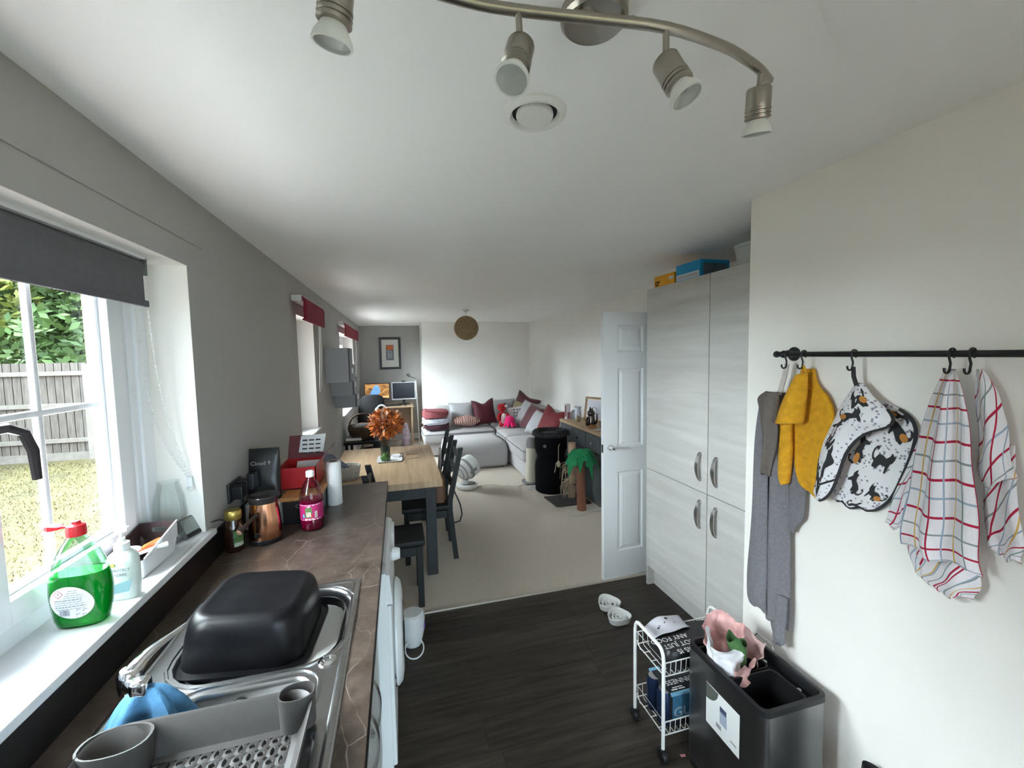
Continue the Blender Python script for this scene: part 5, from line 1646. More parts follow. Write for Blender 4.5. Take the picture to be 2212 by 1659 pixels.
obj('ring', MB().lathe([(.082, 0), (.081, -.005), (.072, -.012), (.064, -.012), (.058, -.004), (.056, .004)], c=(.360, 1.060, ZC), n=40, cap0=False, cap1=False), vp, vt)
obj('disc', MB().lathe([(.046, .002), (.048, -.008), (.046, -.014), (.02, -.016), (.005, -.016)], c=(.360, 1.060, ZC), n=34), vp, vt)
obj('throat', MB().lathe([(.058, -.001), (.046, -.0005)], c=(.360, 1.060, ZC), n=34, cap0=False, cap1=False), nmat('vent_dark', (.03, .03, .03), .8), vt)
# ================================================================== dining area
oak = grain_mat('oak', (.38, .25, .14), (.56, .40, .25), (10, .8, 1), 3.0, .5)
oak_x = grain_mat('oak_cross', (.38, .25, .14), (.56, .40, .25), (.8, 10, 1), 3.0, .5)
dgrey = nmat('dark_grey_paint', (.030, .033, .034), .5, var=.1, vscale=20)
tb = thing('dining_table', 'oak-topped dining table with dark grey painted legs', 'table', (-.13, 3.78, .006))
TX_0, TX_1, TY_0, TY_1 = -.555, .290, 3.125, 4.455
obj('table_top', MB().box(TX_0, TX_1, TY_0, TY_1, .718, .768, bev=.004), oak, tb)
obj('apron', MB().box(TX_0 + .05, TX_1 - .05, TY_0 + .082, TY_0 + .10, .615, .717).box(TX_0 + .05, TX_1 - .05, TY_1 - .10, TY_1 - .082, .615, .717).box(TX_0 + .055, TX_0 + .075, TY_0 + .101, TY_1 - .101, .615, .717).box(TX_1 - .075, TX_1 - .055, TY_0 + .101, TY_1 - .101, .615, .717), dgrey, tb)
for x in (TX_0 + .04, TX_1 - .125):
    for y in (TY_0 + .07, TY_1 - .145):
        obj('leg', MB().box(x, x + .078, y, y + .078, .006, .7165, bev=.004), dgrey, tb)

chair_m = nmat('chair_grey', (.022, .024, .0235), .5, spec=.35)
def chair(label, loc, rz, width=.38, front=.21):
    t = thing('dining_chair', label, 'chair', loc, rz, 'dark dining chairs')
    W = WM[t.name]
    h = width / 2
    z0 = 0
    def part(nm, mb, mt):
        mb.v = [tuple(W @ Vector(p)) for p in mb.v]
        return obj(nm, mb, mt, t)
    part('seat', MB().box(-h, h, -.19, front, .425, .465, bev=.012), nmat('black_seat', (.012, .012, .013), .6))
    for s in (-1, 1):
        part('leg', MB().box(s * (h - .02) - .018, s * (h - .02) + .018, .0 + front - .055, front - .015, z0, .4245, bev=.003), chair_m)
        lp = []
        for zz, yy in ((z0, -.215), (.42, -.175), (.50, -.178), (.93, -.275)):
            lp.append([(s * (h - .018) - .016, yy - .02, zz), (s * (h - .018) + .016, yy - .02, zz), (s * (h - .018) + .016, yy + .02, zz), (s * (h - .018) - .016, yy + .02, zz)])
        part('leg', MB().loops(lp), chair_m)
        part('side_rail', MB().box(s * (h - .02) - .010, s * (h - .02) + .010, -.15, front - .056, .36, .42), chair_m)
    for zz in (.62, .74, .86):
        yy = -.178 - (zz - .5) / .43 * .097
        part('slat', MB().box(-h + .034, h - .034, yy - .009, yy + .009, zz - .03, zz + .03, bev=.004), chair_m)
    return t
chair('dark grey slat-back chair pulled to the right side of the table, nearer', (.195, 3.585, .006), R(90))
chair('dark grey slat-back chair on the right side of the table, farther', (.195, 4.165, .006), R(90))
chair('dark grey slat-back chair squeezed between worktop end and table', (.040, 2.945, .006), R(-90), .32, .09)
wp = thing('pale_pink_cloth', 'pale pink cloth hung over the farther dining chair', 'cloth', (.40, 4.02, .55))
obj('front', MB().grid(lambda u, v: (.362 + .012 * math.sin(u * 9) - .02 * v, 4.00 + .13 * u, .80 - (.22 + .08 * u) * v), 10, 10), nmat('pale_pink', (.62, .54, .53), .8), wp, solid=.004)
hb_ = thing('brown_handbag', 'brown leather bag with black strap on the nearer chair', 'bag', (.30, 3.58, .472))
obj('body', MB().loops([zl(rrect(.245, .345, 3.46, 3.70, .03), zz) for zz in (.4735, .50, .66)] + [zl(rrect(.262, .328, 3.47, 3.69, .02), .705)]), nmat('brown_leather', (.16, .075, .035), .5, var=.2), hb_)
obj('strap', MB().tube([(.345, 3.50, .66), (.40, 3.455, .60), (.460, 3.45, .45), (.475, 3.455, .36), (.455, 3.46, .30), (.41, 3.465, .29), (.36, 3.462, .34), (.335, 3.459, .50)], .006, 6), black_p, hb_)

# vase of autumn foliage
vs_ = thing('foliage_vase', 'glass vase of orange autumn leaves on the dining table', 'vase', (-.145, 4.02, .768))
vc = (-.145, 4.04, .768)
obj('glass', MB().lathe([(.040, .0005), (.044, .004), (.046, .16), (.048, .165), (.045, .165), (.041, .02)], c=vc, n=24), clear_mat('vase_glass2', (.84, .88, .86), .12), vs_)
obj('water', MB().lathe([(.038, .022), (.040, .03), (.041, .10)], c=vc, n=20), nmat('murky_water', (.10, .13, .11), .1, trans=.5), vs_)
rg = random.Random(21)
lo, lp_, ld = MB(), MB(), MB()
stem = MB()
for i in range(26):
    a, r_ = rg.uniform(0, 6.28), rg.uniform(.02, .15)
    stem.tube([(vc[0] + .02 * math.cos(a * 3), vc[1] + .02 * math.sin(a * 3), .80), (vc[0] + .3 * r_ * math.cos(a), vc[1] + .3 * r_ * math.sin(a), .96), (vc[0] + r_ * math.cos(a), vc[1] + r_ * math.sin(a), rg.uniform(1.0, 1.15))], .0022, 4)
obj('stems', stem, nmat('stem_brown', (.12, .06, .03), .7), vs_)
for i in range(560):
    d = Vector((rg.gauss(0, 1), rg.gauss(0, 1), rg.gauss(0, .85))).normalized()
    rr = rg.uniform(.55, 1.0)
    c = Vector((vc[0] + .012, vc[1], 1.065)) + Vector((d.x * .155 * rr, d.y * .15 * rr, d.z * .135 * rr + .02 * rr))
    u = (d + Vector((rg.gauss(0, .4), rg.gauss(0, .4), rg.gauss(0, .4)))).normalized()
    s = rg.uniform(.026, .056)
    v = u.orthogonal().normalized()
    v = (Matrix.Rotation(rg.uniform(0, 6.28), 3, u) @ v)
    w = u.cross(v)
    tgt = lo if rg.random() < .62 else (lp_ if rg.random() < .45 and d.z > -.4 else ld)
    tgt.add([c - u * s * .5, c + v * s * .36 + w * s * .10, c + u * s, c - v * s * .36 + w * s * .10, c + w * s * .02], [(0, 1, 4), (1, 2, 4), (2, 3, 4), (3, 0, 4)])
for nm, m_, mt in (('orange_leaves', lo, nmat('leaf_orange', (.55, .16, .03), .6, var=.4, vscale=30)), ('pale_leaves', lp_, nmat('leaf_pale', (.66, .42, .28), .6, var=.3, vscale=30)), ('rust_leaves', ld, nmat('leaf_rust', (.28, .06, .015), .6, var=.4, vscale=30))):
    o = obj(nm, m_, mt, vs_)
    o['kind'] = 'stuff'

ps = thing('serving_plate', 'square white plate on the dining table under the green candle', 'plate', (-.105, 3.91, .768))
obj('plate', MB().loops([zl(rrect(-.195, -.02, 3.80, 4.005, .012), .7685), zl(rrect(-.215, .003, 3.785, 4.022, .016), .778), zl(rrect(-.215, .003, 3.785, 4.022, .016), .781), zl(rrect(-.195, -.02, 3.80, 4.005, .012), .773)]), nmat('ceramic_white', (.82, .82, .82), .2), ps)
sd = obj('small_dish', MB().loops([zl(rrect(-.085, -.025, 3.93, 3.985, .008), .774), zl(rrect(-.095, -.015, 3.925, 3.995, .012), .795), zl(rrect(-.095, -.015, 3.925, 3.995, .012), .797), zl(rrect(-.082, -.028, 3.935, 3.985, .008), .780)]), nmat('ceramic_white', (.82, .82, .82), .2))
tag(sd, 'little white dish at the back of the square plate', 'dish')
gc = thing('green_candle_holder', 'green petal-shaped candle holder on the white plate', 'candle holder', (-.140, 3.85, .774))
for k in range(7):
    a = 2 * PI * k / 7
    pm = MB()
    lps = []
    for t_ in range(8):
        v = t_ / 7
        rr = .018 + .022 * math.sin(PI * min(v * 1.15 + .12, 1))
        hw = .017 * math.sin(PI * (v * .93 + .05)) + .001
        zz = .7745 + .078 * v
        lps.append([(-.140 + rr * math.cos(a) - hw * math.sin(a) * e_ - th * math.cos(a), 3.85 + rr * math.sin(a) + hw * math.cos(a) * e_ - th * math.sin(a), zz) for e_, th in ((-1, .0), (0, -.004), (1, .0), (0, .003))])
    pm.loops(lps)
    obj('petal', pm, nmat('green_glaze', (.055, .12, .025), .25, var=.3, vscale=30), gc)
obj('candle', MB().lathe([(.012, .001), (.012, .045), (.004, .047)], c=(-.140, 3.85, .7745), n=12), nmat('cream_wax', (.75, .70, .50), .5), gc)
wr = obj('wire_stand', MB().tube([(.016, 3.836, .771), (.035, 3.93, .772), (.041, 3.985, .781), (.150, 3.987, .781), (.161, 3.975, .780), (.160, 3.86, .777), (.045, 3.835, .777), (.036, 3.80, .773), (.022, 3.70, .771)], .0022, 6), nmat('bronze_wire', (.20, .13, .07), .4, .7))
tag(wr, 'bent bronze wire stand lying on the dining table', 'wire stand')
wb = thing('wicker_basket', 'small white woven basket on the dining table', 'basket', (-.415, 3.40, .768))
bwm = nmat('white_wicker', (.52, .50, .45), .8, var=.15, vscale=60)
wv = MB()
for k in range(9):
    zz = .774 + k * .0115
    rr = .074 + .014 * k / 8
    wv.tube([(-.415 + (rr + .0035 * (1 if (i + k) % 2 else -1)) * 1.12 * math.cos(2 * PI * i / 36), 3.40 + (rr + .0035 * (1 if (i + k) % 2 else -1)) * math.sin(2 * PI * i / 36), zz) for i in range(36)], .0058, 5, closed=True)
obj('weave', wv, bwm, wb)
for k in range(18):
    a = 2 * PI * k / 18
    obj('stake', MB().tube([(-.415 + .074 * 1.12 * math.cos(a), 3.40 + .074 * math.sin(a), .769), (-.415 + .088 * 1.12 * math.cos(a), 3.40 + .088 * math.sin(a), .872)], .004, 5), bwm, wb)
obj('bottom', MB().lathe([(.076, 0), (.076, .006)], c=(-.415, 3.40, .7685), n=24, sx=1.12), bwm, wb)
gcl = thing('grey_napkins', 'folded grey napkins standing up out of the white basket', 'napkins', (-.44, 3.42, .78))
gcm = nmat('grey_napkin', (.16, .17, .21), .85, var=.12, vscale=40)
for k, (dx, dy, hh, ww) in enumerate(((-.055, .0, .21, .05), (-.010, .02, .16, .045), (.025, -.015, .125, .035))):
    c = (-.415 + dx, 3.40 + dy)
    obj('napkin', MB().loops([[(c[0] - ww + .03 * 0, c[1] - .012, .777), (c[0] + ww, c[1] - .012, .777), (c[0] + ww, c[1] + .012, .777), (c[0] - ww, c[1] + .012, .777)], [(c[0] - ww - .02, c[1] - .016, .777 + hh * .6), (c[0] + ww - .02, c[1] - .012, .777 + hh * .5), (c[0] + ww - .02, c[1] + .012, .777 + hh * .5), (c[0] - ww - .02, c[1] + .016, .777 + hh * .6)], [(c[0] - ww - .065, c[1] - .006, .777 + hh), (c[0] + ww - .085, c[1] - .006, .777 + hh * .9), (c[0] + ww - .085, c[1] + .006, .777 + hh * .9), (c[0] - ww - .065, c[1] + .006, .777 + hh)]]), gcm, gcl)
cd = obj('paper_sheets', MB().box(-.545, -.44, 3.60, 3.84, .7685, .774).box(-.530, -.43, 3.55, 3.75, .7745, .777), nmat('paper_white', (.8, .8, .8), .6))
tag(cd, 'white papers lying on the left of the dining table', 'papers')

# ------------------------------------------------------------------ living windows: red roller blinds
def red_blind(label, y0, y1):
    t = thing('red_blind', label, 'blind', (-.69, (y0 + y1) / 2, 1.98), group='red roller blinds')
    obj('headrail', MB().box(XL + .001, -.665, y0, y1, 2.118, 2.165, bev=.006), white_p, t)
    rd = nmat('crimson_fabric', (.20, .002, .018), .8, var=.06, vscale=60)
    def fb_(u, v):
        zz = 2.165 - .180 * v
        return (-.652 - .020 * math.exp(-v * 9) + .002 * math.sin(v * 8) - .008 * v ** 6, y0 + .005 + (y1 - y0 - .01) * u, zz)
    obj('fabric', MB().grid(fb_, 8, 14), rd, t, solid=.002)
    obj('bottom_bar', MB().box(-.666, -.654, y0 + .005, y1 - .005, 1.980, 1.992, bev=.003), rd, t)
    obj('cord', MB().tube([(-.690, y1 - .03, 2.12), (-.692, y1 - .032, 1.70), (-.705, y1 - .04, 1.42), (-.715, y1 - .06, 1.38), (-.712, y1 - .085, 1.43), (-.700, y1 - .08, 1.70), (-.690, y1 - .07, 2.12)], .0035, 6), nmat('cord_white', (.7, .69, .66), .6), t)
    return t
red_blind('crimson blind over the window beside the dining table', 3.385, 4.305)
red_blind('crimson blind over the farther window by the desk', 5.84, 7.80)

# stepped wall boxes
gbm = nmat('satin_grey_box', (.33, .33, .34), .4)
for (ya, yb, z0, z1, lab) in ((4.70, 4.975, 1.435, 1.800, 'grey wall box highest and nearest of the three between the windows'), (5.00, 5.225, 1.270, 1.62, 'grey wall box in the middle of the three between the windows'), (5.25, 5.48, 1.108, 1.46, 'grey wall box lowest and farthest of the three between the windows')):
    t = thing('wall_box', lab, 'wall box', (-.61, (ya + yb) / 2, z0), group='stepped grey wall boxes')
    obj('carcass', MB().box(XL + .001, -.505, ya, yb, z0, z1, bev=.004), gbm, t)
    obj('front', MB().box(-.504, -.488, ya + .004, yb - .004, z0 + .004, z1 - .004, bev=.003), nmat('dark_box_front', (.07, .07, .072), .4), t)
    obj('catch', MB().box(-.488, -.476, (ya + yb) / 2 - .02, (ya + yb) / 2 + .02, z0 + .09, z0 + .15, bev=.003), nickel, t)

# ------------------------------------------------------------------ sofa
sf = nmat('sofa_grey', (.40, .385, .385), .95, var=.10, vscale=120, bump=.5, bscale=350, sheen=.3)
sfd = nmat('sofa_piping', (.14, .135, .135), .9)
so = thing('corner_sofa', 'large light grey L-shaped corner sofa against the far wall', 'sofa', (1.6, 6.8, .006))
obj('base', MB().box(.40, 1.585, 7.02, 7.82, .03, .235, bev=.02), sf, so)
obj('base', MB().box(1.60, 2.46, 5.30, 7.82, .03, .235, bev=.02), sf, so)
def cushion_block(nm, x0, x1, y0, y1, z0, z1, parent, mt=sf, puff=.035, bev=.05):
    mb = MB()
    n = 14
    def blk(u, v):
        pass
    lps = []
    for t_, ins in ((0, .03), (.08, .008), (.22, 0), (.78, 0), (.90, .012), (1.0, .05)):
        lps.append([(x, y, z0 + (z1 - z0) * t_) for x, y in rrect(x0 + ins, x1 - ins, y0 + ins, y1 - ins, bev, 5)])
    for k in (1, 2, 3):
        ins = .05 + (min(x1 - x0, y1 - y0) / 2 - .06) * k / 3.0
        lps.append([(x, y, z1 + puff * math.sin(PI / 2 * k / 3)) for x, y in rrect(x0 + ins, x1 - ins, y0 + ins, y1 - ins, bev * (1 - .28 * k), 5)])
    mb.loops(lps)
    o = obj(nm, mb, mt, parent, sharp=70)
    obj('piping', MB().tube([(x, y, z0 + (z1 - z0) * .80) for x, y in rrect(x0 - .001, x1 + .001, y0 - .001, y1 + .001, bev, 5)], .006, 5, closed=True), sfd, o)
    return o
cushion_block('seat_cushion', .36, 1.585, 6.97, 7.80, .235, .430, so)
cushion_block('seat_cushion', 1.60, 2.44, 6.965, 7.80, .235, .430, so)
cushion_block('seat_cushion', 1.575, 2.44, 6.295, 6.955, .235, .430, so)
cushion_block('seat_cushion', 1.575, 2.44, 5.32, 6.285, .235, .430, so)
obj('backrest', MB().box(.62, 2.20, 7.60, 7.84, .44, .78, bev=.06, seg=4), sf, so)
obj('backrest', MB().box(2.22, 2.47, 5.32, 7.84, .44, .80, bev=.06, seg=4), sf, so)
ot = thing('footstool', 'square light grey footstool in front of the corner sofa', 'footstool', (1.08, 6.44, .006))
obj('cushion', MB().loops([zl(rrect(.64, 1.54, 6.04, 6.83, .06), .03), zl(rrect(.625, 1.555, 6.025, 6.845, .07), .07), zl(rrect(.62, 1.56, 6.02, 6.85, .07), .26), zl(rrect(.64, 1.545, 6.05, 6.83, .08), .345), zl(rrect(.69, 1.50, 6.12, 6.78, .08), .395), zl(rrect(.80, 1.39, 6.26, 6.64, .06), .418)]), sf, ot, sharp=70)
for x in (.70, 1.48):
    for y in (6.10, 6.77):
        obj('foot', MB().lathe([(.02, 0), (.024, .03)], c=(x, y, .006)), black_p, ot)

def pillow(name, label, c, w, h, d, mat_, rz=0, tilt=0, roll=0, notch=0.0, cat='cushion', group='scatter cushions on the sofa', parent=None):
    """soft square cushion standing up, facing -y before rotation; c = centre of its lower edge"""
    M = Matrix.Translation(c) @ Matrix.Rotation(rz, 4, 'Z') @ Matrix.Rotation(tilt, 4, 'X') @ Matrix.Rotation(roll, 4, 'Y')
    mb = MB()
    n = 14
    for sg in (1, -1):
        def fn(u, v, sg=sg):
            a, b_ = 2 * u - 1, 2 * v - 1
            th = max(0, (1 - abs(a) ** 3.2)) ** .55 * max(0, (1 - abs(b_) ** 3.2)) ** .55
            px_ = 1 - .07 * (1 - b_ * b_)
            pz_ = 1 - .07 * (1 - a * a)
            z_ = h / 2 + b_ * h / 2 * pz_
            if b_ > 0:
                z_ -= notch * math.exp(-(a * 2.2) ** 2) * b_
            return M @ Vector((a * w / 2 * px_, -sg * d / 2 * th, z_))
        g = MB().grid(fn, n, n, uv=False)
        mb.add(g.v, g.f)
    bm = bmesh.new()
    vs = [bm.verts.new(p) for p in mb.v]
    for f in mb.f:
        bm.faces.new([vs[i] for i in f])
    bmesh.ops.remove_doubles(bm, verts=bm.verts[:], dist=.0004)
    o = obj(name, MB().bm(bm), mat_, None, sharp=80)
    tag(o, label, cat, group)
    return o
lg = nmat('cushion_light_grey', (.42, .42, .435), .9, var=.08, vscale=40, bump=.2)
mr_ = nmat('cushion_maroon', (.085, .007, .016), .6, var=.25, vscale=14, bump=.4, bscale=18, sheen=.12)
mr2 = nmat('cushion_plum', (.10, .022, .030), .55, var=.3, vscale=12, bump=.4, bscale=18, sheen=.12)
crim = nmat('cushion_crimson', (.17, .006, .014), .65, var=.2, vscale=12, bump=.4, bscale=18, sheen=.12)
pillow('scatter_cushion', 'light grey cushion at the left against the far wall', (1.075, 7.42, .462), .46, .40, .16, lg, 0, R(-14))
pillow('scatter_cushion', 'dark red velvet cushion with a dent on top beside the grey one', (1.475, 7.26, .462), .42, .46, .18, mr_, R(8), R(-14), R(-4), .07)
pillow('scatter_cushion', 'plum cushion highest in the sofa corner', (2.06, 7.30, .470), .48, .54, .18, mr2, R(-38), R(-14), R(24), .03)
pillow('scatter_cushion', 'light grey cushion leaning over the plum one on the right wing', (1.98, 6.78, .470), .46, .46, .15, lg, R(-70), R(-26), R(8))
pillow('scatter_cushion', 'plum velvet cushion between two grey ones on the right wing', (1.96, 6.42, .470), .46, .44, .16, mr2, R(-72), R(-30), R(8))
pillow('scatter_cushion', 'light grey buttoned cushion in front of the crimson one', (1.93, 6.02, .470), .46, .40, .16, lg, R(-72), R(-34), R(6))
pillow('scatter_cushion', 'crimson cushion nearest the sideboard', (1.98, 5.60, .470), .48, .50, .17, crim, R(-66), R(-24), R(10), .05)
pillow('scatter_cushion', 'light grey cushion at the back of the corner behind the toys', (1.86, 7.50, .462), .50, .42, .14, lg, R(5), R(-12))
wc = pillow('scatter_cushion', 'small white cushion with grey printed lettering', (1.985, 6.98, .455), .28, .34, .12, nmat('cushion_white', (.68, .66, .68), .85), R(-12), R(-12), R(-8))
cm = MB()
for i in range(3):
    for k in range(4):
        p0 = Vector((1.885 + .050 * k, 6.914 - .0105 * k + .018 * i * 0, .735 - i * .055))
        Mq = frame_m(p0, (math.cos(R(-12)), math.sin(R(-12)), .12), (0, .20, 1))
        cm.box(0, .024 + .006 * ((i + k) % 2), .0, .028, -.006, .001, M=Mq)
obj('print_marks', cm, nmat('print_grey', (.2, .2, .21), .7), wc)
kf = pillow('scatter_cushion', 'small khaki cushion poking up behind the white one', (1.955, 7.16, .50), .20, .38, .08, nmat('khaki', (.30, .25, .14), .85), R(-30), R(-5), R(18))

# soft toys
rt = thing('red_soft_toy', 'red plush animal with white belly sitting on the sofa', 'soft toy', (1.72, 6.98, .468))
rp = nmat('red_plush', (.40, .006, .010), .9, bump=.5, bscale=200, sheen=.12)
tc_ = Vector((1.715, 6.98, .0))
bd = MB().ball(tc_ + Vector((0, .02, .60)), .085, .075, .125).ball(tc_ + Vector((-.02, 0, .785)), .078, .070, .072).ball(tc_ + Vector((-.045, -.065, .765)), .035, .035, .028)
bd.tube([tc_ + Vector((-.07, 0, .85)), tc_ + Vector((-.065, 0, .815))], [.008, .026], 8).tube([tc_ + Vector((.035, 0, .865)), tc_ + Vector((.02, 0, .82))], [.008, .028], 8)
bd.tube([tc_ + Vector((-.07, -.02, .68)), tc_ + Vector((-.10, -.06, .62)), tc_ + Vector((-.09, -.09, .58))], [.028, .026, .022], 8).tube([tc_ + Vector((.07, -.02, .68)), tc_ + Vector((.09, -.06, .62)), tc_ + Vector((.07, -.09, .58))], [.028, .026, .022], 8)
bd.tube([tc_ + Vector((-.05, -.03, .51)), tc_ + Vector((-.065, -.13, .495))], [.035, .028], 8).tube([tc_ + Vector((.05, -.03, .51)), tc_ + Vector((.075, -.13, .495))], [.035, .028], 8)
obj('body', bd, rp, rt)
obj('belly', MB().ball(tc_ + Vector((.005, -.045, .60)), .055, .022, .095), nmat('white_plush', (.78, .72, .70), .9), rt)
obj('bow', MB().ball(tc_ + Vector((.045, -.05, .815)), .028, .012, .022), nmat('white_plush', (.78, .72, .70), .9), rt)
for s in (-.055, -.015):
    obj('eye', MB().ball(tc_ + Vector((s, -.068, .800)), .008, n=8, m=6), black_p, rt)
oc = thing('pink_octopus_toy', 'hot pink plush octopus on the sofa seat', 'soft toy', (1.785, 6.80, .466))
pk_m = nmat('hot_pink_plush', (.80, .015, .16), .9, bump=.6, bscale=160, sheen=.12)
obj('head', MB().ball((1.785, 6.80, .585), .085, .082, .082), pk_m, oc)
for k in range(8):
    a = 2 * PI * k / 8 + .2
    obj('tentacle', MB().tube([(1.785 + .05 * math.cos(a), 6.80 + .05 * math.sin(a), .545), (1.785 + .085 * math.cos(a), 6.80 + .085 * math.sin(a), .515), (1.785 + .105 * math.cos(a), 6.80 + .105 * math.sin(a), .482)], [.030, .026, .016], 8), pk_m, oc)
# blankets
def folded(name, label, x0, x1, y0, y1, z0, z1, mt, seed, group):
    def fn(u, v):
        a = 2 * PI * u
        sx_ = math.copysign(abs(math.cos(a)) ** .30, math.cos(a))
        sz_ = math.copysign(abs(math.sin(a)) ** .45, math.sin(a))
        k = 1 - .10 * abs(2 * v - 1) ** 4
        n_ = mnoise.noise(Vector((math.cos(a) * 2 + seed, math.sin(a) * 2 + v * 3, seed))) * .030
        return ((x0 + x1) / 2 + (x1 - x0) / 2 * sx_ * k + n_, y0 + (y1 - y0) * v, (z0 + z1) / 2 + (z1 - z0) / 2 * sz_ * k + n_ * .6 + .012 * math.sin(u * 12 + seed))
    g = MB().grid(fn, 30, 12, uv=False)
    g.f.append(tuple(range(29, -1, -1)))
    g.f.append(tuple(31 * 12 + i for i in range(30)))
    return tag(obj(name, g, mt, None, sharp=80), label, 'blanket', group)
folded('folded_blanket', 'dark plum blanket at the bottom of the pile on the sofa', .375, .80, 7.02, 7.40, .462, .545, nmat('plum_wool', (.075, .025, .04), .9, bump=.4), 1.0, 'folded blankets on the sofa')
folded('folded_blanket', 'pale blue-white blanket in the middle of the pile on the sofa', .36, .79, 7.03, 7.40, .550, .652, nmat('white_wool', (.62, .64, .72), .9, var=.15, vscale=20, bump=.4), 2.0, 'folded blankets on the sofa')
folded('folded_blanket', 'dusty pink blanket on top of the pile on the sofa', .37, .80, 7.04, 7.40, .658, .785, nmat('dusty_pink_wool', (.28, .075, .085), .9, var=.15, vscale=20, bump=.4), 3.0, 'folded blankets on the sofa')
def stripe_mat():
    m = nmat('striped_throw', (.42, .24, .20), .95, bump=.5, bscale=120)
    nt = m.node_tree
    b = nt.nodes['Principled BSDF']
    tc = nt.nodes.new('ShaderNodeTexCoord')
    w = nt.nodes.new('ShaderNodeTexWave')
    w.inputs['Scale'].default_value = 9
    w.inputs['Distortion'].default_value = 6
    w.inputs['Detail'].default_value = 3
    r = nt.nodes.new('ShaderNodeValToRGB')
    r.color_ramp.elements[0].color = (.20, .085, .07, 1)
    r.color_ramp.elements[1].color = (.62, .42, .36, 1)
    nt.links.new(tc.outputs['Object'], w.inputs['Vector'])
    nt.links.new(w.outputs['Fac'], r.inputs['Fac'])
    nt.links.new(r.outputs['Color'], b.inputs['Base Color'])
    return m
def throw(u, v):
    a = 2 * PI * u
    n_ = mnoise.noise(Vector((u * 5, v * 4, 2.0))) * .03
    k = math.sin(PI * min(max(v, .03), .97)) ** .45
    return (.86 + .47 * v, 7.16 + (.13 * k + n_) * math.cos(a), .565 + (.095 * k + n_ * .7) * math.sin(a) * (1 if math.sin(a) > 0 else .95))
tag(obj('striped_throw', MB().grid(throw, 28, 18, uv=False), stripe_mat(), None, sharp=80), 'bundled pinkish brown striped throw next to the blanket pile', 'throw')

# ------------------------------------------------------------------ pendant
pd = thing('pendant_lamp', 'round woven tan pendant lampshade over the living area', 'pendant lamp', (.912, 5.70, 1.90))
pc = Vector((.912, 5.70, 2.068))
tan = nmat('woven_tan', (.30, .205, .105), .85, var=.25, vscale=60, bump=.6, bscale=90)
obj('shade', MB().ball(pc, .160, n=32, m=20), tan, pd)
stw = MB()
rg = random.Random(9)
for k in range(46):
    n_ = Vector((rg.gauss(0, 1), rg.gauss(0, 1), rg.gauss(0, 1))).normalized()
    u = n_.orthogonal().normalized()
    v = n_.cross(u)
    o_ = n_ * rg.uniform(-.06, .06)
    rr = math.sqrt(.163 ** 2 - o_.length ** 2)
    stw.tube([pc + o_ + rr * (math.cos(2 * PI * i / 28) * u + math.sin(2 * PI * i / 28) * v) for i in range(28)], .0022, 4, closed=True)
obj('weave', stw, nmat('woven_tan_light', (.40, .29, .16), .8), pd)
obj('cord', MB().tube([pc + Vector((0, 0, .155)), (pc.x, pc.y, ZC - .02)], .004, 6), white_p, pd)
obj('ceiling_rose', MB().lathe([(.045, 0), (.045, -.012), (.020, -.034), (.008, -.036)], c=(pc.x, pc.y, ZC), n=20), white_p, pd)

# ------------------------------------------------------------------ sideboard
sb = thing('sideboard', 'dark grey sideboard with oak top along the right wall', 'sideboard', (2.27, 4.6, .006))
sgm = nmat('slate_paint', (.085, .095, .10), .5)
SB0, SB1 = 4.02, 5.16
obj('top', MB().box(2.045, 2.478, SB0 - .02, SB1 + .02, .800, .835, bev=.004), oak_x, sb)
obj('carcass', MB().box(2.072, 2.470, SB0, SB1, .08, .799, bev=.003), sgm, sb)
for k in range(3):
    ya = SB0 + .02 + k * (SB1 - SB0 - .04) / 3
    yb = ya + (SB1 - SB0 - .04) / 3 - .012
    d = obj('drawer', MB().box(2.055, 2.071, ya, yb, .60, .785, bev=.003), sgm, sb)
    obj('knob', MB().lathe([(.006, 0), (.006, .014), (.017, .020), (.017, .026), (.008, .030)], M=Matrix.Translation((2.055, (ya + yb) / 2, .69)) @ Matrix.Rotation(-PI / 2, 4, 'Y'), n=14), chrome, d)
    d = obj('door', MB().box(2.055, 2.071, ya, yb, .10, .588, bev=.003), sgm, sb)
    obj('knob', MB().lathe([(.006, 0), (.006, .014), (.017, .020), (.017, .026), (.008, .030)], M=Matrix.Translation((2.055, yb - .05, .44)) @ Matrix.Rotation(-PI / 2, 4, 'Y'), n=14), chrome, d)
obj('plinth', MB().box(2.08, 2.465, SB0 + .01, SB1 - .01, .006, .08), sgm, sb)
pf_ = thing('framed_drawing', 'wooden picture frame with a small grey drawing on the sideboard', 'picture frame', (2.36, 4.73, .836))
FM = Matrix.Translation((2.34, 4.74, .8365)) @ Matrix.Rotation(R(90 - 155), 4, 'Z') @ Matrix.Rotation(R(-9), 4, 'X')
fw_ = nmat('frame_wood', (.25, .16, .07), .5)
fmb = MB()
for a0, a1, b0, b1 in ((-.17, .17, 0, .025), (-.17, .17, .285, .31), (-.17, -.145, .025, .285), (.145, .17, .025, .285)):
    fmb.box(a0, a1, -.012, .012, b0, b1, M=FM)
obj('frame', fmb, fw_, pf_)
obj('mount', MB().box(-.145, .145, -.004, .004, .025, .285, M=FM), nmat('mount_cream', (.72, .66, .60), .7), pf_)
obj('sheet', MB().box(-.115, .115, -.006, -.003, .045, .265, M=FM), nmat('sheet_lilac', (.66, .66, .74), .7), pf_)
obj('sketch', MB().tube([FM @ Vector((-.02 + .035 * math.cos(R(k * 24)) * (1 + .25 * math.sin(k * 1.7)), -.0068, .135 + .05 * math.sin(R(k * 24)))) for k in range(15)], .0025, 5, closed=True).tube([FM @ Vector(q) for q in ((-.05, -.0068, .10), (-.03, -.0068, .07), (.0, -.0068, .06), (.03, -.0068, .07))], .0025, 5), nmat('pencil', (.2, .2, .22), .8), pf_)
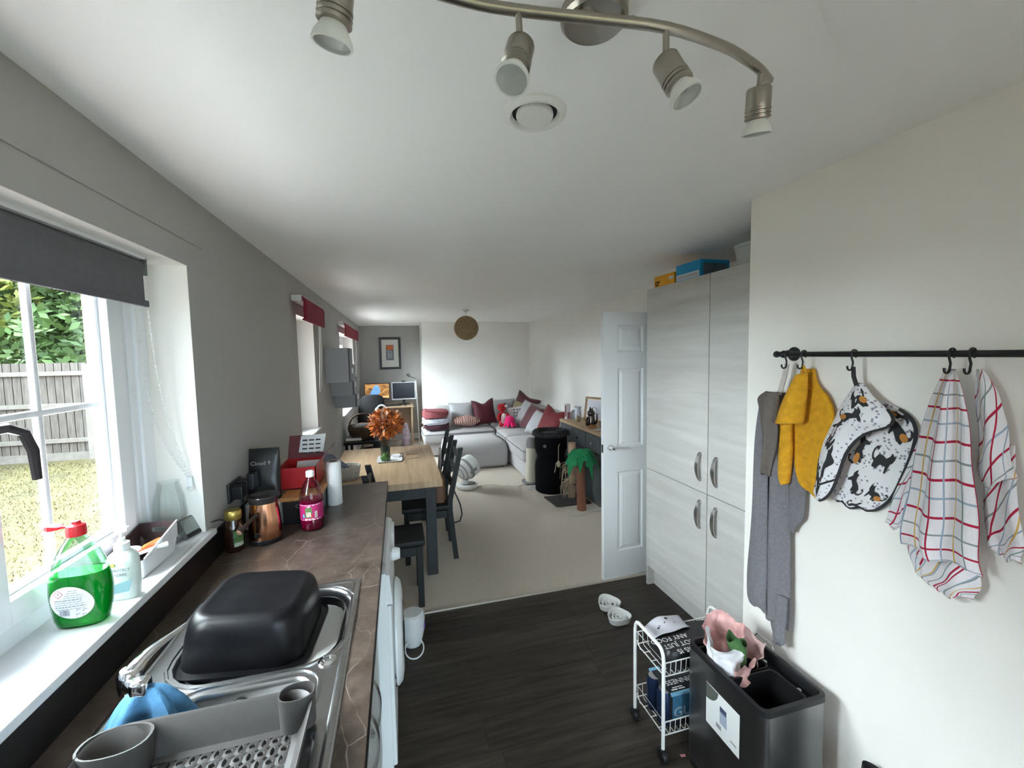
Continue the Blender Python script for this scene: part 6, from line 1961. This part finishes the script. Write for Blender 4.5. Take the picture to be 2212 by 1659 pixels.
obj('side_post', MB().box(.17, .20, -.008, .018, .0, .30, M=FM), fw_, pf_)
pw = thing('pewter_figurine', 'dark pewter cat figurine standing on the sideboard', 'figurine', (2.19, 4.52, .836))
pwm = nmat('pewter', (.10, .085, .075), .2, .8)
fg = MB().lathe([(.050, 0), (.052, .01), (.046, .05), (.042, .09), (.036, .12)], c=(2.19, 4.52, .836), n=16).ball((2.185, 4.515, .985), .046, .044, .044)
fg.tube([(2.185, 4.535, 1.02), (2.185, 4.54, 1.06)], [.018, .003], 6).tube([(2.185, 4.492, 1.02), (2.185, 4.485, 1.055)], [.018, .003], 6)
fg.tube([(2.15, 4.53, .94), (2.135, 4.535, .88), (2.14, 4.53, .838)], [.016, .014, .016], 8).tube([(2.15, 4.50, .94), (2.135, 4.495, .88), (2.14, 4.50, .838)], [.016, .014, .016], 8)
fg.tube([(2.23, 4.48, .86), (2.235, 4.46, .93), (2.23, 4.455, .99)], [.012, .010, .006], 8)
obj('figure', fg, pwm, pw)
vb = thing('blue_white_jug', 'blue and white pottery vase on the sideboard', 'vase', (2.23, 4.97, .836))
obj('pot', MB().lathe([(.032, 0), (.036, .005), (.046, .06), (.042, .11), (.036, .15), (.048, .175), (.045, .176), (.032, .15), (.03, .10)], c=(2.22, 4.975, .836), n=22), nmat('delft_glaze', (.52, .55, .62), .25, var=.45, vscale=28), vb)
gi = thing('gift_box', 'pink and white upright gift box at the far end of the sideboard', 'box', (2.15, 5.10, .836))
obj('box', MB().box(2.10, 2.155, 5.06, 5.13, .836, 1.035, bev=.003), nmat('gift_white', (.62, .58, .60), .35), gi)
obj('pink_panel', MB().box(2.098, 2.1, 5.07, 5.12, .87, 1.02), nmat('gift_pink', (.26, .08, .10), .4), gi)
obj('pink_panel', MB().box(2.11, 2.145, 5.0585, 5.06, .845, .93), nmat('gift_pink', (.26, .08, .10), .4), gi)
hs = obj('paper_house', MB().loops([[(2.17, y, .836), (2.26, y, .836), (2.26, y, .91), (2.215, y, .955), (2.17, y, .91)] for y in (5.07, 5.12)]), nmat('soft_grey_card', (.40, .38, .40), .7))
tag(hs, 'small grey house ornament behind the gift box', 'ornament')
for i, (x, y, h_, lab) in enumerate(((2.16, 4.84, .085, 'little brass figure left of the pewter figurine'), (2.19, 4.90, .070, 'smaller brass figure beside the blue and white vase'))):
    bf = thing('brass_figure', lab, 'figurine', (x, y, .836), group='brass figures on the sideboard')
    bm_ = MB().lathe([(.020, 0), (.022, .006), (.012, .02), (.016, h_ * .55), (.009, h_ * .72), (.013, h_ * .86), (.004, h_)], c=(x, y, .836), n=12)
    bm_.tube([(x, y + .012, .836 + h_ * .6), (x - .01, y + .025, .836 + h_ * .4)], .005, 6).tube([(x, y - .012, .836 + h_ * .6), (x - .01, y - .025, .836 + h_ * .4)], .005, 6)
    obj('figure', bm_, nmat('old_brass', (.36, .27, .13), .35, .7), bf)
dh = thing('bead_dish', 'shallow brass dish of amber beads on the sideboard', 'dish', (2.13, 4.36, .836))
obj('dish', MB().lathe([(.03, 0), (.05, .004), (.062, .014), (.060, .015), (.045, .007)], c=(2.13, 4.37, .836), n=22), nmat('old_brass', (.36, .27, .13), .35, .7), dh)
bds = MB()
rg = random.Random(2)
for k in range(26):
    a, r_ = rg.uniform(0, 6.28), rg.uniform(0, .042)
    bds.ball((2.13 + r_ * math.cos(a), 4.37 + r_ * math.sin(a), .853 + .012 * (1 - r_ / .042)), .010, n=7, m=5)
o = obj('beads', bds, nmat('amber', (.42, .16, .05), .25), dh)
o['kind'] = 'stuff'
tl = thing('tealight_saucer', 'white saucer with a shiny tealight at the near end of the sideboard', 'tealight', (2.10, 4.20, .836))
obj('saucer', MB().lathe([(.02, 0), (.040, .006), (.046, .011), (.044, .012), (.02, .005)], c=(2.105, 4.20, .836), n=20), nmat('ceramic_white', (.82, .82, .82), .2), tl)
obj('tealight', MB().lathe([(.016, .006), (.018, .022), (.015, .022), (.013, .018)], c=(2.105, 4.20, .836), n=16), chrome, tl)
gt_ = thing('tumbler', 'small pinkish glass tumbler on the sideboard', 'glass', (2.22, 4.30, .836))
obj('glass', MB().lathe([(.026, 0), (.030, .004), (.034, .08), (.031, .08), (.027, .01)], c=(2.22, 4.29, .836), n=20), nmat('rose_glass', (.5, .38, .36), .1, trans=.6), gt_)
dsl = thing('dried_seed_heads', 'dried beige seed heads in a pot on the sideboard', 'dried flowers', (2.33, 4.42, .836))
obj('pot', MB().lathe([(.03, 0), (.035, .005), (.038, .07), (.034, .07), (.03, .01)], c=(2.33, 4.42, .836), n=16), nmat('stone_pot', (.25, .23, .2), .8), dsl)
sh = MB()
rg = random.Random(4)
for k in range(16):
    a, r_ = rg.uniform(0, 6.28), rg.uniform(.01, .05)
    p1 = (2.33 + r_ * math.cos(a), 4.42 + r_ * math.sin(a), rg.uniform(.94, 1.01))
    sh.tube([(2.33, 4.42, .86), p1], .0018, 4).ball(p1, .012, .012, .016, n=7, m=5)
obj('seed_heads', sh, nmat('seed_beige', (.36, .30, .22), .8), dsl)
nb = thing('leaning_board', 'grey board leaning between sofa and sideboard', 'board', (2.02, 5.22, .45))
obj('board', MB().loops([[(2.00, 5.21, .452), (2.13, 5.20, .452), (2.13, 5.215, .452), (2.00, 5.225, .452)], [(2.07, 5.19, .80), (2.14, 5.185, .80), (2.14, 5.20, .80), (2.07, 5.205, .80)]]), nmat('board_grey', (.42, .41, .38), .7), nb)

# ------------------------------------------------------------------ cat furniture
bk_ = thing('cat_barrel', 'black plush cat barrel with fluffy rim and hanging mouse toy', 'cat tree', (1.785, 4.86, .006))
bpl = nmat('black_plush', (.003, .003, .0035), .95, spec=.2, bump=.6, bscale=160)
cb_ = (1.785, 4.82, .006)
obj('barrel', MB().lathe([(.180, 0), (.195, .01), (.200, .06), (.200, .30), (.190, .36), (.172, .41), (.165, .44), (.180, .48), (.198, .53), (.200, .60), (.198, .70)], c=cb_, n=32), bpl, bk_)
fr_ = MB()
rg = random.Random(6)
for k in range(1100):
    a = rg.uniform(0, 6.28)
    b_ = rg.uniform(-.6, PI)
    rad = .195
    c = Vector((cb_[0] + (rad + .028 * math.cos(b_)) * math.cos(a), cb_[1] + (rad + .028 * math.cos(b_)) * math.sin(a), cb_[2] + .715 + .030 * math.sin(b_)))
    dv = Vector((math.cos(b_) * math.cos(a), math.cos(b_) * math.sin(a), math.sin(b_))) + Vector((rg.gauss(0, .4), rg.gauss(0, .4), rg.gauss(0, .4)))
    t_ = Vector((-math.sin(a), math.cos(a), 0)) * .008
    fr_.add([c - t_, c + t_, c + dv.normalized() * .020], [(0, 1, 2)])
fr_.tube([(cb_[0] + .195 * math.cos(2 * PI * i / 30), cb_[1] + .195 * math.sin(2 * PI * i / 30), cb_[2] + .715) for i in range(30)], .026, 8, closed=True)
o = obj('fluffy_rim', fr_, nmat('dark_fur', (.035, .034, .036), .95), bk_)
obj('bed', MB().lathe([(.19, .70), (.10, .715), (.01, .72)], c=cb_, n=24, cap0=False), nmat('grey_fur', (.12, .12, .125), .95, bump=.8), bk_)
def hole(zz, a_deg, r_):
    a = R(a_deg)
    return Matrix.Translation((cb_[0] + .197 * math.cos(a), cb_[1] + .197 * math.sin(a), cb_[2] + zz)) @ Vector((math.cos(a), math.sin(a), 0)).to_track_quat('Z', 'Y').to_matrix().to_4x4()
obj('pompom', MB().ball((1.650, 4.655, .60), .022, n=10, m=7), nmat('grey_fur', (.12, .12, .125), .95, bump=.8), bk_)
obj('toy_string', MB().tube([(1.82, 4.605, .625), (1.80, 4.600, .60), (1.798, 4.600, .42)], .004, 5), nmat('sisal', (.50, .44, .32), .9), bk_)
ms = MB().ball((1.798, 4.600, .385), .022, .020, .042, n=10, m=8).tube([(1.795, 4.60, .42), (1.765, 4.595, .40), (1.758, 4.595, .34), (1.745, 4.592, .29)], .004, 5)
obj('mouse_toy', ms, nmat('sisal', (.50, .44, .32), .9), bk_)

sp_t = thing('scratching_post', 'cream sisal scratching post with grey top beside the sofa', 'scratching post', (1.65, 5.13, .006))
cs = (1.655, 5.19)
obj('sisal', MB().loops([zl(ell(*cs, .088, .088, 24), .03), zl(ell(*cs, .074, .074, 24), .47), zl(ell(*cs, .072, .072, 24), .475)]), nmat('cream_sisal', (.55, .52, .43), .95, bump=.6, bscale=200), sp_t)
obj('grey_top', MB().loops([zl(ell(*cs, .076, .076, 24), .475), zl(ell(*cs, .068, .068, 24), .57), zl(ell(*cs, .050, .050, 24), .60), zl(ell(*cs, .02, .02, 24), .608)]), nmat('grey_felt', (.20, .19, .19), .95), sp_t)
obj('base', MB().loops([zl(rrect(1.53, 1.79, 5.07, 5.30, .03), .006), zl(rrect(1.535, 1.785, 5.075, 5.295, .03), .03)]), nmat('grey_felt', (.2, .19, .19), .95), sp_t)

tp = thing('tan_cat_post', 'tan cat post with raffia strands on a dark mat', 'cat post', (1.90, 4.45, .006))
obj('mat', MB().loops([[(1.60, 4.57, zz), (1.63, 4.235, zz), (2.04, 4.225, zz), (2.04, 4.54, zz)] for zz in (.0065, .022)]), nmat('dark_mat', (.055, .048, .048), .95, bump=.5), tp)
obj('post', MB().lathe([(.045, .022), (.045, .66), (.040, .665)], c=(1.915, 4.46, 0), n=18), nmat('tan_card', (.46, .32, .22), .85), tp)
rf = MB()
rg = random.Random(12)
for k in range(90):
    a = rg.uniform(2.2, 5.6)
    z0_ = rg.choice((.20, .24, .44))
    r1 = rg.uniform(.07, .13)
    p0 = Vector((1.915 + .045 * math.cos(a), 4.46 + .045 * math.sin(a), z0_))
    p1 = Vector((1.915 + r1 * math.cos(a + rg.gauss(0, .3)), 4.46 + r1 * math.sin(a), z0_ - rg.uniform(.02, .10)))
    p2 = Vector((1.915 + r1 * 1.1 * math.cos(a + rg.gauss(0, .4)), 4.46 + r1 * math.sin(a), max(.026, z0_ - rg.uniform(.12, .24))))
    rf.tube([p0, p1, p2], [.004, .003, .0015], 4)
o = obj('raffia', rf, nmat('raffia', (.36, .30, .21), .9, var=.3, vscale=40), tp)
o['kind'] = 'stuff'
obj('tail_cord', MB().tube([(1.95, 4.42, .34), (1.965, 4.40, .27), (1.93, 4.39, .20), (1.90, 4.39, .18)], .006, 6), black_p, tp)

pm_ = thing('palm_scratcher', 'palm tree cat scratcher with brown trunk and green felt leaves', 'cat scratcher', (1.85, 4.06, .006))
pcx = (1.845, 4.055)
spl = []
for k in range(40):
    a = 2 * PI * k / 40
    rr = .165 + .055 * math.cos(3 * a + .6) + .018 * math.cos(5 * a + 1)
    spl.append((pcx[0] + .0 + rr * 1.05 * math.cos(a), pcx[1] - .01 + rr * .62 * math.sin(a)))
obj('base', MB().prism(spl, .0065, .020), nmat('sand_felt', (.52, .49, .43), .95), pm_)
obj('trunk', MB().loops([zl(ell(*pcx, .050, .050, 22), .020), zl(ell(pcx[0] - .006, pcx[1], .046, .046, 22), .30), zl(ell(pcx[0] - .012, pcx[1], .042, .042, 22), .66)]), nmat('brown_sisal', (.20, .085, .05), .95, bump=.8, bscale=220), pm_)
LEAF = [(x_, y_ * 1.5) for x_, y_ in [(0, -.022), (.05, -.05), (.085, -.030), (.12, -.062), (.145, -.034), (.18, -.055), (.20, -.024), (.26, 0), (.20, .024), (.18, .055), (.145, .034), (.12, .062), (.085, .030), (.05, .05), (0, .022)]]
for a_deg, dr_, sc_l, lift in ((205, .62, 1.0, .03), (245, .80, .85, .05), (300, .85, .95, .04), (350, .50, 1.15, .03), (60, .6, .9, .02), (140, .7, .9, .03)):
    a = R(a_deg)
    def lf(x, y):
        x *= sc_l
        dz = lift * math.sin(PI * min(x / .26, 1)) * 2 - dr_ * x * x * 5.2 - dr_ * x * .25
        xr = x * (1 - .45 * dr_ * x / .26)
        c0 = (pcx[0] - .012, pcx[1])
        return (c0[0] + xr * math.cos(a) - y * math.sin(a), c0[1] + xr * math.sin(a) + y * math.cos(a), .665 + dz - abs(y) * .35)
    pts = [lf(x, y) for x, y in LEAF]
    mid = [lf(x, 0) for x, y in LEAF[:8]]
    mb = MB()
    n8 = 8
    for th in (0, -.006):
        vs = [(p[0], p[1], p[2] + th) for p in pts] + [(p[0], p[1], p[2] + th) for p in mid]
        fs = []
        for i in range(7):
            fs.append((i, i + 1, 15 + min(i + 1, 7), 15 + i) if i < 6 else (i, 7, 15 + i))
            j = 14 - i
            fs.append((j, 15 + i, 15 + min(i + 1, 7), j - 1) if i < 6 else (j, 15 + i, 7))
        mb.add(vs, fs)
    mb.loops([[(p[0], p[1], p[2] + th) for p in pts] for th in (0, -.006)], False, False)
    obj('leaf', mb, nmat('green_felt', (.012, .20, .075), .9), pm_)

# fan
fn_ = thing('desk_fan', 'white round air circulator fan on the carpet', 'fan', (.79, 5.22, .006))
fc = Vector((.80, 5.22, 0))
fwm = nmat('fan_white', (.62, .60, .57), .4)
fgm = nmat('fan_grey', (.28, .27, .265), .5)
obj('base', MB().lathe([(.095, 0), (.130, .012), (.145, .04), (.140, .055), (.10, .062), (.03, .066)], c=(.79, 5.22, .006), n=30, sx=1.0, sy=.9), fwm, fn_)
obj('control_disc', MB().lathe([(.10, .0625), (.095, .068), (.02, .070)], c=(.80, 5.215, .006), n=26, sx=1.0, sy=.85), nmat('fan_dark', (.12, .11, .105), .3), fn_)
obj('neck', MB().lathe([(.055, .06), (.045, .085), (.04, .12)], c=(.77, 5.22, .006), n=20), fwm, fn_)
FA = Matrix.Translation((.785, 5.22, .262)) @ Vector((.80, .42, .38)).to_track_quat('Z', 'Y').to_matrix().to_4x4()
obj('rear_shell', MB().lathe([(.02, -.125), (.06, -.118), (.105, -.090), (.135, -.045), (.142, -.005)], n=32, M=FA, cap1=False), fwm, fn_)
obj('grey_band', MB().lathe([(.1425, -.022), (.147, -.018), (.147, .012), (.143, .016)], n=32, M=FA, cap0=False, cap1=False), fgm, fn_)
obj('rear_rings', MB().tube([FA @ Vector((.118 * math.cos(R(k * 12)), .118 * math.sin(R(k * 12)), -.078)) for k in range(30)], .008, 6, closed=True).tube([FA @ Vector((.078 * math.cos(R(k * 12)), .078 * math.sin(R(k * 12)), -.110)) for k in range(30)], .006, 6, closed=True), fgm, fn_)
obj('front_drum', MB().lathe([(.143, .010), (.145, .05), (.138, .110), (.128, .128), (.120, .130), (.116, .118), (.02, .110)], n=32, M=FA, cap0=False), nmat('fan_front', (.72, .72, .71), .35), fn_)
gr = MB()
for k in range(28):
    a = R(k * 360 / 28)
    gr.tube([FA @ Vector((.03 * math.cos(a), .03 * math.sin(a), .126)), FA @ Vector((.12 * math.cos(a + .25), .12 * math.sin(a + .25), .126))], .002, 4)
obj('grille', gr, fwm, fn_)
obj('strap', MB().loops([[FA @ Vector((-.150 - h_, y, z_)) for y, h_ in ((-.016, 0), (.016, 0), (.016, .006), (-.016, .006))] for z_ in (-.05, .0, .055)]), fgm, fn_)
obj('cable', MB().tube([(.90, 5.23, .012), (1.05, 5.26, .010), (1.20, 5.19, .010), (1.26, 5.14, .010), (1.30, 5.16, .010), (1.42, 5.07, .010), (1.48, 5.10, .010), (1.56, 5.13, .010)], .004, 5), fwm, fn_)
rm = thing('remote_control', 'white remote control on the carpet by the scratching post', 'remote', (1.61, 4.93, .006))
RM = Matrix.Translation((1.595, 4.935, .0065)) @ Matrix.Rotation(R(8), 4, 'Z')
obj('case', MB().box(-.075, .075, -.022, .022, 0, .022, bev=.008, M=RM), white_p, rm)
obj('buttons', MB().box(-.05, .0, -.010, .010, .022, .024, M=RM), fgm, rm)

# ------------------------------------------------------------------ far alcove: desk
dk = thing('computer_desk', 'pale wooden computer desk in the far alcove', 'desk', (-.24, 8.45, .006))
bir = grain_mat('birch', (.46, .31, .19), (.60, .44, .29), (1, 8, 8), 2.5, .5)
obj('top', MB().box(-.70, .250, 8.14, 8.78, .735, .765, bev=.004), bir, dk)
obj('side_panel', MB().box(.205, .235, 8.20, 8.77, .006, .7345), bir, dk)
obj('side_panel', MB().box(-.69, -.66, 8.20, 8.77, .006, .7345), bir, dk)
obj('back_panel', MB().box(-.659, .204, 8.70, 8.72, .25, .7345), bir, dk)
def monitor(label, x0, x1, z0, z1, bez, scr, xtra=None):
    t = thing('computer_monitor', label, 'monitor', ((x0 + x1) / 2, 8.45, .766), group='monitors on the desk')
    cx_ = (x0 + x1) / 2
    obj('bezel', MB().box(x0, x1, 8.405, 8.445, z0, z1, bev=.005), bez, t)
    s = obj('screen', MB().box(x0 + .014, x1 - .014, 8.4025, 8.406, z0 + .020, z1 - .014), scr, t)
    obj('stand', MB().box(cx_ - .025, cx_ + .025, 8.446, 8.47, .78, z0 + .12).box(cx_ - .11, cx_ + .11, 8.38, 8.54, .7655, .780, bev=.004), black_p, t)
    return t, s
sm = bpy.data.materials.new('lit_screen')
sm.use_nodes = True
nt = sm.node_tree
b_ = nt.nodes['Principled BSDF']
b_.inputs['Roughness'].default_value = .2
tcx = nt.nodes.new('ShaderNodeTexCoord')
nz = nt.nodes.new('ShaderNodeTexNoise')
nz.inputs['Scale'].default_value = 5.5
nz.inputs['Distortion'].default_value = 1.5
rmp = nt.nodes.new('ShaderNodeValToRGB')
rmp.color_ramp.elements[0].position = .35
rmp.color_ramp.elements[0].color = (.06, .025, .008, 1)
rmp.color_ramp.elements[1].position = .7
rmp.color_ramp.elements[1].color = (.60, .30, .09, 1)
nt.links.new(tcx.outputs['Object'], nz.inputs['Vector'])
nt.links.new(nz.outputs['Fac'], rmp.inputs['Fac'])
nt.links.new(rmp.outputs['Color'], b_.inputs['Base Color'])
nt.links.new(rmp.outputs['Color'], b_.inputs['Emission Color'])
b_.inputs['Emission Strength'].default_value = .35
m1, s1 = monitor('black computer monitor showing an orange and blue picture', -.645, -.175, .885, 1.195, black_p, sm)
pol = [(-.55, .98), (-.50, 1.07), (-.45, 1.15), (-.40, 1.165), (-.36, 1.10), (-.35, 1.02), (-.41, .965), (-.50, .955)]
obj('picture_patch', MB().loops([[(x, 8.4024, zz) for x, zz in pol], [(x, 8.4012, zz) for x, zz in pol]]), nmat('screen_blue', (.12, .27, .55), .3, var=.5, vscale=9, emit=(.12, .27, .55, .4)), s1)
obj('picture_patch', MB().box(-.44, -.20, 8.4012, 8.4024, .915, .950), nmat('screen_sand', (.60, .40, .18), .3, emit=(.6, .4, .18, .3)), s1)
m2, s2 = monitor('white-framed computer monitor with a dark screen', -.140, .306, .862, 1.202, nmat('silver_bezel', (.66, .67, .68), .35), nmat('dark_screen', (.02, .022, .028), .15))
wcm = obj('webcam', MB().box(.05, .12, 8.39, 8.44, 1.2025, 1.225, bev=.006).ball((.085, 8.388, 1.214), .010, n=8, m=6), black_p)
tag(wcm, 'black webcam on top of the white-framed monitor', 'webcam')
kb = obj('keyboard', MB().box(-.42, .02, 8.20, 8.34, .7655, .785, bev=.004), black_p)
tag(kb, 'black keyboard on the computer desk', 'keyboard')
mu = obj('computer_mouse', MB().ball((.10, 8.25, .779), .032, .05, .0135, n=12, m=6), black_p)
tag(mu, 'black computer mouse beside the keyboard', 'mouse')
oc_ = thing('office_chair', 'black office chair in front of the desk', 'office chair', (-.455, 7.72, .006))
def oback(u, v):
    a = 2 * u - 1
    w = .215 * (1 - .30 * max(0, v - .6) ** 1.2 / .4)
    return (-.455 + a * w, 7.50 + .05 * (1 - a * a) * -1 + .04 * v, .52 + .54 * v - .05 * abs(a) ** 3 * (v > .7))
obj('backrest', MB().grid(oback, 14, 14), nmat('black_mesh', (.004, .004, .0045), .9), oc_, solid=.05)
obj('seat', MB().box(-.675, -.235, 7.52, 7.97, .43, .50, bev=.03, seg=3), nmat('black_mesh', (.004, .004, .0045), .9), oc_)
obj('column', MB().tube([(-.455, 7.74, .08), (-.455, 7.74, .43)], .028, 10), black_p, oc_)
for k in range(5):
    a = R(72 * k + 20)
    ft = obj('base_arm', MB().tube([(-.455, 7.74, .10), (-.455 + .26 * math.cos(a), 7.74 + .26 * math.sin(a), .065)], [.024, .016], 8), black_p, oc_)
    obj('castor', MB().ball((-.455 + .26 * math.cos(a), 7.74 + .26 * math.sin(a), .032), .025, n=10, m=7), black_p, ft)
for s in (-.235, .235):
    obj('armrest', MB().tube([(-.455 + s, 7.56, .47), (-.455 + s, 7.58, .66), (-.455 + s, 7.64, .68), (-.455 + s, 7.85, .68)], .016, 8), black_p, oc_)
gcush = obj('grey_headphones', MB().tube([(-.30 + .075 * math.cos(R(k * 15)), 7.44, .80 + .075 * math.sin(R(k * 15))) for k in range(13)], .016, 8).ball((-.375, 7.44, .80), .035, .025, .045).ball((-.225, 7.44, .80), .035, .025, .045), nmat('soft_grey', (.30, .31, .31), .7))
tag(gcush, 'grey headphones hung at the side of the office chair', 'headphones')
pbx = thing('pale_pink_bag', 'pale pink drawstring bag on the floor under the desk', 'bag', (.09, 8.25, .006))
obj('cloth', MB().lathe([(.06, 0), (.075, .02), (.08, .15), (.070, .28), (.045, .36), (.05, .42), (.03, .43)], c=(.092, 8.12, .006), n=18, sy=.8), nmat('pink_satin', (.46, .37, .42), .5, var=.2, vscale=20), pbx)
fl_l = thing('floor_lamp', 'slim silver floor lamp with gooseneck head beside the sofa', 'floor lamp', (.335, 7.98, .006))
ly = 7.98
obj('base', MB().lathe([(.10, 0), (.10, .012), (.03, .022), (.01, .024)], c=(.335, ly, .006), n=24), nmat('silver', (.5, .5, .5), .3, .8), fl_l)
obj('pole', MB().tube([(.335, ly, .02), (.305, ly, 1.25)], .009, 8), nmat('silver', (.5, .5, .5), .3, .8), fl_l)
obj('gooseneck', MB().tube([(.305, ly, 1.25), (.302, ly, 1.285), (.27, ly, 1.305), (.22, ly, 1.315), (.195, ly, 1.34)], .008, 8), nmat('dark_silver', (.2, .2, .2), .35, .8), fl_l)
obj('shade', MB().lathe([(.018, 0), (.024, .02), (.038, .07), (.036, .07), (.02, .02)], n=18, M=Matrix.Translation((.20, ly, 1.325)) @ Vector((-.55, -.1, .75)).to_track_quat('Z', 'Y').to_matrix().to_4x4()), nmat('dark_silver', (.2, .2, .2), .35, .8), fl_l)
pa = thing('framed_print', 'black framed orange and grey print on the alcove wall', 'picture', (-.15, 8.79, 1.445))
x0, x1, z0, z1 = -.358, .058, 1.445, 2.085
fmb = MB().box(x0, x1, 8.775, 8.799, z0, z0 + .045).box(x0, x1, 8.775, 8.799, z1 - .045, z1).box(x0, x0 + .045, 8.775, 8.799, z0 + .0455, z1 - .0455).box(x1 - .045, x1, 8.775, 8.799, z0 + .0455, z1 - .0455)
obj('frame', fmb, nmat('frame_black', (.045, .045, .045), .5), pa)
obj('mount', MB().box(x0 + .045, x1 - .045, 8.786, 8.798, z0 + .045, z1 - .045), nmat('mount_ivory', (.62, .60, .55), .7), pa)
obj('print_ground', MB().box(-.228, -.078, 8.783, 8.7855, 1.630, 1.935), nmat('print_grey_ground', (.16, .18, .20), .7, var=.2, vscale=20), pa)
obj('orange_block', MB().box(-.215, -.091, 8.781, 8.7828, 1.835, 1.925, bev=.0005), nmat('print_orange', (.60, .14, .04), .7, var=.15), pa)
obj('pale_block', MB().box(-.195, -.158, 8.781, 8.7828, 1.665, 1.825).box(-.147, -.110, 8.781, 8.7828, 1.665, 1.825), nmat('print_pale', (.30, .32, .34), .7, var=.3, vscale=20), pa)
# dark side table with basket
st = thing('side_table', 'low black table by the left wall under the wicker basket', 'table', (-.5, 6.0, .006))
obj('top', MB().box(-.715, -.28, 5.70, 6.35, .565, .600, bev=.004), black_p, st)
for x in (-.70, -.33):
    for y in (5.715, 6.30):
        obj('leg', MB().box(x, x + .035, y, y + .035, .006, .5645), black_p, st)
obj('lower_shelf', MB().box(-.70, -.295, 5.72, 6.33, .25, .27), black_p, st)
dbk = thing('dark_wicker_basket', 'dark brown wicker basket with arched handle on the low black table', 'basket', (-.50, 6.0, .601))
dwm = nmat('dark_wicker', (.10, .062, .036), .8, var=.4, vscale=40)
wv = MB()
for k in range(10):
    rr = .125 + .055 * math.sin(k / 9 * 2.0)
    wv.tube([(-.50 + (rr + .005 * (1 if (i + k) % 2 else -1)) * math.cos(2 * PI * i / 36), 6.0 + (rr + .005 * (1 if (i + k) % 2 else -1)) * math.sin(2 * PI * i / 36), .610 + k * .018) for i in range(36)], .009, 5, closed=True)
obj('weave', wv, dwm, dbk)
obj('bottom', MB().lathe([(.13, 0), (.13, .012)], c=(-.50, 6.0, .601), n=24), dwm, dbk)
obj('handle', MB().tube([(-.50 + .165 * math.cos(R(k * 12)), 6.0, .78 + .15 * math.sin(R(k * 12))) for k in range(16)], .012, 7), dwm, dbk)
obj('filling', MB().ball((-.50, 6.0, .745), .150, .150, .05), nmat('dark_cloth', (.04, .03, .025), .9, var=.5, vscale=20), dbk)
mg = thing('magazines', 'fanned magazines on the low black table', 'magazines', (-.62, 5.78, .601))
for k, (mt, rz) in enumerate(((nmat('mag_green', (.12, .16, .08), .5), 10), (nmat('mag_brown', (.20, .11, .06), .5), -14), (nmat('paper_white', (.8, .8, .8), .6), 4))):
    M = Matrix.Translation((-.60, 5.80, .601 + k * .010)) @ Matrix.Rotation(R(rz), 4, 'Z')
    obj('magazine', MB().box(-.095, .095, -.07, .07, 0, .009, M=M), mt, mg)
sbt = thing('storage_tub', 'white storage tub on the carpet behind the dining table', 'tub', (-.42, 5.35, .006))
obj('shell', MB().loops([zl(rrect(-.56, -.20, 5.15, 5.50, .03), .0065), zl(rrect(-.58, -.18, 5.13, 5.52, .03), .36), zl(rrect(-.59, -.17, 5.12, 5.53, .03), .365), zl(rrect(-.565, -.195, 5.145, 5.505, .03), .36), zl(rrect(-.55, -.21, 5.16, 5.49, .03), .03)]), nmat('tub_white', (.55, .55, .55), .4), sbt)
